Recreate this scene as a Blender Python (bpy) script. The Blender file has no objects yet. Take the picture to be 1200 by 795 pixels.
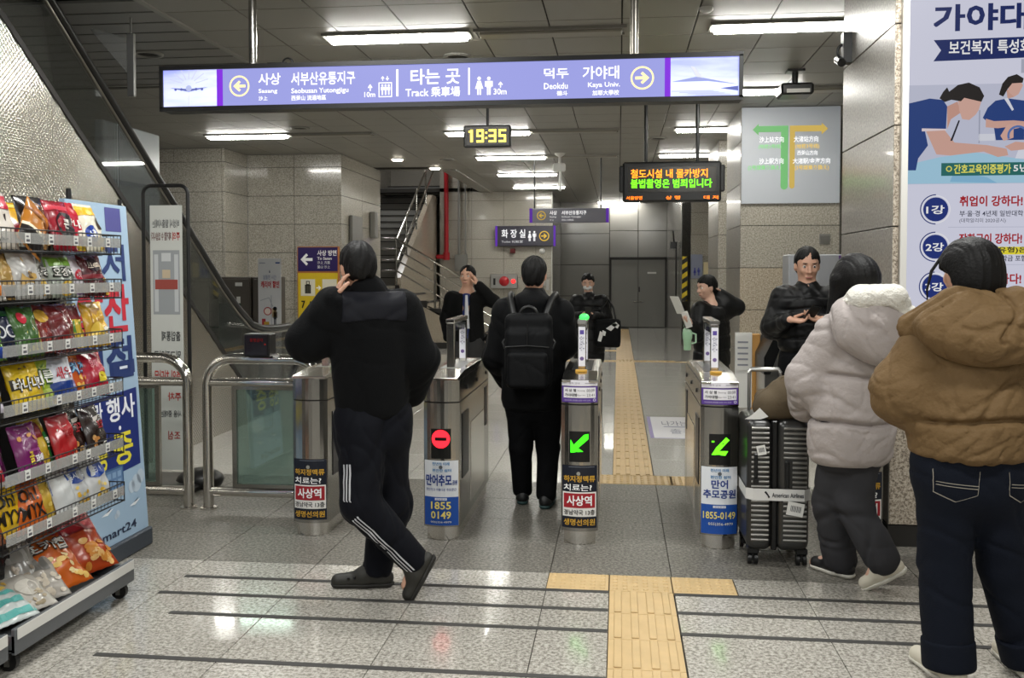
import bpy, math, random
import numpy as np
from mathutils import Vector, Matrix, Euler

S = bpy.context.scene
COL = S.collection
R = math.radians

# ------------------------------------------------------------------ camera
cam_data = bpy.data.cameras.new('camera')
cam_data.sensor_width = 36.0
cam_data.lens = 33.0
cam_data.shift_y = -0.03424
cam_data.clip_end = 200
cam = bpy.data.objects.new('camera', cam_data)
cam.location = (0, 0, 1.55)
cam.rotation_euler = (R(88), 0, R(6.483))
COL.objects.link(cam)
S.camera = cam

# ------------------------------------------------------------------ light
S.view_settings.view_transform = 'Standard'
S.view_settings.look = 'None'
S.view_settings.gamma = 1.0
S.view_settings.use_curve_mapping = False
S.view_settings.exposure = 0.0
LAMP = 52.0          # strength of the fluorescent diffusers
HALL = 58.0          # watts of each ceiling lamp of the hall behind the camera
sl = bpy.data.lights.new('stairwell_fill', 'AREA')
sl.size = .6; sl.energy = 45
slo = bpy.data.objects.new('stairwell_fill', sl); slo.location = (-5.1, 20.6, 5.4); COL.objects.link(slo)  # unseen area light added to brighten the treads of the upper flight
world = bpy.data.worlds.new('world')
world.use_nodes = True
world.node_tree.nodes['Background'].inputs[0].default_value = (1.0, 1.0, 0.97, 1)
world.node_tree.nodes['Background'].inputs[1].default_value = 0.12
S.world = world
for i, (lx, ly) in enumerate([(-1.7, 4.75), (1.3, 4.75), (-1.7, 2.0), (1.3, 2.0), (-1.7, -.8), (1.3, -.8), (-4.6, 2.0), (-4.6, -.8), (1.3, -3.6), (-1.7, -3.6)]):
    ld = bpy.data.lights.new('hall_lamp', 'AREA')
    ld.shape = 'RECTANGLE'
    ld.size, ld.size_y = 1.15, 0.14
    ld.energy = HALL
    ld.color = (1.0, 1.0, 0.965)
    lo = bpy.data.objects.new('hall_lamp', ld)
    lo.location = (lx, ly, 3.42)
    COL.objects.link(lo)

# ------------------------------------------------------------------ colours and materials
def hx(s, a=1.0):
    s = s.lstrip('#')
    c = [int(s[i:i + 2], 16) / 255 for i in (0, 2, 4)]
    return tuple((x / 12.92 if x <= .04045 else ((x + .055) / 1.055) ** 2.4) for x in c) + (a,)

MATS = {}
def _new(name):
    m = bpy.data.materials.new(name)
    m.use_nodes = True
    return m, m.node_tree, m.node_tree.nodes['Principled BSDF']

def plain(name, col, rough=.5, metal=0.0, bdist=.01, spec=.5, emit=0.0, ecol=None, coat=0.0, bump=0.0, bscale=60.0, sheen=0.0, vary=0.0, alpha=None, trans=0.0):
    if name in MATS: return MATS[name]
    m, t, b = _new(name)
    c = hx(col) if isinstance(col, str) else tuple(col) + (1,)
    b.inputs['Base Color'].default_value = c
    b.inputs['Roughness'].default_value = rough
    b.inputs['Metallic'].default_value = metal
    b.inputs['Specular IOR Level'].default_value = spec
    b.inputs['Coat Weight'].default_value = coat
    b.inputs['Coat Roughness'].default_value = .12
    b.inputs['Sheen Weight'].default_value = sheen
    b.inputs['Transmission Weight'].default_value = trans
    if emit:
        b.inputs['Emission Color'].default_value = hx(ecol) if ecol else c
        b.inputs['Emission Strength'].default_value = emit
    if vary or bump:
        tc = t.nodes.new('ShaderNodeTexCoord')
        nz = t.nodes.new('ShaderNodeTexNoise')
        nz.inputs['Scale'].default_value = bscale
        nz.inputs['Detail'].default_value = 3
        t.links.new(tc.outputs['Object'], nz.inputs['Vector'])
        if bump:
            bp = t.nodes.new('ShaderNodeBump')
            bp.inputs['Strength'].default_value = bump
            bp.inputs['Distance'].default_value = bdist
            t.links.new(nz.outputs['Fac'], bp.inputs['Height'])
            t.links.new(bp.outputs['Normal'], b.inputs['Normal'])
        if vary:
            mr = t.nodes.new('ShaderNodeMapRange')
            mr.inputs['From Min'].default_value = .3; mr.inputs['From Max'].default_value = .7
            mr.inputs['To Min'].default_value = 1 - vary; mr.inputs['To Max'].default_value = 1 + vary
            mx = t.nodes.new('ShaderNodeVectorMath'); mx.operation = 'SCALE'
            mx.inputs[0].default_value = c[:3]
            t.links.new(nz.outputs['Fac'], mr.inputs['Value'])
            t.links.new(mr.outputs['Result'], mx.inputs['Scale'])
            t.links.new(mx.outputs[0], b.inputs['Base Color'])
    MATS[name] = m
    return m

def granite(name, dark, mid, light, scale=70.0, rough=.2, spread=.12, tile_vary=.06, coat=0.0, spec=.5):
    m, t, b = _new(name)
    geo = t.nodes.new('ShaderNodeNewGeometry')
    nz = t.nodes.new('ShaderNodeTexNoise')
    nz.inputs['Scale'].default_value = scale
    nz.inputs['Detail'].default_value = 3.0
    nz.inputs['Roughness'].default_value = .75
    t.links.new(geo.outputs['Position'], nz.inputs['Vector'])
    rp = t.nodes.new('ShaderNodeValToRGB')
    e = rp.color_ramp.elements
    e[0].position = .5 - spread; e[0].color = hx(dark)
    e[1].position = .5 + spread; e[1].color = hx(light)
    k = e.new(.5); k.color = hx(mid)
    t.links.new(nz.outputs['Fac'], rp.inputs['Fac'])
    oi = t.nodes.new('ShaderNodeObjectInfo')
    mr = t.nodes.new('ShaderNodeMapRange')
    mr.inputs['To Min'].default_value = 1 - tile_vary; mr.inputs['To Max'].default_value = 1 + tile_vary
    t.links.new(oi.outputs['Random'], mr.inputs['Value'])
    mx = t.nodes.new('ShaderNodeVectorMath'); mx.operation = 'SCALE'
    t.links.new(rp.outputs['Color'], mx.inputs[0])
    t.links.new(mr.outputs['Result'], mx.inputs['Scale'])
    t.links.new(mx.outputs[0], b.inputs['Base Color'])
    b.inputs['Roughness'].default_value = rough
    b.inputs['Coat Weight'].default_value = coat
    b.inputs['Coat Roughness'].default_value = .05
    b.inputs['Specular IOR Level'].default_value = spec
    MATS[name] = m
    return m

def brushed(name, col, rough=.28, axis=2, amount=.10, scale=4.0, stretch=120.0):
    m, t, b = _new(name)
    b.inputs['Base Color'].default_value = hx(col)
    b.inputs['Metallic'].default_value = 1.0
    geo = t.nodes.new('ShaderNodeNewGeometry')
    mp = t.nodes.new('ShaderNodeMapping')
    sc = [stretch] * 3; sc[axis] = 1.0
    mp.inputs['Scale'].default_value = sc
    nz = t.nodes.new('ShaderNodeTexNoise'); nz.inputs['Scale'].default_value = scale; nz.inputs['Detail'].default_value = 2
    mr = t.nodes.new('ShaderNodeMapRange')
    mr.inputs['To Min'].default_value = rough - amount; mr.inputs['To Max'].default_value = rough + amount
    t.links.new(geo.outputs['Position'], mp.inputs['Vector'])
    t.links.new(mp.outputs[0], nz.inputs['Vector'])
    t.links.new(nz.outputs['Fac'], mr.inputs['Value'])
    t.links.new(mr.outputs['Result'], b.inputs['Roughness'])
    MATS[name] = m
    return m

def dimpled(name, col):
    m, t, b = _new(name)
    b.inputs['Base Color'].default_value = hx(col)
    b.inputs['Metallic'].default_value = 1.0
    b.inputs['Roughness'].default_value = .2
    geo = t.nodes.new('ShaderNodeNewGeometry')
    mp = t.nodes.new('ShaderNodeMapping')
    mp.inputs['Rotation'].default_value = (R(45), 0, 0)
    mp.inputs['Scale'].default_value = (1, 1, 1)
    vo = t.nodes.new('ShaderNodeTexVoronoi')
    vo.inputs['Scale'].default_value = 40.0
    vo.inputs['Randomness'].default_value = 0.0
    bp = t.nodes.new('ShaderNodeBump'); bp.inputs['Strength'].default_value = .4; bp.inputs['Distance'].default_value = .006
    nz = t.nodes.new('ShaderNodeTexNoise'); nz.inputs['Scale'].default_value = 1.6
    b2 = t.nodes.new('ShaderNodeBump'); b2.inputs['Strength'].default_value = .06; b2.inputs['Distance'].default_value = .08
    t.links.new(geo.outputs['Position'], mp.inputs['Vector'])
    t.links.new(mp.outputs[0], vo.inputs['Vector'])
    t.links.new(geo.outputs['Position'], nz.inputs['Vector'])
    t.links.new(nz.outputs['Fac'], b2.inputs['Height'])
    t.links.new(vo.outputs['Distance'], bp.inputs['Height'])
    t.links.new(b2.outputs['Normal'], bp.inputs['Normal'])
    t.links.new(bp.outputs['Normal'], b.inputs['Normal'])
    MATS[name] = m
    return m

def glass(name, tint=(.9, .97, .95), rough=.02, refl=.08, mixcol=.0, haze=(.5, .55, .55)):
    # a thin pane: transparent body with a glossy face, plus a little dusty diffuse
    m = bpy.data.materials.new(name); m.use_nodes = True
    t = m.node_tree; t.nodes.clear()
    out = t.nodes.new('ShaderNodeOutputMaterial')
    tr = t.nodes.new('ShaderNodeBsdfTransparent'); tr.inputs[0].default_value = tuple(tint) + (1,)
    gl = t.nodes.new('ShaderNodeBsdfGlossy'); gl.inputs['Roughness'].default_value = rough
    fr = t.nodes.new('ShaderNodeLayerWeight'); fr.inputs['Blend'].default_value = .15
    mr = t.nodes.new('ShaderNodeMapRange'); mr.inputs['To Min'].default_value = refl; mr.inputs['To Max'].default_value = .8
    mix = t.nodes.new('ShaderNodeMixShader')
    t.links.new(fr.outputs['Fresnel'], mr.inputs['Value'])
    t.links.new(mr.outputs['Result'], mix.inputs[0])
    t.links.new(tr.outputs[0], mix.inputs[1]); t.links.new(gl.outputs[0], mix.inputs[2])
    last = mix
    if mixcol:
        df = t.nodes.new('ShaderNodeBsdfDiffuse'); df.inputs[0].default_value = tuple(haze) + (1,)
        mx = t.nodes.new('ShaderNodeMixShader'); mx.inputs[0].default_value = mixcol
        t.links.new(mix.outputs[0], mx.inputs[1]); t.links.new(df.outputs[0], mx.inputs[2]); last = mx
    t.links.new(last.outputs[0], out.inputs[0])
    MATS[name] = m
    return m

def hazard(name):
    m, t, b = _new(name)
    geo = t.nodes.new('ShaderNodeNewGeometry')
    mp = t.nodes.new('ShaderNodeMapping'); mp.inputs['Rotation'].default_value = (0, R(35), 0)
    wv = t.nodes.new('ShaderNodeTexWave'); wv.bands_direction = 'Z'; wv.inputs['Scale'].default_value = 1.9
    rp = t.nodes.new('ShaderNodeValToRGB'); rp.color_ramp.interpolation = 'CONSTANT'
    rp.color_ramp.elements[0].color = hx('#15140f'); rp.color_ramp.elements[1].color = hx('#e3c625'); rp.color_ramp.elements[1].position = .5
    t.links.new(geo.outputs['Position'], mp.inputs[0]); t.links.new(mp.outputs[0], wv.inputs[0])
    t.links.new(wv.outputs['Fac'], rp.inputs[0]); t.links.new(rp.outputs[0], b.inputs['Base Color'])
    MATS[name] = m
    return m

def sky_print(name, c1, c2, emit, scale=2.5):
    # a cloudy blue printed picture, back lit
    m, t, b = _new(name)
    tc = t.nodes.new('ShaderNodeTexCoord')
    mp = t.nodes.new('ShaderNodeMapping'); mp.inputs['Scale'].default_value = (1, 1, 5)
    nz = t.nodes.new('ShaderNodeTexNoise'); nz.inputs['Scale'].default_value = scale; nz.inputs['Detail'].default_value = 4
    rp = t.nodes.new('ShaderNodeValToRGB')
    rp.color_ramp.elements[0].color = hx(c1); rp.color_ramp.elements[0].position = .35
    rp.color_ramp.elements[1].color = hx(c2); rp.color_ramp.elements[1].position = .75
    t.links.new(tc.outputs['Object'], mp.inputs[0]); t.links.new(mp.outputs[0], nz.inputs[0])
    t.links.new(nz.outputs['Fac'], rp.inputs[0])
    t.links.new(rp.outputs[0], b.inputs['Base Color']); t.links.new(rp.outputs[0], b.inputs['Emission Color'])
    b.inputs['Emission Strength'].default_value = emit
    MATS[name] = m
    return m

granite('floor_light', '#7f7b73', '#a9a59c', '#c4c0b7', 60, .16, .115, .05, coat=.3)
granite('floor_hall', '#b9b7b0', '#c9c7c0', '#d6d4cd', 60, .12, .13, .05, coat=.4)
granite('floor_dark', '#4c4943', '#6d6a63', '#908c83', 60, .42, .10, .07)
granite('wall_stone', '#8d897f', '#aaa59a', '#bfbaaf', 55, .16, .12, .04, coat=.4)
granite('wall_brown', '#8d8272', '#b0a492', '#c6bcab', 60, .2, .12, .04, coat=.3)
granite('column_stone', '#766c60', '#ada191', '#cbc1b1', 62, .22, .10, .03, coat=.2)
granite('column_gloss', '#6f6b64', '#8a867e', '#9f9a92', 60, .3, .12, .03, coat=.12)
plain('grout', '#4c4943', .8)
plain('joint_dark', '#3f3d39', .8)
plain('stripe', '#3b3a38', .6)
plain('tactile', '#c9ad7e', .45, vary=.07, bscale=9)
plain('ceiling_paint', '#8f8d86', .45, vary=.03, bscale=1.2)
plain('ceiling_gap', '#2f2d29', .9)
plain('slat_paint', '#7c7b77', .45)
plain('grey_panel', '#86847f', .18, coat=.3)
plain('grey_paint', '#807f7b', .4)
plain('dark_trim', '#23211f', .5)
plain('black_paint', '#0c0c0d', .4)
plain('black_rubber', '#0a0a0b', .38)
plain('black_plastic', '#111213', .35)
plain('white_plastic', '#dcdcd8', .4)
plain('white_metal', '#d5d4cf', .35)
plain('red_paint', '#b21d28', .4)
plain('lamp_lens', '#ffffff', .3, emit=LAMP, ecol='#fffdf5')
plain('lamp_off', '#8f8b80', .35)
plain('downlight', '#ffffff', .3, emit=18, ecol='#fff1dc')
brushed('steel', '#a9a7a2', .19, amount=.04, stretch=60)
brushed('steel_bright', '#d8d5cf', .17, amount=.06)
brushed('steel_dark', '#8f8b83', .3)
plain('chrome', '#d9d6d0', .12, metal=1.0)
plain('alu', '#b9b9b6', .35, metal=1.0)
dimpled('steel_dimpled', '#cfccc5')
glass('pane', (.78, .86, .83), .02, .10, .10, (.30, .36, .34))
glass('pane_green', (.62, .74, .70), .03, .10, .14, (.16, .24, .22))
glass('pane_dark', (.40, .43, .43), .02, .10, .06, (.25, .27, .27))
glass('pane_smoke', (.84, .86, .86), .02, .07, .02, (.25, .27, .27))
glass('acrylic', (.85, .87, .87), .08, .12, .26, (.75, .75, .73))
hazard('hazard')

# ------------------------------------------------------------------ objects
WLOC = {}
def link(o, parent=None, loc=None):
    COL.objects.link(o)
    if parent is not None: o.parent = parent
    return o
def wloc(o):
    return WLOC.get(o.name, Vector((0, 0, 0)))
LABELS = {}
def tag(o, label, cat, group=None, kind=None):
    o['label'] = label; o['category'] = cat
    if group: o['group'] = group
    if kind: o['kind'] = kind
    return o
def thing(name, label, cat, loc=(0, 0, 0), group=None, rot=None):
    o = bpy.data.objects.new(name, None)
    COL.objects.link(o)
    o.empty_display_size = .1
    o.location = loc
    if rot is not None: o.rotation_euler = rot
    WLOC[o.name] = Vector(loc)
    return tag(o, label, cat, group)
def shared(o, name, parent, off=(0, 0, 0)):
    c = o.copy(); c.name = name
    COL.objects.link(c); c.parent = parent; c.location = off
    return c

class MB:
    def __init__(s):
        s.v = []; s.f = []; s.mi = []; s.sm = []
    def add(s, vs, fs, m=0, smooth=False):
        n = len(s.v)
        s.v.extend([tuple(map(float, p)) for p in vs])
        for f in fs:
            s.f.append([n + i for i in f]); s.mi.append(m); s.sm.append(smooth)
        return s
    def bx(s, x0, x1, y0, y1, z0, z1, m=0):
        return s.add([(x0, y0, z0), (x1, y0, z0), (x1, y1, z0), (x0, y1, z0), (x0, y0, z1), (x1, y0, z1), (x1, y1, z1), (x0, y1, z1)],
                     [(0, 3, 2, 1), (4, 5, 6, 7), (0, 1, 5, 4), (1, 2, 6, 5), (2, 3, 7, 6), (3, 0, 4, 7)], m)
    def rbox(s, x0, x1, y0, y1, z0, z1, c, m=0):
        # box with chamfered edges
        P = []
        for sx in (0, 1):
            for sy in (0, 1):
                for sz in (0, 1):
                    x, y, z = (x0, x1)[sx], (y0, y1)[sy], (z0, z1)[sz]
                    dx, dy, dz = c * (1 - 2 * sx), c * (1 - 2 * sy), c * (1 - 2 * sz)
                    P += [(x, y + dy, z + dz), (x + dx, y, z + dz), (x + dx, y + dy, z)]
        i = lambda sx, sy, sz, a: ((sx * 2 + sy) * 2 + sz) * 3 + a
        F = []
        for a in range(3):
            for q in (0, 1):
                def I(u, w, a=a, q=q, b=a):
                    k = [0, 0, 0]; k[a] = q; o = [j for j in range(3) if j != a]; k[o[0]] = u; k[o[1]] = w
                    return i(k[0], k[1], k[2], b)
                f = [I(0, 0), I(1, 0), I(1, 1), I(0, 1)]
                F.append(f)
                o = [j for j in range(3) if j != a]
        # edges
        for a in range(3):
            o = [j for j in range(3) if j != a]
            for u in (0, 1):
                for w in (0, 1):
                    def K(t, b):
                        k = [0, 0, 0]; k[a] = t; k[o[0]] = u; k[o[1]] = w
                        return i(k[0], k[1], k[2], b)
                    F.append([K(0, o[0]), K(0, o[1]), K(1, o[1]), K(1, o[0])])
        for sx in (0, 1):
            for sy in (0, 1):
                for sz in (0, 1):
                    F.append([i(sx, sy, sz, 0), i(sx, sy, sz, 1), i(sx, sy, sz, 2)])
        cx, cy, cz = (x0 + x1) / 2, (y0 + y1) / 2, (z0 + z1) / 2
        G = []
        for f in F:
            p = [Vector(P[j]) for j in f]
            n = (p[1] - p[0]).cross(p[2] - p[0]); mid = sum(p, Vector()) / len(p) - Vector((cx, cy, cz))
            G.append(f if n.dot(mid) > 0 else f[::-1])
        return s.add(P, G, m)
    def cyl(s, p0, p1, r0, r1=None, n=12, m=0, caps=True):
        r1 = r0 if r1 is None else r1
        p0, p1 = Vector(p0), Vector(p1)
        d = (p1 - p0).normalized()
        a = d.orthogonal().normalized(); b = d.cross(a)
        vs = []
        for p, r in ((p0, r0), (p1, r1)):
            for k in range(n):
                t = 2 * math.pi * k / n
                vs.append(p + a * (r * math.cos(t)) + b * (r * math.sin(t)))
        s.add(vs, [(k, (k + 1) % n, n + (k + 1) % n, n + k) for k in range(n)], m, True)
        if caps:
            s.add(vs[:n], [list(range(n))[::-1]], m); s.add(vs[n:], [list(range(n))], m)
        return s
    def tube(s, path, r, n=10, m=0, caps=True):
        P = [Vector(p) for p in path]
        rs = r if isinstance(r, (list, tuple)) else [r] * len(P)
        a = None; rings = []
        for i, p in enumerate(P):
            d = ((P[min(i + 1, len(P) - 1)] - P[max(i - 1, 0)])).normalized()
            a = d.orthogonal().normalized() if a is None else (a - d * a.dot(d)).normalized()
            b = d.cross(a)
            rings.append([p + a * (rs[i] * math.cos(2 * math.pi * k / n)) + b * (rs[i] * math.sin(2 * math.pi * k / n)) for k in range(n)])
        vs = [q for ring in rings for q in ring]
        fs = []
        for i in range(len(P) - 1):
            for k in range(n):
                fs.append((i * n + k, i * n + (k + 1) % n, (i + 1) * n + (k + 1) % n, (i + 1) * n + k))
        s.add(vs, fs, m, True)
        if caps:
            s.add(rings[0], [list(range(n))[::-1]], m); s.add(rings[-1], [list(range(n))], m)
        return s
    def prism(s, poly, e0, e1, fn, m=0):
        # poly: 2D outline; fn(u, v, e) -> 3D
        n = len(poly)
        vs = [fn(u, v, e0) for u, v in poly] + [fn(u, v, e1) for u, v in poly]
        fs = [list(range(n))[::-1], list(range(n, 2 * n))] + [(k, (k + 1) % n, n + (k + 1) % n, n + k) for k in range(n)]
        return s.add(vs, fs, m)
    def ell(s, c, r, nu=14, nv=9, m=0):
        vs = [(c[0], c[1], c[2] - r[2])]
        for j in range(1, nv):
            ph = -math.pi / 2 + math.pi * j / nv
            for i in range(nu):
                th = 2 * math.pi * i / nu
                vs.append((c[0] + r[0] * math.cos(ph) * math.cos(th), c[1] + r[1] * math.cos(ph) * math.sin(th), c[2] + r[2] * math.sin(ph)))
        vs.append((c[0], c[1], c[2] + r[2]))
        fs = [(0, 1 + (i + 1) % nu, 1 + i) for i in range(nu)]
        for j in range(nv - 2):
            for i in range(nu):
                a = 1 + j * nu
                fs.append((a + i, a + (i + 1) % nu, a + nu + (i + 1) % nu, a + nu + i))
        a = 1 + (nv - 2) * nu; L = len(vs) - 1
        fs += [(a + i, a + (i + 1) % nu, L) for i in range(nu)]
        return s.add(vs, fs, m, True)
    def lathe(s, c, prof, n=20, m=0):
        vs = []
        for r, z in prof:
            for k in range(n):
                t = 2 * math.pi * k / n
                vs.append((c[0] + r * math.cos(t), c[1] + r * math.sin(t), c[2] + z))
        fs = []
        for j in range(len(prof) - 1):
            for k in range(n):
                fs.append((j * n + k, j * n + (k + 1) % n, (j + 1) * n + (k + 1) % n, (j + 1) * n + k))
        s.add(vs, fs, m, True)
        if prof[0][0] > 1e-5: s.add(vs[:n], [list(range(n))[::-1]], m)
        if prof[-1][0] > 1e-5: s.add(vs[-n:], [list(range(n))], m)
        return s
    def mesh(s, name, mats, off=Vector((0, 0, 0))):
        me = bpy.data.meshes.new(name)
        vs = [(p[0] - off[0], p[1] - off[1], p[2] - off[2]) for p in s.v]
        me.from_pydata(vs, [], s.f)
        for m in (mats if isinstance(mats, (list, tuple)) else [mats]):
            me.materials.append(MATS[m] if isinstance(m, str) else m)
        me.polygons.foreach_set('material_index', s.mi)
        me.polygons.foreach_set('use_smooth', s.sm)
        me.update()
        return me
    def build(s, name, mats, parent=None, local=False, kind=None, base=None, bevel=0):
        """links the shapes as ONE mesh object; shapes are in world space unless local"""
        off = Vector((0, 0, 0))
        if parent is not None and not local: off = wloc(parent)
        if parent is None and base is not None: off = Vector(base)
        o = bpy.data.objects.new(name, s.mesh(name, mats, off))
        link(o, parent)
        if parent is None and base is not None: o.location = base
        WLOC[o.name] = off if parent is not None else (Vector(base) if base is not None else Vector((0, 0, 0)))
        if kind: o['kind'] = kind
        if bevel:
            md = o.modifiers.new('bevel', 'BEVEL'); md.width = bevel; md.segments = 2; md.limit_method = 'ANGLE'; md.angle_limit = R(50)
        return o

def arc(c, r, a0, a1, n, U, V):
    """points on an arc about c in the plane of U, V (degrees)"""
    c, U, V = Vector(c), Vector(U), Vector(V)
    return [c + U * (r * math.cos(R(a0 + (a1 - a0) * i / n))) + V * (r * math.sin(R(a0 + (a1 - a0) * i / n))) for i in range(n + 1)]

# ------------------------------------------------------------------ flat print: lettering, symbols, pictures
GL = {}
def glyph(txt, bold):
    k = (txt, bold)
    if k not in GL:
        c = bpy.data.curves.new('txt', 'FONT'); c.body = txt; c.offset = bold; c.resolution_u = 2
        o = bpy.data.objects.new('txt', c)
        m = bpy.data.meshes.new_from_object(o)
        a = np.zeros(len(m.vertices) * 3); m.vertices.foreach_get('co', a); a = a.reshape(-1, 3)[:, :2]
        F = [tuple(p.vertices) for p in m.polygons]
        bpy.data.objects.remove(o); bpy.data.curves.remove(c); bpy.data.meshes.remove(m)
        lo, hi = (a.min(0), a.max(0)) if len(a) else (np.zeros(2), np.ones(2))
        GL[k] = ((a - lo) / np.maximum(hi - lo, 1e-6), F, (hi[0] - lo[0]) / max(hi[1] - lo[1], 1e-6))
    return GL[k]

def ink(col, emit=0.0, rough=.45):
    n = 'ink_%s_%g_%g' % (col.lstrip('#'), emit, rough)
    return plain(n, col if not emit else '#050505', rough, emit=emit, ecol=col, spec=.12 if emit else .4)

class Print:
    """2D artwork laid on a surface; fn(x, y, lift) gives the 3D point"""
    def __init__(s, fn, emit=0.0, lift=.0007, rough=.45):
        s.fn = fn; s.e = emit; s.L = lift; s.mats = []; s.mb = MB(); s.r = rough
    def mi(s, col, e=None):
        m = ink(col, s.e if e is None else e, s.r)
        if m not in s.mats: s.mats.append(m)
        return s.mats.index(m)
    def put(s, pts, faces, col, l, e=None):
        s.mb.add([s.fn(float(x), float(y), l * s.L) for x, y in pts], faces, s.mi(col, e))
    def rect(s, x0, y0, x1, y1, col, l=1, nx=1, ny=1, e=None):
        x0, x1 = min(x0, x1), max(x0, x1); y0, y1 = min(y0, y1), max(y0, y1)
        P = [(x0 + (x1 - x0) * i / nx, y0 + (y1 - y0) * j / ny) for j in range(ny + 1) for i in range(nx + 1)]
        s.put(P, [(j * (nx + 1) + i, j * (nx + 1) + i + 1, (j + 1) * (nx + 1) + i + 1, (j + 1) * (nx + 1) + i) for j in range(ny) for i in range(nx)], col, l, e)
    def frame(s, x0, y0, x1, y1, t, col, l=1, e=None):
        s.rect(x0, y0, x1, y0 + t, col, l, e=e); s.rect(x0, y1 - t, x1, y1, col, l, e=e)
        s.rect(x0, y0 + t, x0 + t, y1 - t, col, l, e=e); s.rect(x1 - t, y0 + t, x1, y1 - t, col, l, e=e)
    def poly(s, pts, col, l=1, e=None):
        s.put(pts, [list(range(len(pts)))], col, l, e)
    def disc(s, x, y, r, col, l=1, ry=None, n=20, e=None):
        ry = r if ry is None else ry
        s.put([(x, y)] + [(x + r * math.cos(2 * math.pi * k / n), y + ry * math.sin(2 * math.pi * k / n)) for k in range(n)],
              [(0, 1 + k, 1 + (k + 1) % n) for k in range(n)], col, l, e)
    def ring(s, x, y, r, t, col, l=1, n=24, e=None, asp=1.0, a0=0, a1=360):
        full = abs(a1 - a0) >= 360
        P = []
        for k in range(n + (0 if full else 1)):
            a = R(a0 + (a1 - a0) * k / n)
            P += [(x + r * asp * math.cos(a), y + r * math.sin(a)), (x + (r - t) * asp * math.cos(a), y + (r - t) * math.sin(a))]
        N = len(P)
        s.put(P, [(2 * k, (2 * k + 2) % N, (2 * k + 3) % N, 2 * k + 1) for k in range(n)], col, l, e)
    def line(s, pts, t, col, l=1, e=None):
        for (x0, y0), (x1, y1) in zip(pts, pts[1:]):
            d = math.hypot(x1 - x0, y1 - y0) or 1; nx, ny = -(y1 - y0) / d * t / 2, (x1 - x0) / d * t / 2
            s.put([(x0 - nx, y0 - ny), (x1 - nx, y1 - ny), (x1 + nx, y1 + ny), (x0 + nx, y0 + ny)], [(0, 1, 2, 3)], col, l, e)
    def arrow(s, x, y, w, h, d, col, l=1, e=None):
        # solid arrow in the box centred on x, y pointing l / r / u / d
        P = [(-.5, 0), (-.02, .5), (.12, .34), (-.1, .12), (.5, .12), (.5, -.12), (-.1, -.12), (.12, -.34), (-.02, -.5)]
        f = {'l': lambda a, b: (a, b), 'r': lambda a, b: (-a, -b), 'u': lambda a, b: (b, -a), 'd': lambda a, b: (b, a)}[d]
        Q = []
        for a, b in P:
            a, b = f(a, b); Q.append((x + a * w, y + b * h))
        c = [(Q[0], Q[1], Q[2], Q[3]), (Q[0], Q[3], Q[6]), (Q[0], Q[6], Q[7], Q[8]), (Q[3], Q[4], Q[5], Q[6])]
        for q in c: s.put(q, [list(range(len(q)))], col, l, e)
    def text(s, t, x0, y0, x1, y1, col, l=2, bold=.0, e=None, mirror=False):
        G, F, asp = glyph(t, min(bold, .012))
        x0, x1 = min(x0, x1), max(x0, x1); y0, y1 = min(y0, y1), max(y0, y1)
        X = (1 - G[:, 0] if mirror else G[:, 0]) * (x1 - x0) + x0
        Y = G[:, 1] * (y1 - y0) + y0
        b = max(bold - .012, 0) * .55 * (y1 - y0)
        for i, (dx, dy) in enumerate([(0, 0)] if b == 0 else [(-b, -b), (b, -b), (b, b), (-b, b)]): s.put(list(zip(X + dx, Y + dy)), F, col, l + .2 * i, e)
    def person(s, x0, y0, x1, y1, col, l=2, skirt=False, e=None):
        w, h = x1 - x0, y1 - y0; cx = (x0 + x1) / 2
        s.disc(cx, y1 - h * .1, h * .1, col, l, n=12, e=e)
        if skirt:
            s.poly([(cx - w * .2, y1 - h * .23), (cx + w * .2, y1 - h * .23), (x1, y0 + h * .33), (x0, y0 + h * .33)], col, l, e)
        else:
            s.rect(cx - w * .3, y0 + h * .4, cx + w * .3, y1 - h * .23, col, l, e=e)
            s.rect(x0, y0 + h * .45, cx - w * .36, y1 - h * .24, col, l, e=e); s.rect(cx + w * .36, y0 + h * .45, x1, y1 - h * .24, col, l, e=e)
        s.rect(cx - w * .24, y0, cx - w * .04, y0 + h * .42, col, l, e=e); s.rect(cx + w * .04, y0, cx + w * .24, y0 + h * .42, col, l, e=e)
    def build(s, name, parent, local=False):
        return s.mb.build(name, s.mats, parent, local)

def plane(O, U, V):
    """maps print coordinates to a flat face: origin, right and up directions"""
    O, U, V = Vector(O), Vector(U), Vector(V)
    N = U.cross(V).normalized()
    return lambda x, y, l: O + U * x + V * y + N * l
def facing(x, y, z):      # a face that looks towards -Y (the camera side)
    return plane((x, y, z), (1, 0, 0), (0, 0, 1))
# ================================================================== the setting
def struct(o):
    o['kind'] = 'structure'; return o
CEIL = 3.45

# ---- floor: bed of grout with every tile near enough to pick apart on it
m = MB(); m.bx(-9.5, 4.2, -6, 27, -.10, -.012)
floor = struct(m.build('floor', 'grout'))
TX = [-2.818 - .618 * 2, -2.818 - .618, -2.818, -2.2, -1.582, -.964, -.346, .272, .89, 1.508, 2.126, 2.744, 3.362]
def tiles(ys, mat, skip, gap=.0018, x0=0, x1=None):
    cache = {}
    for ya, yb in zip(ys, ys[1:]):
        for xa, xb in list(zip(TX, TX[1:]))[x0:x1]:
            for a, b in skip(xa, xb, ya, yb):
                w = round(b - a, 4); d = round(yb - ya, 4)
                if (w, d) not in cache:
                    q = MB(); q.rbox(gap, w - gap, gap, d - gap, -.02, 0, .0012)
                    cache[(w, d)] = q.mesh('tile', mat)
                o = bpy.data.objects.new('tile', cache[(w, d)])
                o.location = (a, ya, 0); COL.objects.link(o); o.parent = floor
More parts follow.
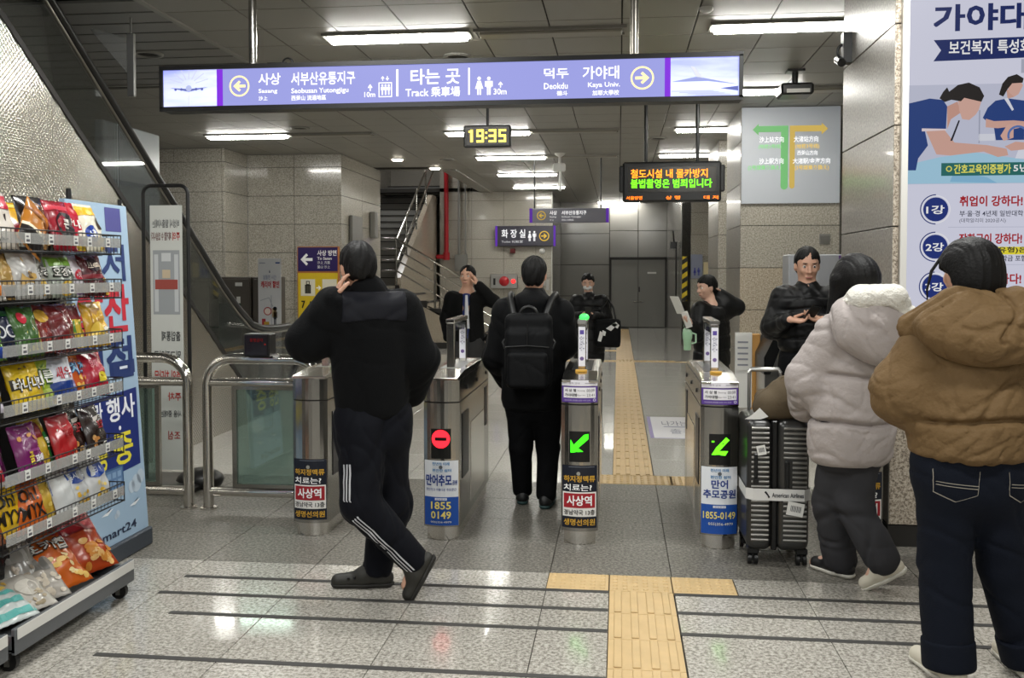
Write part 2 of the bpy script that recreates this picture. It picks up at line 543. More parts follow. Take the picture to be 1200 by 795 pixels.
def cut(xa, xb, xs0, xs1):
    out = []
    if xa < xs0 - .02: out.append((xa, min(xb, xs0)))
    if xb > xs1 + .02: out.append((max(xa, xs1), xb))
    return [(a, b) for a, b in out if b - a > .02]
TL, TR = -.040, .268          # the guiding path
def skip_near(xa, xb, ya, yb):
    if ya > 4.52: return cut(xa, xb, -.348, .576)
    return cut(xa, xb, TL, TR)
tiles([2.3, 2.55, 3.04, 3.53, 4.01, 4.265, 4.525, 4.765], 'floor_light', skip_near, x0=1, x1=12)
tiles([4.765, 5.28, 5.79, 6.31, 6.83], 'floor_dark', lambda xa, xb, ya, yb: [(xa, xb)], x0=1, x1=12)
yh = [6.83, 7.14] + [7.14 + .618 * k for k in range(1, 8)]
tiles(yh, 'floor_hall', lambda xa, xb, ya, yb: cut(xa, xb, -.20, .68) if ya < 7.1 else cut(xa, xb, TL, TR), x0=2, x1=11)
# beyond, the joints only just show: real tiles still, joined
q = MB()
y = yh[-1]
while y < 26.2:
    x = -9.3
    for k in range(22):
        xa, xb = -2.818 - .618 * 10 + .618 * k, -2.818 - .618 * 9 + .618 * k
        for a, b in cut(xa, xb, TL, TR): q.bx(a + .002, b - .002, y + .002, y + .616, -.02, 0)
    y += .618
for k in range(10):
    xa = TX[2] - .618 * (k + 1)
    for j in range(len(yh) - 1): q.bx(xa + .002, xa + .616, yh[j] + .002, yh[j + 1] - .002, -.02, 0)
for k in (11,):
    for j in range(len(yh) - 1): q.bx(TX[k] + .002, TX[k + 1] - .002, yh[j] + .002, yh[j + 1] - .002, -.02, 0)
q.build('tile', 'floor_hall', floor, kind='stuff')
q = MB(); q.bx(-9.5, 4.2, -6, 2.295, -.02, -.001); q.bx(-9.5, TX[1] - .002, 2.3, 4.765, -.02, -.001)
q.bx(-9.5, TX[1] - .002, 4.766, 6.83, -.02, -.001)
q.build('floor_apron', 'floor_light', floor)
# dark anti-slip strips let into the near floor
for (x0, x1, yy) in [(-2.185, TL - .003, 4.505), (TR + .003, 2.75, 4.505), (-2.2, TL - .003, 4.262), (TR + .003, 2.75, 4.262), (-2.02, TL - .003, 4.01), (TR + .003, 2.75, 4.01), (-2.1, TL - .003, 3.53), (TR + .003, 2.75, 3.53)]:
    m = MB(); m.rbox(x0, x1, yy - .016, yy + .016, -.01, .003, .001)
    m.build('anti_slip_strip', 'stripe', floor)
# guiding path blocks
bar = MB(); bar.rbox(.002, .306, .002, .298, -.02, .001, .001)
for k in range(4):
    xc = .042 + .0745 * k
    bar.rbox(xc - .017, xc + .017, .012, .288, .001, .0075, .003)
bar_me = bar.mesh('guiding_block', 'tactile')
dot = MB(); dot.rbox(.002, .300, .002, .298, -.02, .001, .001)
for i in range(6):
    for j in range(6): dot.cyl((.028 + .0495 * i, .028 + .0485 * j, .001), (.028 + .0495 * i, .028 + .0485 * j, .0065), .0145, .010, 8)
dot_me = dot.mesh('warning_block', 'tactile')
dot2 = MB(); dot2.rbox(.002, .304, .002, .236, -.02, .001, .001)
for i in range(6):
    for j in range(5): dot2.cyl((.028 + .0495 * i, .026 + .0465 * j, .001), (.028 + .0495 * i, .026 + .0465 * j, .0065), .0145, .010, 8)
dot2_me = dot2.mesh('warning_block', 'tactile')
def block(me, nm, x, y):
    o = bpy.data.objects.new(nm, me); o.location = (x, y, 0); COL.objects.link(o); o.parent = floor
for k in range(8): block(bar_me, 'guiding_block', TL, 4.525 - .3 * (k + 1))
for x in (-.348, TL, .268): block(dot2_me, 'warning_block', x, 4.527)
for x in (-.20, .10, .38): block(dot_me, 'warning_block', x, 6.835)
for k in range(19): block(bar_me, 'guiding_block', TL, 7.14 + .3 * k)
far = MB()
for k in range(42):
    y0 = 7.14 + 5.7 + .3 * k
    if y0 > 24.6: break
    if 15.9 < y0 < 16.4 : continue
    far.bx(TL, TR, y0 + .003, y0 + .297, -.02, .001)
    for j in range(4):
        xc = TL + .042 + .0745 * j; far.bx(xc - .017, xc + .017, y0 + .012, y0 + .288, .001, .0075)
for x0, x1, y0, y1 in [(TL - .62, TR + .7, 16.1, 16.4), (-2.4, TL - .62, 16.1, 16.4), (-2.4, TL, 18.2, 18.5), (TR + .7, 1.35, 16.1, 16.25), (TL, TR, 24.6, 25.2)]:
    far.bx(x0, x1, y0, y1, -.02, .002)
    nx = int((x1 - x0) / .06); ny = int((y1 - y0) / .06)
    for i in range(nx):
        for j in range(ny): far.bx(x0 + .06 * i + .015, x0 + .06 * i + .045, y0 + .06 * j + .015, y0 + .06 * j + .045, .002, .006)
far.build('guiding_block', 'tactile', floor, kind='stuff')
# white notice laid on the hall floor
def floor_notice(x0, x1, y0, y1, name_off):
    t = thing('floor_notice', name_off, 'notice', (x0, y0, 0))
    m = MB(); m.bx(x0, x1, y0, y1, .0002, .0012); m.build('sheet', ink('#d9d8dc'), t)
    p = Print(plane((x0, y0, .0013), (1, 0, 0), (0, 1, 0)))
    w, d = x1 - x0, y1 - y0
    p.rect(0, 0, .035, d, '#8b7fae'); p.rect(0, 0, w, .03, '#a89fc4')
    p.text('나가는 곳', .14, d * .55, w * .72, d * .78, '#565a72'); p.text('출구', .2, d * .2, w * .6, d * .4, '#7c8096')
    p.poly([(w * .2, d * .5), (w * .7, d * .47), (w * .72, d * .5), (w * .22, d * .53)], '#73799a')
    p.build('lettering', t)
floor_notice(.30, 1.02, 8.75, 10.05, 'white floor notice with purple edge beside the yellow guiding path')
floor_notice(1.12, 1.75, 8.0, 9.2, 'white floor notice beyond the gates at the foot of the stone column')

# ---- ceiling: dark grid behind, panels below it
m = MB(); m.bx(-3.05, 4.2, -6, 27, CEIL + .012, CEIL + .10); m.bx(-9.5, -3.05, 9.12, 17.3, CEIL + .012, CEIL + .10)
m.bx(-9.5, -3.05, 22.4, 27, CEIL + .012, CEIL + .10); m.bx(-9.5, -5.9, 17.3, 22.4, CEIL + .012, CEIL + .10)
m.bx(-9.5, -3.05, 6.3, 9.12, CEIL + .03, CEIL + .12)
m.bx(-3.6, -3.05, -6, 6.3, CEIL + .03, CEIL + .12)
ceiling = struct(m.build('ceiling', 'ceiling_gap'))
CX0, CP = -2.217, .5585
cols = [CX0 + CP * k for k in range(-2, 10)]
rows = [7.45 - .275 + .54 * k for k in range(-5, 38)]
me_cache = {}
stuff = MB()
def ceil_panel(x0, x1, y0, y1, part):
    g = .0055
    if part:
        w, d = round(x1 - x0, 4), round(y1 - y0, 4)
        if (w, d) not in me_cache:
            qq = MB(); qq.rbox(g, w - g, g, d - g, 0, .012, .0015); me_cache[(w, d)] = qq.mesh('ceiling_panel', 'ceiling_paint')
        o = bpy.data.objects.new('ceiling_panel', me_cache[(w, d)]); o.location = (x0, y0, CEIL); COL.objects.link(o); o.parent = ceiling
    else:
        stuff.bx(x0 + g, x1 - g, y0 + g, y1 - g, CEIL, CEIL + .012)
for j in range(len(rows) - 1):
    y0, y1 = rows[j], rows[j + 1]
    for i in range(len(cols) - 1):
        ceil_panel(cols[i], cols[i + 1], y0, y1, 5.9 < y0 < 12.4)
    for k in range(12):
        x1 = cols[0] - CP * k; x0 = x1 - CP
        if k == 0: x0 = -3.335 if False else x1 - CP
        if y0 < 9.1: continue
        if y1 > 17.25 and y0 < 22.4 and x1 > -5.9 and x0 < -3.05: continue
        if x0 < -9.4: continue
        ceil_panel(x0, x1, y0, y1, False)
stuff.build('ceiling_panel', 'ceiling_paint', ceiling, kind='stuff')
# slatted part over the escalator
ys = 6.32
sl = MB(); sl.bx(0, 6.0, .018, .270, 0, .02); sl_me = sl.mesh('slat', 'slat_paint')
for k in range(10):
    o = bpy.data.objects.new('slat', sl_me); o.location = (-9.36, 6.32 + .285 * k, CEIL); COL.objects.link(o); o.parent = ceiling
m = MB(); m.rbox(-3.37, -3.325, -6, 9.15, CEIL - .015, CEIL + .03, .004); m.rbox(-9.4, -3.325, 9.13, 9.17, CEIL - .015, CEIL + .03, .004)
m.build('edge_trim', 'ceiling_paint', ceiling)

# ---- stone walls, panel by panel
def stone_wall(name, O, U, N, width, pw, z0, z1, ph, mat, thick=.25, zcut=None, mat2=None, back=True, parent=None, gap=.007, offs=0.0, zoff=0.0):
    """O: foot of the face; U along it; N out of it. zcut: below it mat2"""
    O, U, N = Vector(O), Vector(U), Vector(N)
    if parent is None:
        q = MB()
        a, b = O - N * .02, O + U * width - N * .02
        q.prism([(.03, 0), (width - .001, 0), (width - .001, thick), (.03, thick)], z0, z1, lambda u, w, e: tuple(O + U * u - N * (.02 + w) + Vector((0, 0, e))))
        parent = struct(q.build(name, 'joint_dark'))
    us = [0.0]; u = pw - offs
    while u < width - .03: us.append(u); u += pw
    us.append(width)
    zs = [z0]; z = z0 + ph - zoff
    while z < z1 - .03: zs.append(z); z += ph
    zs.append(z1)
    cache = {}
    for i in range(len(us) - 1):
        for j in range(len(zs) - 1):
            w, h = round(us[i + 1] - us[i], 3), round(zs[j + 1] - zs[j], 3)
            mm = mat2 if (zcut is not None and zs[j + 1] <= zcut + .05) else mat
            key = (w, h, mm)
            if key not in cache:
                q = MB()
                Q = []
                f = lambda a, b, e: tuple(U * a + Vector((0, 0, b)) + N * e)
                g, c = gap / 2, .002
                lo = [f(g, g, -.02), f(w - g, g, -.02), f(w - g, h - g, -.02), f(g, h - g, -.02)]
                mi_ = [f(g, g, -c), f(w - g, g, -c), f(w - g, h - g, -c), f(g, h - g, -c)]
                hi = [f(g + c, g + c, 0), f(w - g - c, g + c, 0), f(w - g - c, h - g - c, 0), f(g + c, h - g - c, 0)]
                fl = U.cross(Vector((0, 0, 1))).dot(N) > 0
                F = [(8, 9, 10, 11)] + [(a + k, a + (k + 1) % 4, a + 4 + (k + 1) % 4, a + 4 + k) for a in (0, 4) for k in range(4)]
                q.add(lo + mi_ + hi, F if fl else [x[::-1] for x in F])
                cache[key] = q.mesh('stone_panel', mm)
            o = bpy.data.objects.new('stone_panel', cache[key])
            o.location = O + U * us[i] + Vector((0, 0, zs[j])) - wloc(parent)
            COL.objects.link(o); o.parent = parent
    return parent
mY, pX, mX = (0, -1, 0), (1, 0, 0), (-1, 0, 0)
PH = .463
stone_wall('wall_left', (-9.2, 13.95, 0), pX, mY, 3.15, .776, 0, CEIL, PH, 'wall_stone', offs=.0)
stone_wall('wall_left', (-6.05, 13.95, 0), (0, 1, 0), pX, .90, .9, 0, CEIL, PH, 'wall_stone')
stone_wall('wall_left', (-6.05, 14.85, 0), pX, mY, 1.58, .79, 0, CEIL, PH, 'wall_stone')
stone_wall('wall_left', (-4.47, 14.85, 0), (0, 1, 0), pX, 2.5, 1.25, 0, CEIL, PH, 'wall_stone')
stone_wall('wall_back', (-4.2, 22.4, 0), pX, mY, 2.6, .776, 0, 5.2, PH, 'wall_stone', offs=.1)
# side of the passage to the doors, the dark panels, the far right walls
m = MB(); m.bx(-1.60, -1.58, 22.4, 22.62, 0, CEIL); m.build('trim_1', 'white_metal')
struct(bpy.data.objects['trim_1'])
m = MB(); m.bx(-1.85, -1.6, 22.66, 26.0, 0, CEIL); struct(m.build('wall_passage', 'grey_panel'))
w = MB(); w.bx(-1.7, 3.4, 26.04, 26.3, 0, CEIL); wall_end = struct(w.build('wall_end', 'joint_dark'))
for (x0, x1, z0, z1) in [(-1.6, -.26, 0, .86), (-1.6, -.26, .87, 1.72), (-1.6, -.26, 1.73, 2.58), (-1.6, -.26, 2.59, CEIL), (-.25, .52, 1.93, 2.65), (.53, 1.31, 1.93, 2.65), (-.25, .52, 2.66, CEIL), (.53, 1.31, 2.66, CEIL)]:
    q = MB(); q.rbox(x0 + .004, x1 - .004, 26.0, 26.05, z0 + .003, z1 - .003, .004); q.build('wall_panel', 'grey_panel', wall_end)
m = MB(); m.bx(1.31, 1.5, 20.0, 26.04, 0, CEIL); struct(m.build('wall_passage', 'grey_panel'))
stone_wall('wall_right', (1.31, 20.0, 0), pX, mY, 2.2, .6, 0, CEIL, PH, 'wall_stone')
# door_1: double steel door at the end of the passage
door = struct(thing('door_1', 'grey double steel door at the far end of the passage', 'door', (.53, 25.98, 0)))
del door['category']
for x0, x1 in ((-.20, .525), (.535, 1.26)):
    q = MB(); q.rbox(x0, x1, 25.95, 25.99, .02, 1.86, .004); lf = q.build('door_leaf', 'grey_paint', door)
    hx_ = .45 if x0 < 0 else .61
    h = MB(); h.cyl((hx_, 25.95, .72), (hx_, 25.90, .72), .02, n=10); h.bx(hx_ - .07, hx_ + .07, 25.885, 25.905, .71, .735); h.build('door_handle', 'steel', lf)
q = MB(); q.bx(.545, .575, 25.93, 25.95, .98, 1.12); q.build('lock', 'black_plastic', door)
q = MB(); q.bx(.78, 1.02, 25.944, 25.95, 1.48, 1.53); q.build('door_sign', 'white_plastic', door)
q = MB(); q.bx(-.25, -.2, 25.93, 26.0, 0, 1.9); q.bx(1.26, 1.31, 25.93, 26.0, 0, 1.9); q.bx(-.25, 1.31, 25.93, 26.0, 1.865, 1.93); q.build('door_frame', 'dark_trim', door)

# ---- the row of square columns on the right
def column(n, x0, x1, y0, y1, ph, zcut, m1, m2, mside):
    q = MB(); q.bx(x0 + .02, x1, y0 + .02, y1, .12, CEIL); c = struct(q.build('column', 'joint_dark'))
    stone_wall('', (x0, y0, .12), pX, mY, x1 - x0, 3.0, 0, CEIL - .12, ph, m1, parent=c, zcut=zcut, mat2=m2)
    stone_wall('', (x0, y0, .12), (0, 1, 0), mX, y1 - y0, 3.0, 0, CEIL - .12, ph, mside, parent=c)
    b = MB(); b.bx(x0 - .004, x1, y0 - .004, y1, 0, .118); b.build('plinth', 'dark_trim', c)
    return c
column(1, 1.515, 3.4, 5.45, 6.66, .56, None, 'column_stone', None, 'column_gloss')
c2 = column(2, 1.405, 2.62, 11.2, 12.6, .49, 1.45, 'wall_stone', 'wall_brown', 'column_gloss')
column(3, 1.44, 3.4, 14.0, 15.5, .49, None, 'wall_stone', None, 'column_gloss')
m = MB(); m.bx(3.4, 3.6, -6, 26, 0, CEIL); struct(m.build('wall_right', 'wall_stone'))
m = MB(); m.rbox(2.52, 2.56, 11.16, 11.2, .12, CEIL, .004); struct(m.build('trim_2', 'steel'))
m = MB(); m.bx(2.30, 2.42, 11.188, 11.2, 1.86, 1.98)
for k in range(4): m.bx(2.31, 2.41, 11.18, 11.19, 1.875 + .025 * k, 1.885 + .025 * k)
o = m.build('vent_grille', 'grey_paint', base=(2.36, 11.2, 1.92)); tag(o, 'small grey vent grille on the column under the projected arrows', 'vent')

# baseboards
m = MB(); m.bx(-4.2, -1.6, 22.37, 22.4, 0, .1); struct(m.build('baseboard_back', 'dark_trim'))
m = MB(); m.bx(-6.05, -4.45, 14.82, 14.85, 0, .1); m.bx(-4.47, -4.45, 14.82, 17.35, 0, .1); struct(m.build('baseboard_left', 'dark_trim'))

# ---- stair well: shaft above the ceiling, upper flight, landing, lower flight
m = MB(); m.bx(-6.1, -5.9, 17.3, 24.2, 0, 5.6); m.bx(-6.1, -4.2, 24.0, 24.2, 0, 5.6); m.bx(-3.05, -2.95, 17.2, 22.4, CEIL + .012, 5.6)
m.bx(-5.9, -3.05, 17.2, 17.3, CEIL + .012, 5.6); m.bx(-6.1, -2.95, 17.2, 24.2, 5.5, 5.6); m.bx(-4.3, -4.2, 22.4, 24.2, 0, 5.6)
struct(m.build('wall_stairwell', 'wall_stone'))
m = MB(); m.bx(-4.47, -3.05, 17.30, 17.33, CEIL - .02, CEIL + .05); m.bx(-3.08, -3.02, 17.3, 22.4, CEIL - .02, CEIL + .05); struct(m.build('trim_3', 'ceiling_paint'))
st = thing('staircase', 'stone staircase with steel handrails rising left behind the gates', 'staircase', (-3.3, 19, 0))
for k in range(18):
    z = 1.25 + .165 * k; y = 19.7 + .285 * k
    if y > 23.7: break
    q = MB(); q.bx(-5.9, -4.5, y, y + .30, z, z + .165); q.bx(-5.9, -4.5, y - .02, y + .04, z + .15, z + .17, 1); q.build('step', ['grey_paint', 'dark_trim'], st)
q = MB(); q.bx(-5.9, -4.4, 18.5, 19.7, 1.10, 1.25); q.bx(-5.9, -4.47, 18.5, 18.6, 0, 1.10); q.build('landing', 'wall_stone', st)
for k in range(8):
    x0 = -4.4 + .29 * k; z = 1.25 - .156 * (k + 1)
    q = MB(); q.bx(x0, x0 + .30, 18.56, 19.7, 0 if k > 5 else z - .2, z + .0); q.bx(x0 + .255, x0 + .31, 18.55, 19.7, z - .03, z + .004, 1); q.build('step', ['wall_brown', 'dark_trim'], st)
q = MB()
pts = [(-4.47, 0), (-2.0, 0), (-2.0, .10), (-4.40, 1.36), (-4.47, 1.36)]
q.prism([(-4.47, .12), (-2.15, .12), (-4.40, 1.08), (-4.47, 1.08)], 18.5, 18.56, lambda u, v, e: (u, e, v)); q.build('stringer_panel', 'wall_brown', st)
q = MB(); saw = [(-4.47, 1.08), (-2.15, .12)]
zz = .0
up = []
for k in range(8):
    x0 = -4.4 + .29 * k; z = 1.25 - .156 * (k + 1)
    up += [(x0, z + .156 if k else z + .156), (x0, z)] if k == 0 else [(x0, z + .156), (x0, z)]
q.prism([(-4.47, 1.08), (-2.15, .12), (-2.08, .0)] + [(u, v + .02) for u, v in up[::-1]] + [(-4.47, 1.27)], 18.49, 18.57, lambda u, v, e: (u, e, v)); q.build('stringer', 'dark_trim', st)
q = MB(); q.bx(-4.47, -2.0, 18.47, 18.56, 0, .12); q.build('plinth', 'dark_trim', st)
q = MB(); q.prism([(18.6, 0), (22.38, 0), (22.38, 3.35), (21.9, 3.35), (18.6, 1.42)], -4.5, -4.38, lambda u, v, e: (e, u, v)); q.build('parapet', 'wall_brown', st)
def rail(z0, name, r=.024):
    q = MB(); P = [(-4.75, 18.52, 1.28 + z0), (-4.45, 18.52, 1.28 + z0), (-2.1, 18.52, -.10 + z0), (-1.95, 18.52, -.12 + z0)]
    q.tube(P, r, 8); q.build(name, 'steel_bright', st)
for zz in (.92, .72, .50, .28): rail(zz, 'handrail' if zz > .9 else 'guard_rail', .026 if zz > .9 else .016)
for xx in (-4.45, -3.66, -2.9, -2.15):
    z = 1.25 - (xx + 4.45) * .587
    q = MB(); q.cyl((xx, 18.52, max(z, 0)), (xx, 18.52, z + .93), .022, n=8); q.build('rail_post', 'steel', st)
for zz in (.90, .45):
    q = MB(); q.tube([(-4.44, 18.55, 1.28 + zz), (-4.44, 18.9, 1.5 + zz), (-4.44, 22.3, 3.48 + zz)], .024, 8); q.build('handrail', 'steel_bright', st)
for yy in (19.4, 20.4, 21.4):
    z = 1.42 + (yy - 18.6) * .585
    q = MB(); q.cyl((-4.44, yy, z), (-4.44, yy, z + .9), .02, n=8); q.build('rail_post', 'steel', st)
# red sprinkler pipe and grey conduit on the back wall
q = MB(); q.tube([(-4.12, 22.28, 5.2), (-4.12, 22.28, 1.95), (-4.12, 22.28, 1.9), (-4.36, 22.28, 1.9)], .055, 8); q.cyl((-4.12, 22.28, 2.0), (-4.12, 22.28, 1.82), .08, n=8)
tag(q.build('fire_pipe', 'red_paint', base=(-4.12, 22.28, 1.9)), 'red fire main running down the wall beside the staircase', 'pipe')
q = MB(); q.tube([(-3.82, 22.33, 5.2), (-3.82, 22.33, 1.9)], .03, 8); q.bx(-3.92, -3.62, 22.28, 22.39, 1.55, 1.95); q.cyl((-3.66, 22.33, 1.95), (-3.66, 22.33, 5.2), .02, n=8)
tag(q.build('conduit', 'grey_paint', base=(-3.82, 22.33, 1.9)), 'grey conduit with junction box on the wall beside the red pipe', 'conduit')

# ---- ceiling lamps
def fixture_parts(root, lit):
    q = MB()
    q.bx(-.60, .60, -.115, -.098, -.022, .012); q.bx(-.60, .60, .098, .115, -.022, .012); q.bx(-.60, -.583, -.098, .098, -.022, .012); q.bx(.583, .60, -.098, .098, -.022, .012); q.bx(-.583, .583, -.098, .098, -.004, .012)
    q.build('lamp_frame', 'ceiling_paint', root, local=True)
    if lit:
        q = MB()
        q.rbox(-.565, .565, -.072, .072, -.050, -.006, .012)
        q.build('lamp_diffuser', 'lamp_lens', root, local=True)
    else:
        q = MB(); q.rbox(-.565, .565, -.072, .072, -.036, -.006, .01); q.build('lamp_diffuser', 'lamp_off', root, local=True)
protos = {}
ordn = ['first', 'second', 'third', 'fourth', 'fifth', 'sixth', 'seventh', 'eighth', 'ninth', 'tenth']
def lamp(x, y, lit, label):
    if lit not in protos:
        r = thing('ceiling_lamp', label, 'lamp', (x, y, CEIL), 'fluorescent ceiling lamps' if lit else 'unlit ceiling lamps')
        fixture_parts(r, lit); protos[lit] = r
    else:
        p = protos[lit]; r = p.copy(); COL.objects.link(r); r.location = (x, y, CEIL); r['label'] = label
        for ch in p.children:
            c = ch.copy(); COL.objects.link(c); c.parent = r
LY = [7.47, 10.1, 12.72, 15.5, 18.25, 21.0, 23.7, 26.3 - .5]
for i, yy in enumerate(LY[:6]):
    if i == 1: continue
    lamp(-1.775, yy, True, ['lit ceiling lamp above the long station sign, left of its middle', '', 'lit ceiling lamp half hidden by the yellow digital clock', 'lit ceiling lamp next beyond the yellow digital clock', 'lit ceiling lamp two rows beyond the yellow digital clock', 'lit ceiling lamp three rows beyond the clock, near the back wall'][i])
lamp(1.29, LY[0], True, 'lit ceiling lamp nearest the poster column')
lamp(1.32, LY[1], True, 'lit ceiling lamp in front of the projected arrows, under the projector')
lamp(1.32, LY[2], True, 'lit ceiling lamp above the two-line message board')
lamp(1.22, LY[3], True, 'lit ceiling lamp just behind the two-line message board')
lamp(-5.15, LY[2] - .05, True, 'lit ceiling lamp by itself over the stone wall on the left')
lamp(0, LY[7], True, 'lit ceiling lamp before the steel double door')
lamp(-.545, LY[0], False, 'unlit ceiling lamp above the middle of the long station sign')
lamp(-.60, LY[2], False, 'unlit ceiling lamp right of the yellow digital clock')
lamp(-3.95, LY[2] - .05, False, 'unlit ceiling lamp right of the lit one over the stone wall')
lamp(-.60, LY[3], False, 'unlit ceiling lamp before the hanging access point')
lamp(2.5, LY[1], False, 'unlit ceiling lamp beside the poster column, above the projected arrows')
def round_lamp(x, y, label, lit=True):
    t = thing('downlight' if lit else 'ceiling_disc', label, 'lamp' if lit else 'disc', (x, y, CEIL))
    q = MB(); q.lathe((x, y, CEIL), [(.13, 0), (.13, -.015), (.10, -.018), (.095, -.005)], 18); q.build('ring' if lit else 'ring', 'white_metal' if lit else 'ceiling_paint', t)
    q = MB(); q.lathe((x, y, CEIL), [(.10, -.004), (.085, -.035 if lit else -.006), (.0001, -.045 if lit else -.006)], 18); q.build('lens' if lit else 'plate', 'downlight' if lit else 'ceiling_gap', t)
round_lamp(-3.72, 15.6, 'round lit downlight over the foot of the left stone wall')
round_lamp(-3.35, 17.0, 'round lit downlight at the edge of the stair opening')
round_lamp(-1.42, 8.25, 'round dark ceiling speaker above the long sign, right of the lit lamp', False)
round_lamp(-4.09, 7.85, 'round plate in the slatted ceiling over the escalator', False)
round_lamp(-4.2, 12.1, 'round ceiling speaker over the left side of the long sign', False)
round_lamp(-2.9, 15.8, 'small round ceiling speaker right of the downlight', False)
round_lamp(.55, 13.6, 'round ceiling speaker behind the message board rods', False)
def detector(x, y, label):
    q = MB(); q.lathe((x, y, CEIL), [(.05, 0), (.05, -.02), (.03, -.035), (.0001, -.037)], 14); tag(q.build('smoke_detector', 'white_plastic', base=(x, y, CEIL)), label, 'detector')
detector(-.35, 10.2, 'small white smoke detector under the sign by the clock')
detector(.62, 6.95, 'small white smoke detector above the right end of the sign')
# ================================================================== signs and displays
def hang_rod(t, x, y, z0, r=.014, z1=CEIL, mat='black_paint'):
    q = MB(); q.cyl((x, y, z0), (x, y, z1), r, n=8); q.cyl((x, y, z1 - .01), (x, y, z1), r * 2.4, n=10); q.build('hanging_rod', mat, t)

# ---- long light-box sign over the gates
BX0, BX1, BZ0, BZ1, BY = -2.978, .737, 2.612, 2.872, 5.9
bs = thing('station_sign', 'long lit lavender station sign hanging over the gates', 'sign', (-1.12, BY, BZ0))
q = MB(); q.rbox(BX0 - .012, BX1 + .012, BY, BY + .14, BZ0 - .012, BZ1 + .012, .006); q.build('sign_box', 'black_paint', bs)
q = MB()
for a, b, c, d in ((BX0 - .012, BX1 + .012, BZ0 - .018, BZ0 + .012), (BX0 - .012, BX1 + .012, BZ1 - .010, BZ1 + .018), (BX0 - .012, BX0 + .012, BZ0, BZ1), (BX1 - .012, BX1 + .012, BZ0, BZ1)):
    q.bx(a, b, BY - .018, BY + .002, c, d)
q.build('sign_frame', 'black_paint', bs)
E1 = .95
fl = lambda px: BX0 + (px - 190) / 678 * (BX1 - BX0)
def fz(px, py):
    top = 82 - 19 * (px - 190) / 678; h = 46 + 3 * (px - 190) / 678
    return BZ1 - (py - top) / h * (BZ1 - BZ0)
p = Print(lambda x, y, l: Vector((x, BY - .004 - l * 1.5, y)), emit=E1)
p.rect(fl(192), BZ0, fl(866), BZ1, '#a2a6ea', 0)
def sgt(t, x0, y0, x1, y1, col='#ffffff', bold=.02, e=1.35):
    p.text(t, fl(x0), fz((x0 + x1) / 2, y1), fl(x1), fz((x0 + x1) / 2, y0), col, 2, bold, e=e)
def sgr(x0, y0, x1, y1, col, e=None, l=2):
    p.rect(fl(x0), fz((x0 + x1) / 2, y1), fl(x1), fz((x0 + x1) / 2, y0), col, l, e=e)
sgr(258.5, 82, 266, 127, '#8a35e8', l=1); sgr(784, 64, 790.5, 115, '#8a35e8', l=1)
p.ring(fl(286.5), fz(286.5, 101), .068, .011, '#ffe9a8', 2, e=1.5); p.arrow(fl(286.5), fz(286.5, 101), .082, .072, 'l', '#ffe9a8', 2, e=1.5)
p.ring(fl(759), fz(759, 90), .072, .011, '#ffe9a8', 2, e=1.5); p.arrow(fl(759), fz(759, 90), .086, .076, 'r', '#ffe9a8', 2, e=1.5)
sgt('사상', 310, 86, 337, 99.5); sgt('Sasang', 310, 104, 333, 110); sgt('沙上', 310, 112.5, 321, 117.5)
sgt('서부산유통지구', 350, 84, 427, 99); sgt('Seobusan Yutongjigu', 350, 102.5, 419, 110); sgt('西釜山 流通地區', 350, 111, 392, 117)
sgt('10m', 438, 107, 451, 113); p.arrow(fl(445), fz(445, 102), .03, .045, 'u', '#ffffff', 2, e=1.35)
x0, x1, z0, z1 = fl(455), fl(471), fz(463, 113), fz(463, 96)
p.frame(x0, z0, x1, z1, .006, '#ffffff', 2, e=1.35)
for k in range(3): p.person(x0 + .015 + .021 * k, z0 + .014, x0 + .034 + .021 * k, z1 - .012, '#ffffff', 2, e=1.35)
p.arrow(fl(460), fz(460, 91.5), .022, .03, 'u', '#ffffff', 2, e=1.35); p.arrow(fl(465.5), fz(465, 91.5), .022, .03, 'd', '#ffffff', 2, e=1.35)
sgr(476, 81, 478.6, 112, '#ffffff', 1.35); sgr(560.5, 79, 562.5, 110, '#ffffff', 1.35)
sgt('타는 곳', 493, 80, 551, 98); sgt('Track 乘車場', 487, 101, 551, 112.5)
p.person(fl(568.5), fz(573, 110), fl(578), fz(573, 89), '#ffffff', 2, True, e=1.35); p.person(fl(580), fz(584, 110), fl(589), fz(584, 89), '#ffffff', 2, e=1.35)
p.arrow(fl(598), fz(598, 98), .03, .038, 'u', '#ffffff', 2, e=1.35); sgt('30m', 590, 102.5, 605, 109.5)
sgt('덕두', 648, 79, 676, 91); sgt('Deokdu', 648, 96, 675, 103); sgt('德斗', 662.5, 105, 675, 110.5)
sgt('가야대', 692, 76.5, 733, 91.5); sgt('Kaya Univ.', 698, 95, 734, 102); sgt('加耶大學校', 703, 104, 733, 110)
p.build('lettering', bs)
sky_print('sky_left', '#8f97e6', '#dfe4ff', 1.0, 1.2); sky_print('sky_right', '#8b93e4', '#c9d0fb', 1.0, 1.4)
for mat, xa, xb in (('sky_left', 192, 258.5), ('sky_right', 790.5, 866)):
    q = MB(); q.bx(fl(xa), fl(xb), BY - .006, BY - .0045, BZ0 + .002, BZ1 - .002); q.build('back_lit_picture', mat, bs)
p = Print(lambda x, y, l: Vector((x, BY - .007 - l * 1.5, y)), emit=E1)
cx, cz = fl(224), fz(224, 104)
p.poly([(cx - .13, cz + .005), (cx, cz - .022), (cx + .13, cz + .005), (cx, cz - .004)], '#7078b8'); p.disc(cx, cz, .02, '#c3cbf4', 2)
for k in range(4): p.disc(cx + (-.09, -.05, .05, .09)[k], cz - .006, .009, '#666eae', 2, n=10)
for k in range(7):
    a = R(20 + 23 * k); p.line([(cx + .05 * math.cos(a), cz + .02 + .04 * math.sin(a)), (cx + .14 * math.cos(a), cz + .02 + .11 * math.sin(a))], .006, '#e6eaff', 1)
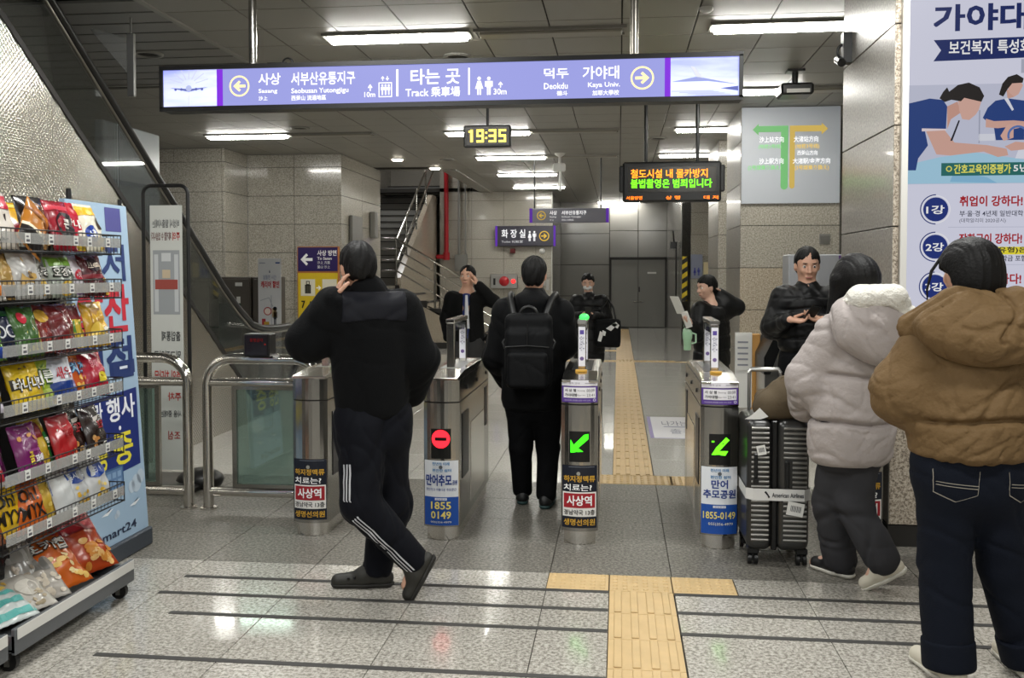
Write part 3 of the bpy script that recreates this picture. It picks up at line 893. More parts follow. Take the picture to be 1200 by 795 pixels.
p.line([(cx, BZ0 + .005), (cx, cz - .045)], .006, '#f3f5ff', 1)
p.build('aircraft_picture', bs)
p = Print(lambda x, y, l: Vector((x, BY - .007 - l * 1.5, y)), emit=E1)
zx = lambda a: fl(520 + a * .3); zz_ = lambda a, b: fz(520 + a * .3, 40 + b * .3)
p.poly([(zx(975), zz_(975, 122)), (zx(990), zz_(990, 124)), (zx(1022), zz_(1022, 168)), (zx(998), zz_(998, 165))], '#f4f6ff')
p.poly([(zx(905), zz_(905, 182)), (zx(998), zz_(998, 162)), (zx(1022), zz_(1022, 166)), (zx(1150), zz_(1150, 190)), (zx(1040), zz_(1040, 178))], '#a9b2ee')
p.poly([(zx(1085), zz_(1085, 205)), (zx(1150), zz_(1150, 196)), (zx(1150), zz_(1150, 214))], '#6e77c2')
for k in range(4): p.rect(zx(905 + 30 * k), zz_(1000, 214 + 5 * k), zx(1060 + 20 * k), zz_(1000, 217 + 5 * k), '#d9deff', 1)
p.build('wing_picture', bs)
for px in (298, 750):
    q = MB(); x = fl(px); q.cyl((x, BY + .07, BZ1), (x, BY + .07, CEIL), .026, n=12); q.cyl((x, BY + .07, BZ1 + .01), (x, BY + .07, BZ1 + .03), .05, n=12); q.build('hanging_pole', 'steel_dark' if px > 500 else 'steel', bs)
q = MB(); xx = fl(305); q.bx(xx, xx + .05, BY + .03, BY + .10, BZ1 + .012, BZ1 + .03); q.bx(xx + .07, xx + .20, BY + .04, BY + .09, BZ1 + .012, BZ1 + .035)
q.tube(arc((xx + .20, BY + .06, BZ1 + .03), .035, 0, 180, 8, (1, 0, 0), (0, 0, 1)), .006, 6); q.build('cable_clamp', 'black_plastic', bs)

# ---- digital clock
ck = thing('digital_clock', 'black digital clock with glowing yellow figures hanging beyond the long sign', 'clock', (-1.27, 9.0, 2.745))
q = MB(); q.rbox(-1.495, -1.035, 9.0, 9.09, 2.745, 2.957, .012); q.build('clock_case', 'black_plastic', ck)
q = MB(); q.bx(-1.472, -1.058, 8.996, 9.001, 2.768, 2.934); q.build('clock_face', plain('led_face', '#1c1408', .25), ck)
def seg(p, x, y, w, h, t, d, col, e):
    S7 = {'1': 'bc', '9': 'abcdfg', '3': 'abcdg', '5': 'acdfg'}[d]
    for c in S7:
        a = {'a': (x, y + h - t, x + w, y + h), 'b': (x + w - t, y + h / 2, x + w, y + h), 'c': (x + w - t, y, x + w, y + h / 2), 'd': (x, y, x + w, y + t), 'e': (x, y, x + t, y + h / 2), 'f': (x, y + h / 2, x + t, y + h), 'g': (x, y + h / 2 - t / 2, x + w, y + h / 2 + t / 2)}[c]
        p.rect(*a, col, 1, e=e)
p = Print(facing(-1.472, 8.995, 2.768))
for d, x in (('1', .035), ('9', .105), ('3', .225), ('5', .32)):
    if d == '1': p.rect(.045, .025, .07, .145, '#ffe65a', e=3); p.rect(.028, .118, .05, .135, '#ffe65a', e=3)
    else: seg(p, x, .022, .072, .124, .02, d, '#ffe65a', 3)
for y in (.055, .105): p.rect(.192, y, .21, y + .018, '#ffe65a', e=3)
p.build('clock_digits', ck)
hang_rod(ck, -1.265, 9.045, 2.957)

# ---- two-line LED message board
lb = thing('message_board', 'black message board with orange and green Korean text on two rods', 'display', (.59, 10.7, 2.33))
q = MB(); q.rbox(.04, 1.135, 10.7, 10.86, 2.33, 2.78, .02); q.build('board_case', 'black_plastic', lb)
for x0, x1 in ((.0, .06), (1.115, 1.175)):
    q = MB(); q.rbox(x0, x1, 10.71, 10.85, 2.44, 2.74, .015); q.build('end_cap', 'black_plastic', lb)
q = MB(); q.bx(.10, 1.075, 10.695, 10.701, 2.44, 2.72); q.build('screen', plain('led_glass', '#26231d', .25), lb)
p = Print(facing(.10, 10.694, 2.44))
p.text('철도시설 내 몰카방지', .03, .155, .88, .255, '#ff8a1e', 1, .012, e=3.2)
p.text('불법촬영은 범죄입니다', .03, .045, .93, .145, '#6dff1e', 1, .012, e=3.0)
p.text('서울방면', -.02, -.085, .16, -.045, '#ff7a1a', 1, .01, e=3); p.text('상 행', .42, -.085, .58, -.045, '#ff7a1a', 1, .01, e=3); p.text('대 저', .84, -.085, 1.0, -.045, '#ff7a1a', 1, .01, e=3)
p.build('led_text', lb)
hang_rod(lb, .30, 10.78, 2.78, .022); hang_rod(lb, .875, 10.78, 2.78, .022)

# ---- small direction sign farther back, and the toilet sign on the wall
ss = thing('direction_sign', 'small grey direction sign with purple ends hanging far back', 'sign', (-.83, 15.7, 2.36))
q = MB(); q.rbox(-1.49, -.165, 15.7, 15.80, 2.36, 2.60, .008); q.build('sign_box', plain('sign_grey', '#63626b', .35), ss)
p = Print(facing(-1.49, 15.699, 2.36), lift=.002)
p.rect(0, 0, .05, .24, '#7a3fd0', 1, e=.5); p.rect(1.275, 0, 1.325, .24, '#7a3fd0', 1, e=.5)
p.ring(.20, .12, .075, .014, '#f0c84a', 1, e=.7); p.arrow(.20, .12, .085, .08, 'l', '#f0c84a', 1, e=.7)
p.text('사상', .34, .13, .46, .20, '#ffffff', 1, .02, e=1); p.text('Sasang', .34, .08, .45, .11, '#ffffff', 1, .02, e=.8); p.text('沙上', .34, .03, .41, .06, '#ffffff', 1, .0, e=.8)
p.text('서부산유통지구', .54, .13, .95, .20, '#ffffff', 1, .02, e=1); p.text('Seobusan Yutongjigu', .54, .08, .86, .11, '#ffffff', 1, .02, e=.8); p.text('西釜山 流通地區', .54, .03, .74, .06, '#ffffff', 1, 0, e=.8)
p.build('lettering', ss)
hang_rod(ss, -1.41, 15.75, 2.60, .012); hang_rod(ss, -.30, 15.75, 2.60, .012)
ts = thing('toilet_sign', 'dark toilet sign with white figures on the back wall', 'sign', (-2.2, 22.3, 2.1))
q = MB(); q.rbox(-2.93, -1.49, 22.26, 22.39, 2.145, 2.63, .01); q.build('sign_box', plain('sign_dark', '#3a3844', .3), ts)
p = Print(facing(-2.93, 22.255, 2.145), lift=.004)
p.rect(0, 0, .05, .485, '#7a3fd0', e=.6); p.rect(1.39, 0, 1.44, .485, '#7a3fd0', e=.6)
p.text('화 장 실', .15, .20, .72, .40, '#ffffff', 1, .02, e=1); p.text('Toilet 化粧室', .15, .08, .66, .14, '#ffffff', 1, .0, e=.8)
p.person(.78, .12, .87, .36, '#ffffff', 1, True, e=1); p.person(.89, .12, .98, .36, '#ffffff', 1, e=1)
p.ring(1.17, .24, .12, .022, '#f0c84a', e=.9); p.arrow(1.17, .24, .14, .12, 'r', '#f0c84a', e=.9)
p.build('lettering', ts)

# ---- things on the far walls
al = thing('alarm_panel', 'grey fire alarm panel with red bell on the back wall', 'alarm', (-2.8, 22.3, 1.1))
q = MB(); q.rbox(-3.05, -2.4, 22.28, 22.39, 1.14, 1.48, .01); q.build('panel_box', 'alu', al)
q = MB(); q.lathe((0, 0, 0), [(.12, 0), (.11, .04), (.0001, .05)], 16); q.v = [(-2.72 + a, 22.28 - c, 1.31 + b) for a, b, c in q.v]; q.build('bell', 'red_paint', al)
q = MB(); q.ell((-2.5, 22.27, 1.31), (.055, .04, .055), 10, 7); q.build('lamp', plain('red_lamp', '#e02525', .3, emit=3), al)
q = MB(); q.bx(-2.98, -2.93, 22.27, 22.29, 1.22, 1.38); q.build('label_plate', 'black_plastic', al)
q = MB(); q.rbox(-2.58, -2.46, 22.3, 22.39, 1.98, 2.09, .01); tag(q.build('call_box', plain('maroon', '#5c1414', .4), base=(-2.52, 22.35, 2.03)), 'small dark red box under the toilet sign', 'alarm box')
q = MB(); q.lathe((0, 0, 0), [(.07, 0), (.065, .05), (.0001, .06)], 14); q.v = [(-1.82 + a, 22.39 - c, 2.03 + b) for a, b, c in q.v]; tag(q.build('wall_clock', 'white_plastic', base=(-1.82, 22.35, 2.03)), 'small round white disc on the wall under the right end of the toilet sign', 'disc')
q = MB(); q.bx(-1.72, -1.66, 22.36, 22.39, 1.1, 1.35); q.bx(-1.9, -1.74, 22.36, 22.39, 1.2, 1.62)
tag(q.build('notice_plate', 'alu', base=(-1.8, 22.38, 1.3)), 'grey notice plate at the right end of the back wall', 'notice')
# access point on a stem
ap = thing('access_point', 'white box with down-pointing rod hanging from the ceiling behind the clock', 'antenna', (-.95, 15.2, 2.9))
q = MB(); q.cyl((-.95, 15.2, 3.28), (-.95, 15.2, CEIL), .02, n=8); q.lathe((-.95, 15.2, CEIL), [(.09, 0), (.07, -.03), (.02, -.06)], 12); q.build('stem', 'white_metal', ap)
q = MB(); q.rbox(-1.06, -.86, 15.14, 15.28, 3.16, 3.29, .02); q.build('housing', 'white_plastic', ap)
q = MB(); q.rbox(-.965, -.925, 15.18, 15.22, 2.84, 3.165, .01); q.build('rod', plain('rod_white', '#f2f2ef', .3), ap)  # rod in one plain white
# vent panel and box on the left wall's return
q = MB(); q.rbox(-4.46, -4.40, 15.25, 15.85, 1.78, 2.48, .01)
tag(q.build('wall_cabinet', 'grey_paint', base=(-4.43, 15.6, 2.1)), 'dark grey flat cabinet on the stone wall before the stairs', 'cabinet')
q = MB(); q.rbox(-4.46, -4.36, 16.55, 16.75, 2.15, 2.62, .01)
tag(q.build('wall_box', 'grey_paint', base=(-4.43, 16.65, 2.4)), 'narrow dark box at the very edge of the stair opening', 'box')
q = MB(); q.bx(1.29, 1.312, 20.3, 21.0, 0.95, 1.95); tag(q.build('hazard_strip', 'hazard', base=(1.3, 20.6, .95)), 'yellow and black hazard strip at the passage corner', 'hazard strip')
hz = bpy.data.objects['hazard_strip']
q = MB(); q.bx(1.32, 1.43, 19.97, 19.995, .93, 1.86)
hz.data = q.mesh('hazard_strip', 'hazard', Vector((1.3, 20.6, .95)))
q = MB(); q.bx(1.50, 1.74, 19.96, 19.995, 1.40, 1.90); wp_ = tag(q.build('wall_notice', plain('blue_grey', '#8d93a8', .35), base=(1.62, 19.98, 1.4)), 'blue-grey toilet notice beside the hazard strip', 'notice')
p = Print(facing(1.50, 19.955, 1.40), lift=.003); p.person(.05, .06, .11, .22, '#3a3f9a', 1, True); p.person(.13, .06, .19, .22, '#3a3f9a'); p.build('pictogram', wp_)
q = MB(); q.bx(1.76, 1.9, 19.96, 19.995, 1.42, 1.74); p2 = tag(q.build('wall_notice', plain('warm_white', '#d7c9a0', .5), base=(1.83, 19.98, 1.42)), 'small cream notice right of the blue-grey one', 'notice')
q = MB(); q.tube([(1.29, 21.2, 2.2), (1.22, 21.2, 2.18), (1.2, 21.2, 2.45)], .02, 6); q.bx(1.14, 1.26, 21.1, 21.3, 2.05, 2.2); q.cyl((1.27, 21.2, 2.2), (1.27, 21.2, .9), .018, n=6)
tag(q.build('wall_camera', 'black_plastic', base=(1.27, 21.2, 2.1)), 'black bracket with cable on the passage wall', 'bracket')

# ---- projector and the arrows it throws on the column, CCTV on the poster column
pj = thing('ceiling_projector', 'black projector under the ceiling before the stone column', 'projector', (1.64, 9.2, 3.2))
q = MB(); q.rbox(1.50, 1.80, 9.05, 9.35, 3.20, 3.31, .02); q.build('housing', 'black_plastic', pj)
q = MB(); q.cyl((1.65, 9.2, 3.31), (1.65, 9.2, CEIL), .03, n=8); q.bx(1.57, 1.73, 9.12, 9.28, CEIL - .02, CEIL); q.build('bracket', 'black_paint', pj)
q = MB(); q.cyl((1.58, 9.36, 3.25), (1.58, 9.34, 3.25), .04, n=12); q.build('lens', 'white_metal', pj)
q = MB(); q.bx(1.55, 1.76, 9.04, 9.052, 3.215, 3.25); q.build('rear_panel', 'white_metal', pj)
ps = thing('projection_screen', 'pale grey screen with green and yellow arrows on the stone column', 'screen', (1.98, 11.18, 2.34))
q = MB(); q.bx(1.412, 2.515, 11.165, 11.196, 2.335, 3.44); q.build('screen_sheet', plain('screen_white', '#a9adb3', .5, emit=.1, ecol='#dfe8f2'), ps)
SX = lambda px: 1.405 + (px - 868) / 119 * 1.12
SZ = lambda py: 3.44 - (py - 125) / 113 * 1.105
p = Print(lambda x, y, l: Vector((x, 11.163 - l * 1.5, y)), emit=.7)
X = lambda zx_: SX(840 + zx_ * .2389); Z = lambda zy_: SZ(90 + zy_ * .2389)
G_, Y_ = '#8edc8c', '#ecca6a'
p.rect(X(200), Z(238), X(352), Z(268), G_); p.poly([(X(174), Z(256)), (X(204), Z(226)), (X(204), Z(284))], G_); p.rect(X(316), Z(268), X(352), Z(535), G_); p.disc(X(334), Z(535), X(352) - X(334), G_)
p.rect(X(360), Z(238), X(520), Z(268), Y_); p.poly([(X(550), Z(256)), (X(518), Z(226)), (X(518), Z(284))], Y_); p.rect(X(360), Z(268), X(386), Z(535), Y_); p.disc(X(373), Z(535), X(386) - X(373), Y_)
W_ = '#ffffff'
for t_, a, b, c, d, cc in (('沙上站方向', 208, 290, 330, 320, W_), ('(地铁2号线)', 204, 328, 318, 352, G_), ('沙上駅方向', 208, 396, 330, 426, W_), ('(2号線乗り換え)', 152, 430, 318, 458, G_), ('大渚站方向', 380, 290, 502, 320, W_), ('(地铁3号线)', 388, 328, 508, 354, Y_), ('西釜山方向', 398, 360, 498, 384, W_), ('大渚駅/金海方向', 376, 398, 562, 426, W_), ('(3号線乗り換え)', 386, 432, 556, 460, Y_)):
    p.text(t_, X(a), Z(d), X(c), Z(b), cc, 2, .015, e=1.1)
p.build('projected_arrows', ps)
cc = thing('cctv_camera', 'black security camera on the side of the poster column near the ceiling', 'camera', (1.5, 6.5, 2.95))
q = MB(); q.bx(1.46, 1.515, 6.42, 6.5, 2.92, 3.12); q.build('bracket', 'black_paint', cc)
q = MB(); q.tube(arc((1.48, 6.46, 3.0), .05, 90, 270, 8, (1, 0, 0), (0, 0, 1)), .010, 6); q.cyl((1.45, 6.42, 2.92), (1.45, 6.53, 2.96), .028, n=12); q.build('camera_head', 'black_plastic', cc)

# ---- poster light box on the near column
po = thing('poster_board', 'tall white college recruitment poster with nurses on the near column', 'poster', (2.3, 5.44, 1.0))
PY = 5.41
q = MB(); q.rbox(1.545, 3.15, PY, 5.45, .95, 3.40, .006); q.build('poster_case', 'alu', po)
q = MB(); q.bx(1.545, 1.578, PY - .012, PY + .004, .95, 3.40); q.bx(3.12, 3.15, PY - .012, PY + .004, .95, 3.40); q.bx(1.545, 3.15, PY - .012, PY + .004, .95, .985); q.bx(1.545, 3.15, PY - .012, PY + .004, 3.365, 3.40); q.build('poster_frame', 'white_metal', po)
PXO = [0.0]
PX = lambda px: 1.572 + (px + PXO[0] - 1064) * .00447
PZ = lambda px, py: 2.57 - (py - 100) * .00467 + (px - 1064) * .00467 * .012
p = Print(lambda x, y, l: Vector((x, PY - .002 - l, y)), emit=.72)
p.rect(1.578, .985, 3.12, 3.365, '#dfe0f2', 0)
def pt(t, x0, y0, x1, y1, col, bold=.02, l=3): p.text(t, PX(x0), PZ(x0, y1), PX(x1), PZ(x0, y0), col, l, bold)
def pr(x0, y0, x1, y1, col, l=1): p.rect(PX(x0), PZ(x0, y1), PX(x1), PZ(x0, y0), col, l)
def pp(pts, col, l=1): p.poly([(PX(1040 + a * .2516), PZ(1100, b * .2516)) for a, b in pts], col, l)
pt('가야대', 1094, 8, 1203, 38, '#1d2b66', .05); pt('학교', 1212, 8, 1285, 38, '#1d2b66', .05)
pp([(215, 192), (1060, 182), (1060, 276), (215, 290), (250, 240)], '#1e2d68', 1); pt('보건복지 특성화', 1112, 50, 1207, 66, '#ffffff')
# picture of two nurses at a bedside
pr(1064, 100, 1360, 216, '#c9cce0', 1)
pp([(430, 520), (436, 520), (436, 672), (430, 672)], '#a5a9bd', 2); pp([(430, 630), (505, 630), (505, 662), (430, 662)], '#dfe1ec', 2)
pp([(95, 770), (250, 735), (420, 715), (640, 750), (900, 770), (900, 858), (95, 858)], '#a9d3ea', 3); pp([(320, 800), (470, 830), (520, 858), (300, 850)], '#8bbfe0', 4)
pp([(620, 690), (900, 690), (900, 760), (600, 745)], '#e4e6f2', 4)
pp([(95, 485), (200, 462), (262, 470), (282, 500), (278, 606), (180, 612), (195, 680), (150, 740), (140, 795), (95, 795)], '#2a4585', 4)
pp([(165, 600), (278, 604), (278, 612), (165, 614)], '#e9d9dd', 5)
pp([(185, 614), (272, 610), (318, 668), (470, 682), (560, 700), (568, 730), (520, 738), (455, 712), (300, 728), (235, 722)], '#d8ab9d', 5)
pp([(282, 500), (330, 478), (345, 530), (300, 560), (284, 606)], '#cf9f90', 4)
pp([(330, 455), (400, 470), (440, 478), (428, 520), (415, 540), (385, 565), (352, 560), (338, 520)], '#dcb0a2', 5)
pp([(245, 462), (262, 432), (280, 412), (290, 432), (330, 402), (380, 392), (430, 415), (452, 455), (440, 482), (400, 472), (360, 462), (345, 478), (300, 470), (270, 480)], '#2a2625', 6)
pp([(335, 565), (342, 567), (308, 660), (298, 660)], '#22242c', 6)
pp([(505, 478), (560, 468), (640, 480), (640, 660), (510, 660), (500, 600), (448, 556), (470, 510)], '#2a4585', 3); pp([(545, 470), (562, 466), (590, 520), (582, 526)], '#e3e5ef', 4)
pp([(462, 560), (500, 572), (590, 570), (640, 575), (640, 590), (520, 605), (462, 600)], '#d8ab9d', 4)
pp([(555, 430), (600, 420), (612, 440), (590, 462), (560, 470)], '#d3a596', 3); pp([(560, 400), (615, 385), (630, 410), (610, 450), (590, 462), (565, 440)], '#dcb0a2', 4)
pp([(520, 450), (535, 400), (560, 370), (600, 358), (632, 378), (628, 398), (580, 400), (560, 425), (540, 460)], '#2a2625', 5)
pp([(530, 640), (560, 590), (640, 585), (640, 600), (590, 610), (590, 650), (545, 664)], '#dcb0a2', 6); p.ring(PX(1040 + 610 * .2516), PZ(1100, 640 * .2516), .055, .012, '#5d79b8', 7, a0=20, a1=200)
pp([(550, 690), (600, 668), (640, 672), (640, 705), (580, 710)], '#d8ab9d', 6)
p.rect(PX(1196), PZ(1200, 74), PX(1240), PZ(1200, 90), '#b4b7c8', 3)
pr(1105, 192, 1290, 207, '#2c6f6a', 7); pt('간호교육인증평가', 1120, 194, 1186, 205, '#f3ee6a', .03, 8); pt('5년', 1189, 195, 1206, 204, '#ffffff', .02, 8); p.ring(PX(1114), PZ(1114, 199), .016, .006, '#e8e36a', 8)
PXO[0] = 2.5
for k, (cy, hd, s1, s2) in enumerate([(246, '취업이 강하다!', '부·울·경 4년제 일반대학 중', '(대학알리미 2020공시)'), (290, '장학금이 강하다!', '국가장학금(1,2유형)은 장학금 포함', '(대학알리미 공시)'), (337, '실습이 강하다!', '전국 최대 실습 병원', '(부산 경남)')]):
    cx, cz = PX(1097), PZ(1097, cy)
    p.disc(cx, cz, .066, '#22357f', 2, n=28); p.ring(cx, cz, .078, .006, '#f5f5fb', 2, 32); p.ring(cx, cz, .083, .006, '#22357f', 3, 24, a0=90, a1=270)
    p.text('%d강' % (k + 1), cx - .05, cz - .026, cx + .045, cz + .022, '#ffffff', 4, .03)
    pt(hd, 1125, cy - 15, 1198, cy - 3, '#b0202b', .045)
    if k == 1:
        pr(1160, cy + 1, 1215, cy + 10, '#f0e23c', 2); pt(',2유형)은', 1163, cy + 1, 1204, cy + 9, '#22242f', .03); pt('장학금 포함', 1168, cy + 11, 1204, cy + 18, '#3b3e50'); pt('공시)', 1165, cy + 19, 1180, cy + 25, '#3b3e50')
    else:
        pt(s1, 1125, cy + 2, 1208, cy + 9, '#3b3e50', .01); pt(s2, 1125, cy + 11, 1179, cy + 17, '#3b3e50', .0)
    pr(1112, cy + 21, 1300, cy + 21.5, '#b9bbd0', 1)
p.build('poster_print', po)
# black power strip / clip at the poster edge is left to the frame

# ================================================================== ticket gates
GXS = [-1.787, -1.008, -.216, .56, 1.335]
GY0, GY1 = 5.26, 6.52
GW = .104
def gate_front(x):          # the rounded front of the pedestal
    return GY0 + .030 * (min(abs(x), GW) / GW) ** 2
def sticker_pharm(t, gx):
    p = Print(lambda x, y, l: Vector((gx + x, gate_front(x) - .003 - l * 2.1, y)))
    N = 8
    p.rect(-.098, .10, .098, .455, '#161c2a', 0, N)
    p.rect(-.06, .446, .085, .448, '#8a8f9a', 1, 4); p.disc(-.005, .41, .011, '#9a9a94', 2, n=12)
    p.text('하지정맥류', -.088, .362, .088, .398, '#d9a93c', 2, .03); p.text('치료는?', -.088, .312, .07, .35, '#ffffff', 2, .03)
    p.rect(-.094, .165, .094, .305, '#f2f0ec', 1, N); p.rect(-.088, .215, .088, .297, '#a3202c', 2, N)
    p.text('사상역', -.07, .228, .07, .285, '#ffffff', 3, .035); p.text('경남약국 13층', -.088, .175, .088, .205, '#22242a', 3, .02)
    p.text('생명선의원', -.088, .115, .088, .152, '#d9a93c', 2, .03)
    p.build('pharmacy_sticker', t)
def sticker_park(t, gx, two):
    p = Print(lambda x, y, l: Vector((gx + x, gate_front(x) - .003 - l * 2.1, y)))
    N = 8
    p.rect(-.098, .255, .098, .465, '#e6eaf0', 0, N); p.rect(-.098, .09, .098, .255, '#1c4fa6', 0, N)
    p.text('천년의 미래', -.05, .438, .05, .456, '#2f7fb6', 2, .03); p.text('편안한 쉼터', -.05, .400, .06, .418, '#2f7fb6', 2, .03); p.disc(0, .428, .011, '#5c6066', 3, n=12)
    if two:
        p.text('만어', -.045, .345, .045, .393, '#1e3d8c', 2, .04); p.text('추모공원', -.088, .29, .088, .338, '#1e3d8c', 2, .04)
        p.rect(-.035, .236, .035, .249, '#e6eaf0', 1, 4); p.text('상담문의', -.028, .238, .028, .247, '#1c4fa6', 2)
        p.text('1855-0149', -.088, .175, .088, .215, '#f4e27a', 2, .02); p.text('055)356-4979', -.06, .135, .075, .155, '#e8e8d8', 2)
    else:
        p.text('만어추모', -.088, .32, .062, .385, '#1e3d8c', 2, .04); p.text('공원', .066, .325, .092, .352, '#1e3d8c', 2, .03); p.text('편안하고 아름다운 추모공간', -.088, .29, .088, .306, '#26428c', 2, .01)
        p.rect(-.035, .236, .035, .25, '#e6eaf0', 1, 4); p.text('상담문의', -.028, .238, .028, .248, '#1c4fa6', 2)
        p.text('1855', -.058, .185, .058, .228, '#f4e27a', 2, .03); p.text('0149', -.058, .13, .058, .173, '#f4e27a', 2, .03); p.text('055)356-4979', -.06, .102, .06, .116, '#e8e8d8', 2)
    p.build('park_sticker', t)
def top_label(t, gx):
    p = Print(lambda x, y, l: Vector((gx + x, gate_front(x) - .003 - l * 2.1, y)))
    p.rect(-.1, .905, .1, .938, '#e9e7ef', 0, 8); p.rect(-.1, .812, .1, .903, '#5a3d93', 0, 8); p.rect(-.09, .838, .09, .897, '#f1f0f4', 1, 8)
    p.text('사 상 행', -.083, .872, -.02, .889, '#22202a', 2, .03); p.text('Sasang', -.012, .874, .03, .884, '#55505f', 2); p.text('00:09', .04, .872, .083, .888, '#4a4754', 2)
    p.text('가야대행', -.083, .846, -.015, .863, '#22202a', 2, .03); p.text('Kaya Univ.', -.012, .848, .035, .858, '#55505f', 2); p.text('23:41', .04, .846, .083, .862, '#4a4754', 2)
    p.text('부산김해 경전철 운행 시각 안내', -.085, .82, .06, .829, '#d9d2ea', 2); p.ring(.083, .826, .008, .003, '#e8e4f4', 2, 12)
    p.text('열차 안내', -.06, .916, .0, .926, '#6a6675', 2); p.rect(.03, .919, .085, .922, '#8d8a96', 2)
    p.build('timetable_label', t)
def ticket_gate(gx, label, kind, light, toplab):
    t = thing('ticket_gate', label, 'ticket gate', (gx, (GY0 + GY1) / 2, 0), 'row of ticket gates')
    out = [(GW * math.sin(R(a)) if abs(a) < 90 else 0, 0) for a in ()]
    fr = [(x, gate_front(x)) for x in [-GW + 2 * GW * k / 10 for k in range(11)]]
    rear = [(x, GY0 + GY1 - gate_front(x)) for x, _ in fr[::-1]]
    o = fr + rear
    sc = lambda k, dy: [(x * k, (y - (GY0 + GY1) / 2) * k + (GY0 + GY1) / 2 + dy) for x, y in o]
    fn = lambda u, v, e: (gx + u, v, e)
    q = MB(); q.prism([(x * .86, y + (.02 if y < (GY0 + GY1) / 2 else -.02)) for x, y in o], 0, .08, fn); q.build('plinth', 'steel_bright', t)
    q = MB(); q.prism(o, .08, .795, fn); q.build('pedestal', 'steel', t)
    q = MB(); q.prism(sc(.985, 0), .795, .803, fn); q.build('seam', 'dark_trim', t)
    q = MB(); q.prism(o, .803, .925, fn); q.build('upper_body', 'steel', t)
    # top: bright cap sloping up from the front lip
    q = MB()
    prof = [(GY0 + .004, .925), (GY0 + .004, .94), (GY0 + .26, .965), (GY1 - .25, .965), (GY1 - .004, .93), (GY1 - .004, .925)]
    q.prism(prof, -GW + .004, GW - .004, lambda u, v, e: (gx + e, u, v)); q.build('top_cap', 'steel_bright', t, bevel=.004)
    q = MB(); q.bx(gx - .06, gx + .06, GY0 + .30, GY1 - .35, .965, .9665); q.build('reader_plate', 'black_plastic' if toplab else 'alu', t)
    if toplab:
        q = MB(); q.cyl((gx, GY0 + .24, .962), (gx, GY0 + .24, .972), .035, n=16); q.build('card_spot', plain('amber', '#c99a3a', .4), t)
    for s in (-1, 1):
        xs = gx + s * GW
        for ya_, yb_, za_, zb_ in ((GY0 + .12, GY0 + .34, .34, .72), (GY1 - .22, GY1 - .12, .50, .76)):
            q = MB(); q.bx(min(xs, xs + s * .004), max(xs, xs + s * .004), ya_, yb_, za_, zb_); q.build('flap_slot', 'black_plastic', t)
        q = MB(); q.bx(min(xs, xs + s * .003), max(xs, xs + s * .003), GY0 + .44, GY1 - .26, .13, .62); q.build('side_panel', 'steel_bright', t)
        for yy in (GY0 + .3, GY0 + .7, GY1 - .15):
            q = MB(); q.cyl((xs, yy, .855), (xs + s * .006, yy, .855), .013, n=10); q.build('sensor', 'black_rubber', t)
    # black lamp window with its light
    p = Print(lambda x, y, l: Vector((gx + x, gate_front(x) - .0018 - l, y)))
    if light:
        p.rect(-.058, .475, .058, .648, '#0a0b0a', 0, 6)
        p.build('indicator_window', t)
    p = Print(lambda x, y, l: Vector((gx + x, gate_front(x) - .005 - l * 1.1, y)))
    if light == 'stop':
        p.disc(0, .59, .053, '#ff2430', 0, e=2.6, n=28); p.rect(-.034, .58, .034, .60, '#1a0507', 2, 8)
    elif light == 'go':
        p.poly([(.05, .635), (.05, .605), (-.008, .555), (.022, .535), (-.05, .528), (-.05, .602), (-.032, .572), (.026, .630)], '#3dff1e', 0, e=2.2)
    elif light == 'go2':
        p.poly([(.034, .632), (.052, .615), (-.004, .555), (.045, .555), (.03, .530), (-.045, .533), (-.02, .575)], '#66ff1e', 0, e=2.2)
        p.rect(-.045, .602, -.03, .611, '#66ff1e', 0, e=1.5)
    p.build('indicator_light', t) if p.mb.f else None
    (sticker_pharm if kind == 'a' else lambda a, b: sticker_park(a, b, light == 'go2'))(t, gx)
    if toplab: top_label(t, gx)
    # sensor portal
    ya, yb = GY0 + .34, GY0 + .78
    for yy in (ya, yb):
        q = MB(); q.rbox(gx - .024, gx + .024, yy - .02, yy + .02, .962, 1.235, .004); q.build('portal_post', 'steel_bright', t)
        if not toplab and yy == ya: continue
        p = Print(facing(gx - .02, yy - .0205, .985))
        p.rect(0, 0, .04, .235, '#e3e3ea', 1); p.rect(.008, .19, .032, .215, '#5a4a9a', 2); p.text('교통카드', .006, .09, .034, .18, '#6b6b86', 2); p.disc(.02, .045, .012, '#6d5a8e', 2, n=12)
        p.build('post_label', t)
    q = MB(); q.rbox(gx - .028, gx + .028, ya - .03, yb + .03, 1.235, 1.262, .005); q.build('portal_bar', 'steel_bright' if kind == 'b' else 'alu', t)
    q = MB(); q.bx(gx - .02, gx + .02, ya + .02, yb - .02, 1.185, 1.235); q.build('portal_web', 'pane_dark', t)
    if light == 'go' :
        q = MB(); q.ell((gx + .012, ya + .02, 1.275), (.03, .03, .022), 12, 7); q.build('status_lamp', plain('green_lamp', '#3fe35a', .3, emit=1.6), t)
    return t
ticket_gate(GXS[0], 'steel ticket gate beside the glass railing, clinic sticker and no lit light', 'a', None, False)
ticket_gate(GXS[1], 'steel ticket gate showing a round red stop light', 'b', 'stop', False)
ticket_gate(GXS[2], 'steel ticket gate with green arrow, clinic sticker and timetable label', 'a', 'go', True)
ticket_gate(GXS[3], 'steel ticket gate with green arrow and blue memorial park sticker', 'b', 'go2', True)
ticket_gate(GXS[4], 'steel ticket gate tucked against the poster column behind the grey coat', 'a', None, False)

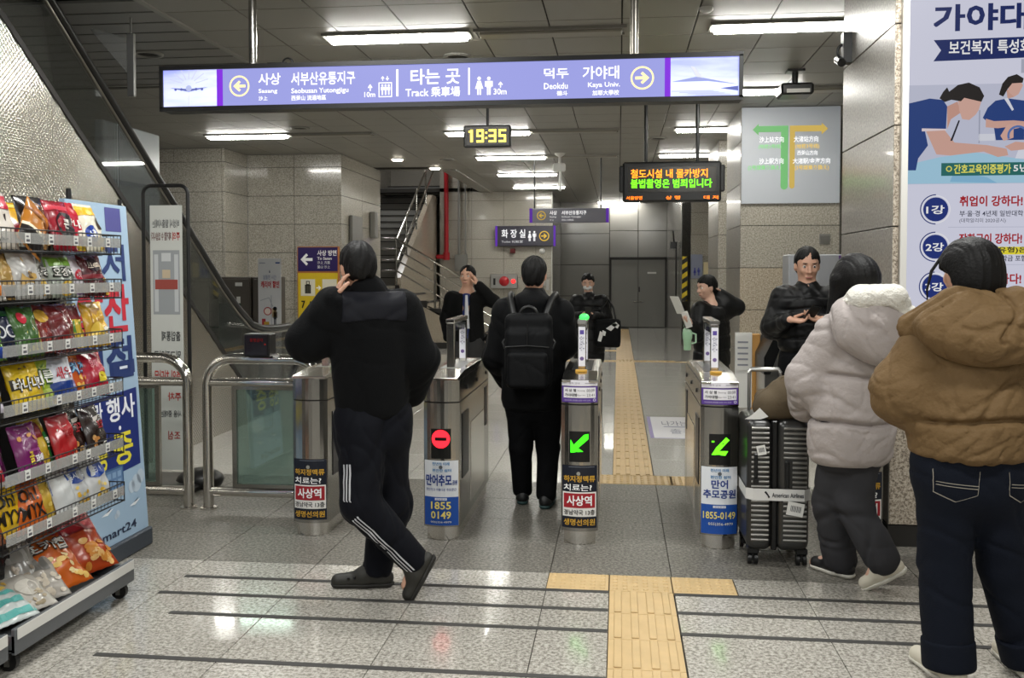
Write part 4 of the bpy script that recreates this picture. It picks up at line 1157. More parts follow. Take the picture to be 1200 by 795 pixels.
# ================================================================== railings beside the gates
def fence(name, label, xa, xb, right_open):
    t = thing(name, label, 'railing', ((xa + xb) / 2, 5.82, 0), 'steel and glass railings')
    Y = 5.82; r = .034; s = 1 if right_open else -1
    # outer frame: post, bend, top rail
    xp = xb if right_open else xa; xe = xa if right_open else xb
    R_ = .17
    path = [(xp, Y, 0), (xp, Y, .985 - R_)] + [tuple(v) for v in arc((xp - s * R_, Y, .985 - R_), R_, 0, 90, 7, (s, 0, 0), (0, 0, 1))][1:] + [(xe + s * (R_ if not right_open else 0), Y, .985)]
    if not right_open: path = path[:-1] + [tuple(v) for v in arc((xe - R_, Y, .985 - R_), R_, 90, 0, 7, (1, 0, 0), (0, 0, 1))] + [(xe, Y, .80)]
    q = MB(); q.tube(path, r, 12); q.cyl((xp, Y, 0), (xp, Y, .012), .055, n=16); q.build('rail_frame', 'chrome', t)
    q = MB(); q.cyl((xa + .02, Y, .83), (xb - .02, Y, .83), .03, n=10); q.build('middle_rail', 'chrome', t)
    q = MB(); q.cyl((xa + .02, Y, .115), (xb - .02, Y, .115), .03, n=10); q.build('lower_rail', 'chrome', t)
    ga, gb = (xa + .05, xb - .22) if right_open else (xa + .20, xb - .02)
    q = MB(); q.bx(ga, gb, Y - .005, Y + .005, .17, .785); q.build('glass_panel', 'pane_green', t)
    q = MB()
    for x0, x1, z0, z1 in ((ga - .03, ga, .145, .81), (gb, gb + .03, .145, .81), (ga, gb, .145, .17), (ga, gb, .785, .81)): q.bx(x0, x1, Y - .015, Y + .015, z0, z1)
    q.build('glass_frame', 'steel', t)
fence('glass_railing', 'steel tube railing with green glass beside the leftmost gate', -2.655, -1.9, False)
fence('glass_railing', 'steel tube railing behind the blue advertising board', -3.62, -2.79, True)
d = thing('gate_display', 'small black display box clamped on the steel railing', 'display', (-2.28, 5.8, 1.0))
q = MB(); q.rbox(-2.375, -2.205, 5.74, 5.86, 1.005, 1.15, .006); q.build('display_box', 'black_plastic', d)
q = MB(); q.bx(-2.365, -2.215, 5.734, 5.741, 1.015, 1.14); q.build('screen', plain('dark_screen', '#1a1212', .15), d)
p = Print(facing(-2.365, 5.733, 1.015)); p.text('통행금지', .035, .085, .12, .108, '#8a1c1c', 1, .02, e=.4); p.disc(.135, .07, .006, '#a83028', 1, e=.5, n=10); p.build('led_text', d)
# low floor drain plate
# ---- free-standing banner seen from behind
bn = thing('banner_stand', 'tall black framed stand with mirrored red and black banner by the escalator', 'banner', (-3.22, 6.4, 0), rot=None)
q = MB(); X0, X1 = -3.385, -3.05
path = [(X0, 6.4, .03), (X0, 6.4, 2.10)] + [tuple(v) for v in arc((X0 + .06, 6.4, 2.10), .06, 180, 90, 5, (1, 0, 0), (0, 0, 1))][1:] + [tuple(v) for v in arc((X1 - .06, 6.4, 2.10), .06, 90, 0, 5, (1, 0, 0), (0, 0, 1))] + [(X1, 6.4, .03)]
q.tube(path, .014, 8); q.build('frame', 'black_paint', bn)
q = MB(); q.bx(X0 + .05, X1 - .045, 6.397, 6.402, .12, 2.02); q.build('banner_sheet', plain('banner_white', '#c9cbc6', .6), bn)
q = MB(); q.rbox(X0 - .05, X1 + .12, 6.15, 6.65, 0, .05, .015); q.ell((X1 + .06, 6.42, .05), (.17, .15, .085), 14, 8); q.build('weight_base', 'black_rubber', bn)
p = Print(facing(X0 + .05, 6.3965, .12)); 
for t_, y0, y1, c, a, b in (('비상시 탈출시에는', 1.74, 1.80, '#6d6f70', .02, .22), ('제거할 수 있습니다', 1.65, 1.71, '#7a5a58', .01, .16), ('주의', 1.65, 1.71, '#b5332f', .17, .225), ('출입통제', .93, 1.0, '#3c3e40', .08, .22), ('밀고진입금', .79, .86, '#3c3e40', .02, .22), ('출입 차단문', .62, .72, '#b5332f', .02, .22), ('주차', .5, .56, '#b5332f', .12, .22), ('사용 중에는', .38, .43, '#4a4c4e', .06, .22), ('조심', .22, .28, '#a5332f', .12, .21)):
    p.text(t_, a, y0, b, y1, c, 2, .02, mirror=True)
p.rect(.02, 1.12, .22, 1.58, '#9b9fa2', 1); p.rect(.03, 1.14, .06, 1.55, '#c3c6c8', 2); p.rect(.18, 1.14, .21, 1.55, '#c3c6c8', 2); p.rect(.035, 1.30, .205, 1.37, '#9c4a42', 3); p.rect(.09, 1.38, .15, 1.44, '#c8b79b', 3); p.rect(.085, 1.5, .155, 1.56, '#c9cccd', 3)
p.build('lettering', bn)

# ================================================================== escalator
es = thing('escalator', 'escalator with dimpled steel side and black handrail rising at the left', 'escalator', (-4.35, 8, 0))
edge = lambda y: 3.124 - (y - 5.386) * .7365
prof = [(1.5, 0), (9.9, 0), (9.9, .18), (9.35, .20), (5.0, edge(5.0)), (4.94, 3.44), (1.5, 3.44)]
seams = [1.5, 3.05, 4.55, 5.9, 7.35, 8.75, 9.9]
def cut_poly(P, a, b):
    # clip a polygon to a <= u <= b
    for lim, sg in ((a, 1), (b, -1)):
        Q = []
        for (u0, v0), (u1, v1) in zip(P, P[1:] + P[:1]):
            i0, i1 = (u0 - lim) * sg >= 0, (u1 - lim) * sg >= 0
            if i0: Q.append((u0, v0))
            if i0 != i1:
                t_ = (lim - u0) / (u1 - u0); Q.append((lim, v0 + (v1 - v0) * t_))
        P = Q
    return P
q = MB(); q.prism(prof, -4.90, -3.77, lambda u, v, e: (e, u, v)); q.build('truss', 'dark_trim', es)
for a, b in zip(seams, seams[1:]):
    P = cut_poly(prof, a + .002, b - .002)
    q = MB(); q.prism(P, -3.772, -3.75, lambda u, v, e: (e, u, v)); q.build('side_panel', 'steel_dimpled', es)
lin = lambda off, ya, yb: [(ya, edge(ya) + off), (yb, edge(yb) + off)]
q = MB(); q.prism([(4.96, edge(4.96) - .02), (9.3, edge(9.3) - .02), (9.3, edge(9.3) + .03), (4.96, edge(4.96) + .03)], -3.78, -3.742, lambda u, v, e: (e, u, v)); q.prism([(9.28, .215), (9.9, .18), (9.9, .23), (9.3, .26)], -3.78, -3.742, lambda u, v, e: (e, u, v)); q.build('deck_trim', 'dark_trim', es)
hand = lambda y: 3.35 - (y - 5.911) * .7235
# glass balustrade in panes
gp = [(5.0, edge(5.0) + .03), (9.3, edge(9.3) + .03), (10.3, .2), (10.55, .45), (10.62, .62), (10.55, .80), (10.40, .885), (9.75, .88), (9.35, .97), (8.9, 1.20), (5.9, hand(5.9) - .03), (5.78, 3.44), (5.0, 3.44)]
for a, b in zip([5.0, 6.75, 8.3, 9.5], [6.75, 8.3, 9.5, 10.7]):
    P = cut_poly(gp, a + .003, b - .003)
    if len(P) > 2:
        q = MB(); q.prism(P, -3.767, -3.757, lambda u, v, e: (e, u, v)); q.build('glass_pane', 'pane_smoke', es)
hp = [(y, hand(y)) for y in (5.79, 6.5, 7.238, 7.9, 8.6)] + [(8.95, 1.185), (9.3, 1.005), (9.6, .945), (10.0, .925), (10.40, .925), (10.58, .87), (10.69, .76), (10.70, .60), (10.62, .44), (10.48, .33), (10.3, .28)]
q = MB(); q.tube([(-3.762, y, z) for y, z in hp], .036, 10); q.build('handrail', 'black_rubber', es)
q = MB(); q.tube([(-3.762, y, z - .048) for y, z in hp[:10]], .012, 6); q.build('handrail_guide', 'steel_dark', es)
for k in range(7):
    y = 7.2 + .4 * k; z = max(edge(y) - .35, .02)
    q = MB(); q.bx(-4.85, -3.8, y, y + .4, z - .02, z + .2); q.build('step', 'grey_paint', es)
# collision guard hanging by the handrail
gd = thing('collision_guard', 'clear triangular guard with steel bar hanging beside the escalator handrail', 'guard', (-3.6, 6.75, 2.8))
q = MB(); q.rbox(-3.67, -3.61, 6.72, 6.75, 2.86, 3.33, .006); q.build('bar', 'alu', gd)
q = MB(); q.tube([(-3.64, 6.735, 3.33), (-3.64, 6.735, CEIL)], .008, 6); q.build('stem', 'alu', gd)
q = MB(); q.prism([(-3.655, 3.29), (-3.655, 3.02), (-3.96, 3.37), (-3.93, 3.38)], 6.73, 6.738, lambda u, v, e: (u, e, v)); q.build('guard_sheet', 'acrylic', gd)
# pale partition behind the escalator
q = MB(); q.rbox(-5.15, -5.05, 8.8, 9.93, 0, 3.05, .01); tag(q.build('glazed_partition', plain('pale_blue', '#d0dae2', .25, coat=.3), base=(-5.1, 9.5, 0)), 'pale blue glazed partition rising behind the escalator', 'partition')
# inner guard rail and glass post at the escalator foot
q = MB(); q.tube([(-3.35, 10.6, 0), (-3.35, 10.6, .80)] + [tuple(v) for v in arc((-3.25, 10.6, .80), .1, 180, 90, 5, (1, 0, 0), (0, 0, 1))][1:] + [(-2.95, 10.6, .92)], .025, 8); tag(q.build('guard_rail', 'chrome', base=(-3.3, 10.6, 0)), 'bent chrome guard rail at the foot of the escalator', 'rail')
q = MB(); q.bx(-5.30, -5.0, 12.0, 12.02, 0, 1.12); q.cyl((-5.45, 11.98, .80), (-5.15, 11.98, .80), .018, n=8); tag(q.build('glass_post', 'pane_green', base=(-5.15, 12, 0)), 'narrow glass wing with steel clip beside the escalator', 'glass post')

# ================================================================== against the left wall
for k, (x0, x1) in enumerate(((-5.60, -5.16), (-5.14, -4.80))):
    t = thing('steel_locker', ['wide dark grey locker by the roll-up banner', 'narrow dark grey locker right behind the roll-up banner'][k], 'locker', ((x0 + x1) / 2, 13, 0), 'dark lockers')
    q = MB(); q.rbox(x0, x1, 12.75, 13.15, 0, 1.47, .01); q.build('body', plain('locker_brown', '#4a443d', .4), t)
    for z0, z1 in ((.04, .72), (.75, 1.44)):
        q = MB(); q.rbox(x0 + .02, x1 - .02, 12.735, 12.75, z0, z1, .004); q.build('door', plain('locker_door', '#57514a', .35), t)
    q = MB(); q.bx(x1 - .22, x1 - .12, 12.728, 12.735, 1.34, 1.39); q.bx(x1 - .2, x1 - .15, 12.725, 12.735, 1.10, 1.19); q.build('label_plate', 'white_plastic', t)
rb = thing('rollup_banner', 'white roll-up banner with red Korean heading beside the lockers', 'banner', (-4.6, 12, 0))
q = MB(); q.bx(-4.755, -4.44, 12.0, 12.006, .08, 1.72); q.build('sheet', plain('rollup_white', '#d3d4d6', .5), rb)
q = MB(); q.rbox(-4.76, -4.43, 11.94, 12.06, 0, .09, .01); q.bx(-4.62, -4.58, 12.008, 12.02, .08, 1.72); q.build('base', 'alu', rb)
p = Print(facing(-4.755, 11.999, .08), lift=.0015)
p.rect(.02, 1.57, .10, 1.585, '#9a9fae'); p.rect(.24, 1.57, .30, 1.59, '#34508c'); p.poly([(.15, 1.45), (.17, 1.45), (.16, 1.49)], '#22335a')
p.text('알뜰한 시간', .07, 1.36, .25, 1.42, '#7a86a8', 1, .01); p.text('캐리어 할인', .04, 1.25, .29, 1.34, '#c2323a', 1, .04)
p.person(.20, .72, .26, 1.0, '#2a2e38'); p.rect(.19, .86, .25, .98, '#b9a27c', 2); p.disc(.13, .93, .045, '#f0e2d8', 2); p.ring(.13, .94, .055, .012, '#b33030', 3); p.rect(.05, .72, .10, .84, '#a8323a', 2); p.rect(.08, .72, .15, .80, '#caa23a', 3)
p.line([(.03, 1.08), (.15, 1.12), (.2, 1.0)], .008, '#9aa0ac'); p.line([(.18, 1.15), (.18, .75)], .008, '#9aa0ac')
p.text('역내 보관함 이용안내', .12, .58, .27, .61, '#b23a40', 1); p.text('문의', .17, .52, .23, .55, '#b23a40', 1); p.rect(.06, .30, .28, .31, '#8a8f9a')
p.build('print', rb)
wd = thing('direction_board', 'purple and yellow wall board with left arrow and suitcase symbol', 'sign', (-4.7, 14.8, .3))
q = MB(); q.rbox(-5.19, -4.50, 14.77, 14.845, .35, 1.95, .006); q.build('board', plain('board_orange', '#b5713a', .5), wd)
p = Print(facing(-5.19, 14.768, .35), lift=.003)
p.rect(.015, 1.20, .675, 1.585, '#32235f', 1); p.rect(.015, .02, .675, 1.17, '#e3c32c', 1)
p.arrow(.16, 1.39, .20, .20, 'l', '#ffffff', 2); p.text('사상 방면', .34, 1.45, .66, 1.54, '#ffffff', 2, .03); p.text('To Sasan', .34, 1.385, .58, 1.43, '#ffffff', 2, .03); p.text('沙上 方面', .34, 1.315, .55, 1.365, '#ffffff', 2, .0); p.text('釜山 沙上', .34, 1.245, .55, 1.295, '#ffffff', 2, .0)
p.rect(.06, .80, .30, 1.07, '#e8e3cf', 2); p.rect(.13, .84, .23, .98, '#26241c', 3); p.frame(.15, .98, .21, 1.04, .012, '#26241c', 3)
for k in range(3): p.rect(.148 + .03 * k, .855, .154 + .03 * k, .965, '#8a8672', 4)
p.arrow(.36, .93, .08, .08, 'r', '#ffffff', 2); p.rect(.42, .80, .66, 1.07, '#e8e3cf', 2); p.text('7', .07, .60, .13, .72, '#26241c', 2, .04); p.text('보관함', .2, .60, .55, .72, '#26241c', 2, .03)
p.build('print', wd)

# ---- fare machine behind the wide passage on the right
km = thing('fare_machine', 'beige fare machine with slanted dark console behind the gates', 'machine', (1.6, 8.2, 0))
q = MB(); q.prism([(1.36, 0), (2.1, 0), (2.1, 1.06), (1.44, 1.10), (1.30, .86), (1.30, .74), (1.36, .70)], 7.9, 8.5, lambda u, v, e: (u, e, v)); q.build('body', plain('beige_paint', '#d9d3bc', .45), km)
q = MB(); q.prism([(1.19, .70), (1.24, .70), (1.39, 1.12), (1.34, 1.15), (1.19, .84)], 7.88, 8.52, lambda u, v, e: (u, e, v)); q.build('console_edge', 'black_plastic', km)
q = MB(); q.prism([(1.24, .70), (1.30, .70), (1.30, .86), (1.44, 1.10), (1.39, 1.12)], 7.885, 8.515, lambda u, v, e: (u, e, v)); q.bx(1.20, 1.36, 7.9, 8.5, 0, .70); q.build('console_panel', 'alu', km)
q = MB(); q.rbox(1.40, 2.0, 8.0, 8.3, 1.08, 1.69, .01); q.build('head_unit', plain('kiosk_grey', '#a9abb0', .35), km)
p = Print(facing(1.40, 7.998, 1.08), lift=.002); p.rect(.40, .30, .60, .60, '#b9b3c9', 1); p.rect(.40, .555, .60, .60, '#6a4a8a', 2); p.rect(.43, .32, .58, .52, '#e8e6ea', 2); p.rect(.43, .5, .58, .53, '#b0324a', 3); p.text('정산', .45, .4, .55, .47, '#3a3a44', 3); p.build('label', km)
# post with notice between the last gate and the column
nt = thing('notice_post', 'orange wooden post with white notice beside the stone column', 'notice', (1.12, 8.4, 0))
q = MB(); q.rbox(1.165, 1.235, 8.4, 8.47, 0, 1.0, .006); q.build('post', plain('orange_wood', '#b98a4a', .5), nt)
q = MB(); q.bx(1.02, 1.15, 8.395, 8.405, .68, .99); q.bx(1.02, 1.165, 8.405, 8.44, .35, 1.01); q.build('notice_sheet', 'white_plastic', nt)
p = Print(facing(1.02, 8.393, .68), lift=.001)
for k in range(5): p.rect(.02, .04 + .05 * k, .11, .055 + .05 * k, '#8a8d96')
p.build('lettering', nt)
# ================================================================== soft shapes: distance fields turned into one smooth surface
def seg_d(P, a, b, ra, rb, sq=None):
    a = np.asarray(a, float); b = np.asarray(b, float)
    if sq is not None:                       # squash along a direction: (unit vector, factor)
        n, f = np.asarray(sq[0], float), sq[1]
        P = P + np.outer((P - a) @ n, n) * (f - 1); b = b + n * ((b - a) @ n) * (f - 1)
    ba = b - a; L = max(ba @ ba, 1e-9)
    t = np.clip((P - a) @ ba / L, 0, 1)
    D = P - a - t[:, None] * ba
    return np.sqrt((D * D).sum(1)) - (ra + (rb - ra) * t)
def ell_d(P, c, r, ax=None):
    D = P - np.asarray(c, float)
    if ax is not None: D = D @ np.asarray(ax, float).T      # rows: local axes
    r = np.asarray(r, float)
    k0 = np.sqrt(((D / r) ** 2).sum(1)); k1 = np.sqrt(((D / (r * r)) ** 2).sum(1))
    return k0 * (k0 - 1) / np.maximum(k1, 1e-6)
def box_d(P, c, h, rad, ax=None):
    D = P - np.asarray(c, float)
    if ax is not None: D = D @ np.asarray(ax, float).T
    q = np.abs(D) - (np.asarray(h, float) - rad)
    return np.sqrt((np.maximum(q, 0) ** 2).sum(1)) + np.minimum(q.max(1), 0) - rad
def smin(a, b, k):
    h = np.maximum(k - np.abs(a - b), 0) / k
    return np.minimum(a, b) - h * h * k * .25
def smax(a, b, k): return -smin(-a, -b, k)
def field(prims):
    """prims: list of (kind, args..., k); evaluates their smooth union"""
    def F(P):
        d = None
        for kind, args, k in prims:
            if kind == 'sub': d = smax(d, -args(P), k); continue
            if kind == 'and': d = smax(d, args(P), k); continue
            if kind == 'add': d = d + args(P); continue
            e = seg_d(P, *args) if kind == 's' else ell_d(P, *args) if kind == 'e' else box_d(P, *args) if kind == 'b' else args(P)
            d = e if d is None else (smin(d, e, k) if k > 0 else np.minimum(d, e))
        return d
    return F
def s_(a, b, ra, rb=None, k=.03, sq=None): return ('s', (a, b, ra, ra if rb is None else rb, sq), k)
def e_(c, r, k=.03, ax=None): return ('e', (c, r, ax), k)
def b_(c, h, rad=.02, k=.02, ax=None): return ('b', (c, h, rad, ax), k)
def wrinkle(amp, f, seed=0, aniso=(1, 1, 1)):
    """broad soft swells parted by narrow, broken creases"""
    rs = np.random.RandomState(seed)
    W = []
    for i in range(7):
        w = unit_(rs.randn(3) * np.asarray(aniso)) * f * (1.1 + .3 * i)
        W.append((w, rs.rand() * 6.28, unit_(rs.randn(3)) * f * .6, rs.rand() * 6.28, amp / (1 + .22 * i)))
    def g(P):
        o = 0
        q = P + .06 * np.sin(P[:, [1, 2, 0]] * f * .5 + seed) + .018 * np.sin(P[:, [2, 0, 1]] * f * 1.5 + 2 * seed)
        for w, ph, w2, ph2, a in W:
            m = np.clip(.25 + 1.1 * np.sin(q @ w2 + ph2), 0, 1)
            o = o + 1.9 * a * m * (np.exp(-(np.sin((q @ w + ph) * .5) / .17) ** 2) - .22)
        return o
    return ('add', g, 0)
def unit_(v): return v / np.linalg.norm(v)
def surf(F, lo, hi, h, B=8):
    """sparse surface nets; returns vertices and quads"""
    lo = np.asarray(lo, float); n = [int(math.ceil((hi[i] - lo[i]) / h / B)) for i in range(3)]
    C = np.stack(np.meshgrid(*[np.arange(k) for k in n], indexing='ij'), -1).reshape(-1, 3)
    cen = lo + (C + .5) * B * h
    d = F(cen)
    act = np.abs(d) < B * h * .87 * 1.35 + .03
    G = np.empty([k * B for k in n], np.float32)
    G6 = G.reshape(n[0], B, n[1], B, n[2], B)
    dd = np.sign(d).reshape(n)
    G6[:] = dd[:, None, :, None, :, None]
    o = np.stack(np.meshgrid(*[np.arange(B)] * 3, indexing='ij'), -1).reshape(-1, 3)
    A = C[act]
    for s0 in range(0, len(A), 400):
        a = A[s0:s0 + 400]
        I = (a[:, None, :] * B + o[None]).reshape(-1, 3)
        G[I[:, 0], I[:, 1], I[:, 2]] = F(lo + I * h)
    s = G < 0
    c = s[:-1, :-1, :-1].astype(np.int8)
    for i, j, k in [(1, 0, 0), (0, 1, 0), (0, 0, 1), (1, 1, 0), (1, 0, 1), (0, 1, 1), (1, 1, 1)]:
        c = c + s[i:s.shape[0] - 1 + i, j:s.shape[1] - 1 + j, k:s.shape[2] - 1 + k]
    X, Y, Z = np.nonzero((c > 0) & (c < 8))
    idx = np.full(c.shape, -1, np.int32); idx[X, Y, Z] = np.arange(len(X))
    acc = np.zeros((len(X), 3)); cnt = np.zeros(len(X))
    cor = [(i, j, k) for i in (0, 1) for j in (0, 1) for k in (0, 1)]
    for p in cor:
        for a in range(3):
            if p[a]: continue
            q = list(p); q[a] = 1
            f0 = G[X + p[0], Y + p[1], Z + p[2]]; f1 = G[X + q[0], Y + q[1], Z + q[2]]
            m = (f0 < 0) != (f1 < 0)
            t = np.where(m, f0 / np.where(m, f0 - f1, 1), 0)
            P = np.array(p, float) + np.zeros((len(X), 3)); P[:, a] += t
            acc[m] += P[m]; cnt[m] += 1
    V = lo + (np.stack([X, Y, Z], 1) + acc / np.maximum(cnt, 1)[:, None]) * h
    Q = []
    for a in range(3):
        b, c2 = (a + 1) % 3, (a + 2) % 3
        sl0 = [slice(1, k - 1) for k in s.shape]; sl1 = list(sl0); sl0[a] = slice(0, s.shape[a] - 1); sl1[a] = slice(1, s.shape[a])
        s0, s1 = s[tuple(sl0)], s[tuple(sl1)]
        E = np.nonzero(s0 != s1); up = s0[E]
        pos = [E[0].copy(), E[1].copy(), E[2].copy()]
        for t in range(3):
            if t != a: pos[t] += 1
        def cell(db, dc):
            p = [x.copy() for x in pos]; p[b] -= db; p[c2] -= dc
            return idx[p[0], p[1], p[2]]
        f = np.stack([cell(1, 1), cell(0, 1), cell(0, 0), cell(1, 0)], 1)
        f[~up] = f[~up][:, ::-1]
        Q.append(f)
    Q = np.concatenate(Q)
    Q = Q[(Q >= 0).all(1)]
    return V, Q
def soft(name, prims, lo, hi, h, mat, parent, smooth=1):
    F = field(prims) if isinstance(prims, list) else prims
    V, Q = surf(F, lo, hi, h)
    if parent is not None: V = V - np.array(wloc(parent))
    me = bpy.data.meshes.new(name)
    me.vertices.add(len(V)); me.vertices.foreach_set('co', V.ravel())
    me.loops.add(len(Q) * 4); me.loops.foreach_set('vertex_index', Q.ravel().astype(np.int32))
    me.polygons.add(len(Q)); me.polygons.foreach_set('loop_start', np.arange(0, len(Q) * 4, 4, dtype=np.int32))
    me.polygons.foreach_set('use_smooth', np.ones(len(Q), bool))
    me.update(calc_edges=True)
    me.materials.append(MATS[mat] if isinstance(mat, str) else mat)
    o = bpy.data.objects.new(name, me); link(o, parent)
    if parent is not None: WLOC[o.name] = wloc(parent)
    return o
def bounds(pts, pad):
    a = np.array(pts); return a.min(0) - pad, a.max(0) + pad
def press(F, p, d, start=.35, steps=70):
    """first point of the surface F met from p + d*start going inward"""
    p = np.asarray(p, float); d = np.asarray(d, float) / np.linalg.norm(d)
    t = start
    for _ in range(steps):
        v = F((p + d * t)[None])[0]
        if v < .0008: break
        t -= min(max(v * .7, .0006), .03)
    return p + d * t
def ribbon(mb, F, pts, dirs, width, wdir, lift=.002, m=0, closed=False):
    """a flat band pressed on surface F along points"""
    row = []
    for p, d in zip(pts, dirs):
        w = np.asarray(wdir(p, d) if callable(wdir) else wdir, float); w = w / np.linalg.norm(w)
        dd = np.asarray(d, float) / np.linalg.norm(d)
        for sgn in (-.5, .5):
            q = press(F, np.asarray(p) + w * width * sgn, dd)
            row.append(q + dd * lift)
    mb.add(row, [(2 * i, 2 * i + 1, 2 * i + 3, 2 * i + 2) for i in range(len(pts) - 1)], m)

# ------------------------------------------------------------------ people
plain('skin', '#c79a82', .5); plain('skin_pale', '#d3aa94', .5)
plain('hair_black', '#080707', .58, spec=.25, bump=.25, bscale=110)
plain('eye_white', '#d9d4cf', .25); plain('eye_dark', '#1a1310', .2); plain('lips', '#9c5f55', .5)
U3 = np.array([0, 0, 1.0])
def unit(v): v = np.asarray(v, float); return v / max(np.linalg.norm(v), 1e-9)
def hand_prims(w, d, n, side, curl=.5, s=1.0, r=.0092):
    """palm and five fingers: wrist w, direction d, palm normal n (fingers curl to it), side +1/-1 where the thumb leaves"""
    w = np.asarray(w, float); d = unit(d); n = unit(np.asarray(n) - d * np.dot(n, d)); u = np.cross(d, n) * side
    out = []
    for i in range(4):
        a = w + d * .012 * s + u * (1.5 - i) * .012 * s; b = w + d * .082 * s + u * (1.5 - i) * .0195 * s
        out.append(s_(a, b, .0135 * s, .0115 * s, .016))
        L = (.066, .074, .069, .054)[i] * s
        p = b; ang = 0
        for j, f in enumerate((.45, .32, .25)):
            ang += curl * (.55, .85, .7)[j]
            v = d * math.cos(ang) + n * math.sin(ang) + u * (1.5 - i) * .05
            q = p + unit(v) * L * f
            out.append(s_(p, q, r * s * (1 - .08 * j), r * s * (.94 - .1 * j), .004)); p = q
    a = w + d * .022 * s + u * .022 * s
    b = a + unit(d * .62 + u * .72 + n * .25) * .042 * s
    c = b + unit(d * .9 + u * .2 + n * (.2 + .4 * curl)) * .032 * s
    e = c + unit(d * .95 - u * .1 + n * (.3 + .5 * curl)) * .024 * s
    out += [s_(a, b, .0135 * s, .0115 * s, .012), s_(b, c, .0105 * s, .0098 * s, .004), s_(c, e, .0098 * s, .0085 * s, .004)]
    return out
def person(label, base, J, face, hgt, skin='skin', h=.0075, hands=None, group=None, curl=.45, look_down=0.0):
    """builds the continuous body; returns a dict with the frame for the clothes"""
    t = thing('person', label, 'person', (base[0], base[1], 0), group)
    B = np.array([base[0], base[1], 0.0])
    K = {k: np.asarray(v, float) + B for k, v in J.items()}
    f = unit((face[0], face[1], -look_down)); f0 = unit((face[0], face[1], 0)); rt = np.cross(f0, U3)  # to the person's right
    up = np.cross(rt, f)
    ax = np.array([rt, f, up])
    hd = K['head']; nk = K['neck']; k_ = hgt / 1.66
    hs = .5 * (K['hl'] + K['hr']); ss = .5 * (K['sl'] + K['sr'])
    lat = unit(K['sr'] - K['sl']); tf = unit(np.cross(U3, lat))
    hp = lambda a, b, c: hd + (rt * a + f * b + up * c) * k_
    P = [e_(hd + up * .018 * k_, np.array((.074, .094, .095)) * k_, .02, ax), e_(hp(0, .022, -.045), np.array((.060, .068, .072)) * k_, .03, ax),
         e_(hp(0, .052, -.095), np.array((.028, .026, .020)) * k_, .03, ax),
         s_(hp(0, .092, .004), hp(0, .112, -.034), .008 * k_, .0125 * k_, .012), e_(hp(.012, .099, -.038), (.010, .010, .008), .008, ax), e_(hp(-.012, .099, -.038), (.010, .010, .008), .008, ax),
         s_(hp(-.034, .083, .022), hp(.034, .083, .022), .010 * k_, None, .014),
         s_(hp(-.018, .089, -.069), hp(.018, .089, -.069), .0065 * k_, None, .008), s_(hp(-.014, .088, -.079), hp(.014, .088, -.079), .0065 * k_, None, .008),
         e_(hp(.036, .066, -.030), np.array((.02, .02, .02)) * k_, .02, ax), e_(hp(-.036, .066, -.030), np.array((.02, .02, .02)) * k_, .02, ax)]
    for sg in (-1, 1):
        P.append(('sub', (lambda sg: lambda Q: ell_d(Q, hp(sg * .032, .098, -.002), np.array((.016, .014, .0085)) * k_, ax))(sg), .012))
        P.append(e_(hp(sg * .076, -.006, -.018), np.array((.010, .020, .032)) * k_, .008, ax))
    P += [s_(nk - U3 * .05, hd - up * .06 * k_ - f * .012, .055 * k_, .052 * k_, .03),
          s_(ss - U3 * .10, ss - U3 * .02, .125 * k_, .10 * k_, .05, (tf, 1.45)), s_(ss - U3 * .12, hs + U3 * .05, .125 * k_, .125 * k_, .05, (tf, 1.4)),
          s_(K['sl'] - U3 * .015, K['sr'] - U3 * .015, .055 * k_, None, .05), s_(nk - U3 * .06, .5 * (nk + ss), .06 * k_, .07 * k_, .05),
          s_(hs + lat * .05, hs - lat * .05, .115 * k_, None, .05, (tf, 1.2))]
    for sd in ('l', 'r'):
        P += [s_(K['s' + sd], K['e' + sd], .05 * k_, .040 * k_, .03), s_(K['e' + sd], K['w' + sd], .040 * k_, .026 * k_, .02)]
        P += [s_(K['h' + sd], K['k' + sd], .078 * k_, .052 * k_, .04), s_(K['k' + sd], K['a' + sd], .052 * k_, .036 * k_, .03),
              s_(K['a' + sd], K['t' + sd], .036 * k_, .026 * k_, .02), s_(K['a' + sd], K['a' + sd] + unit(K['a' + sd] - K['t' + sd]) * np.array([1, 1, 0]) * .03 - U3 * .025, .032 * k_, .03 * k_, .02)]
        H = (hands or {}).get(sd)
        if H is None:
            d = unit(K['w' + sd] - K['e' + sd]); H = dict(d=d, n=-lat if sd == 'r' else lat, side=1)
        P += hand_prims(K['w' + sd] - unit(H['d']) * .012, H['d'], H['n'], H.get('side', 1), H.get('curl', curl), H.get('s', k_), H.get('r', .0092))
    lo, hi = bounds(list(K.values()), .21)
    lo[2] = -.01
    body = soft('body', P, lo, hi, h, skin, t)
    # eyes and lips
    q = MB()
    for sg in (-1, 1):
        c = hp(sg * .032, .082, -.001); q.ell(c - f * .002, (.0115 * k_,) * 3, 10, 7, 0)
        q.ell(c + f * .0062 * k_, (.0066 * k_,) * 3, 8, 6, 1)
    q.build('eyes', ['eye_white', 'eye_dark'], t)
    q = MB(); a = [hp(x, .098 - abs(x) * .25, -.074) for x in (-.022, -.011, 0, .011, .022)]; q.tube(a, [.002, .005, .0058, .005, .002], 6); q.build('lips', 'lips', t)
    q = MB()
    for sg in (-1, 1): q.tube([hp(sg * x, .0955 - (x - .03) ** 2 * 6, .022 + (.004 if x > .03 else 0)) for x in (.014, .03, .046)], [.002, .004, .002], 6)
    q.build('eyebrows', 'hair_black', t)
    return dict(t=t, K=K, f=f, f0=f0, rt=rt, up=up, ax=ax, hp=hp, k=k_, hs=hs, ss=ss, lat=lat, tf=tf, B=B)
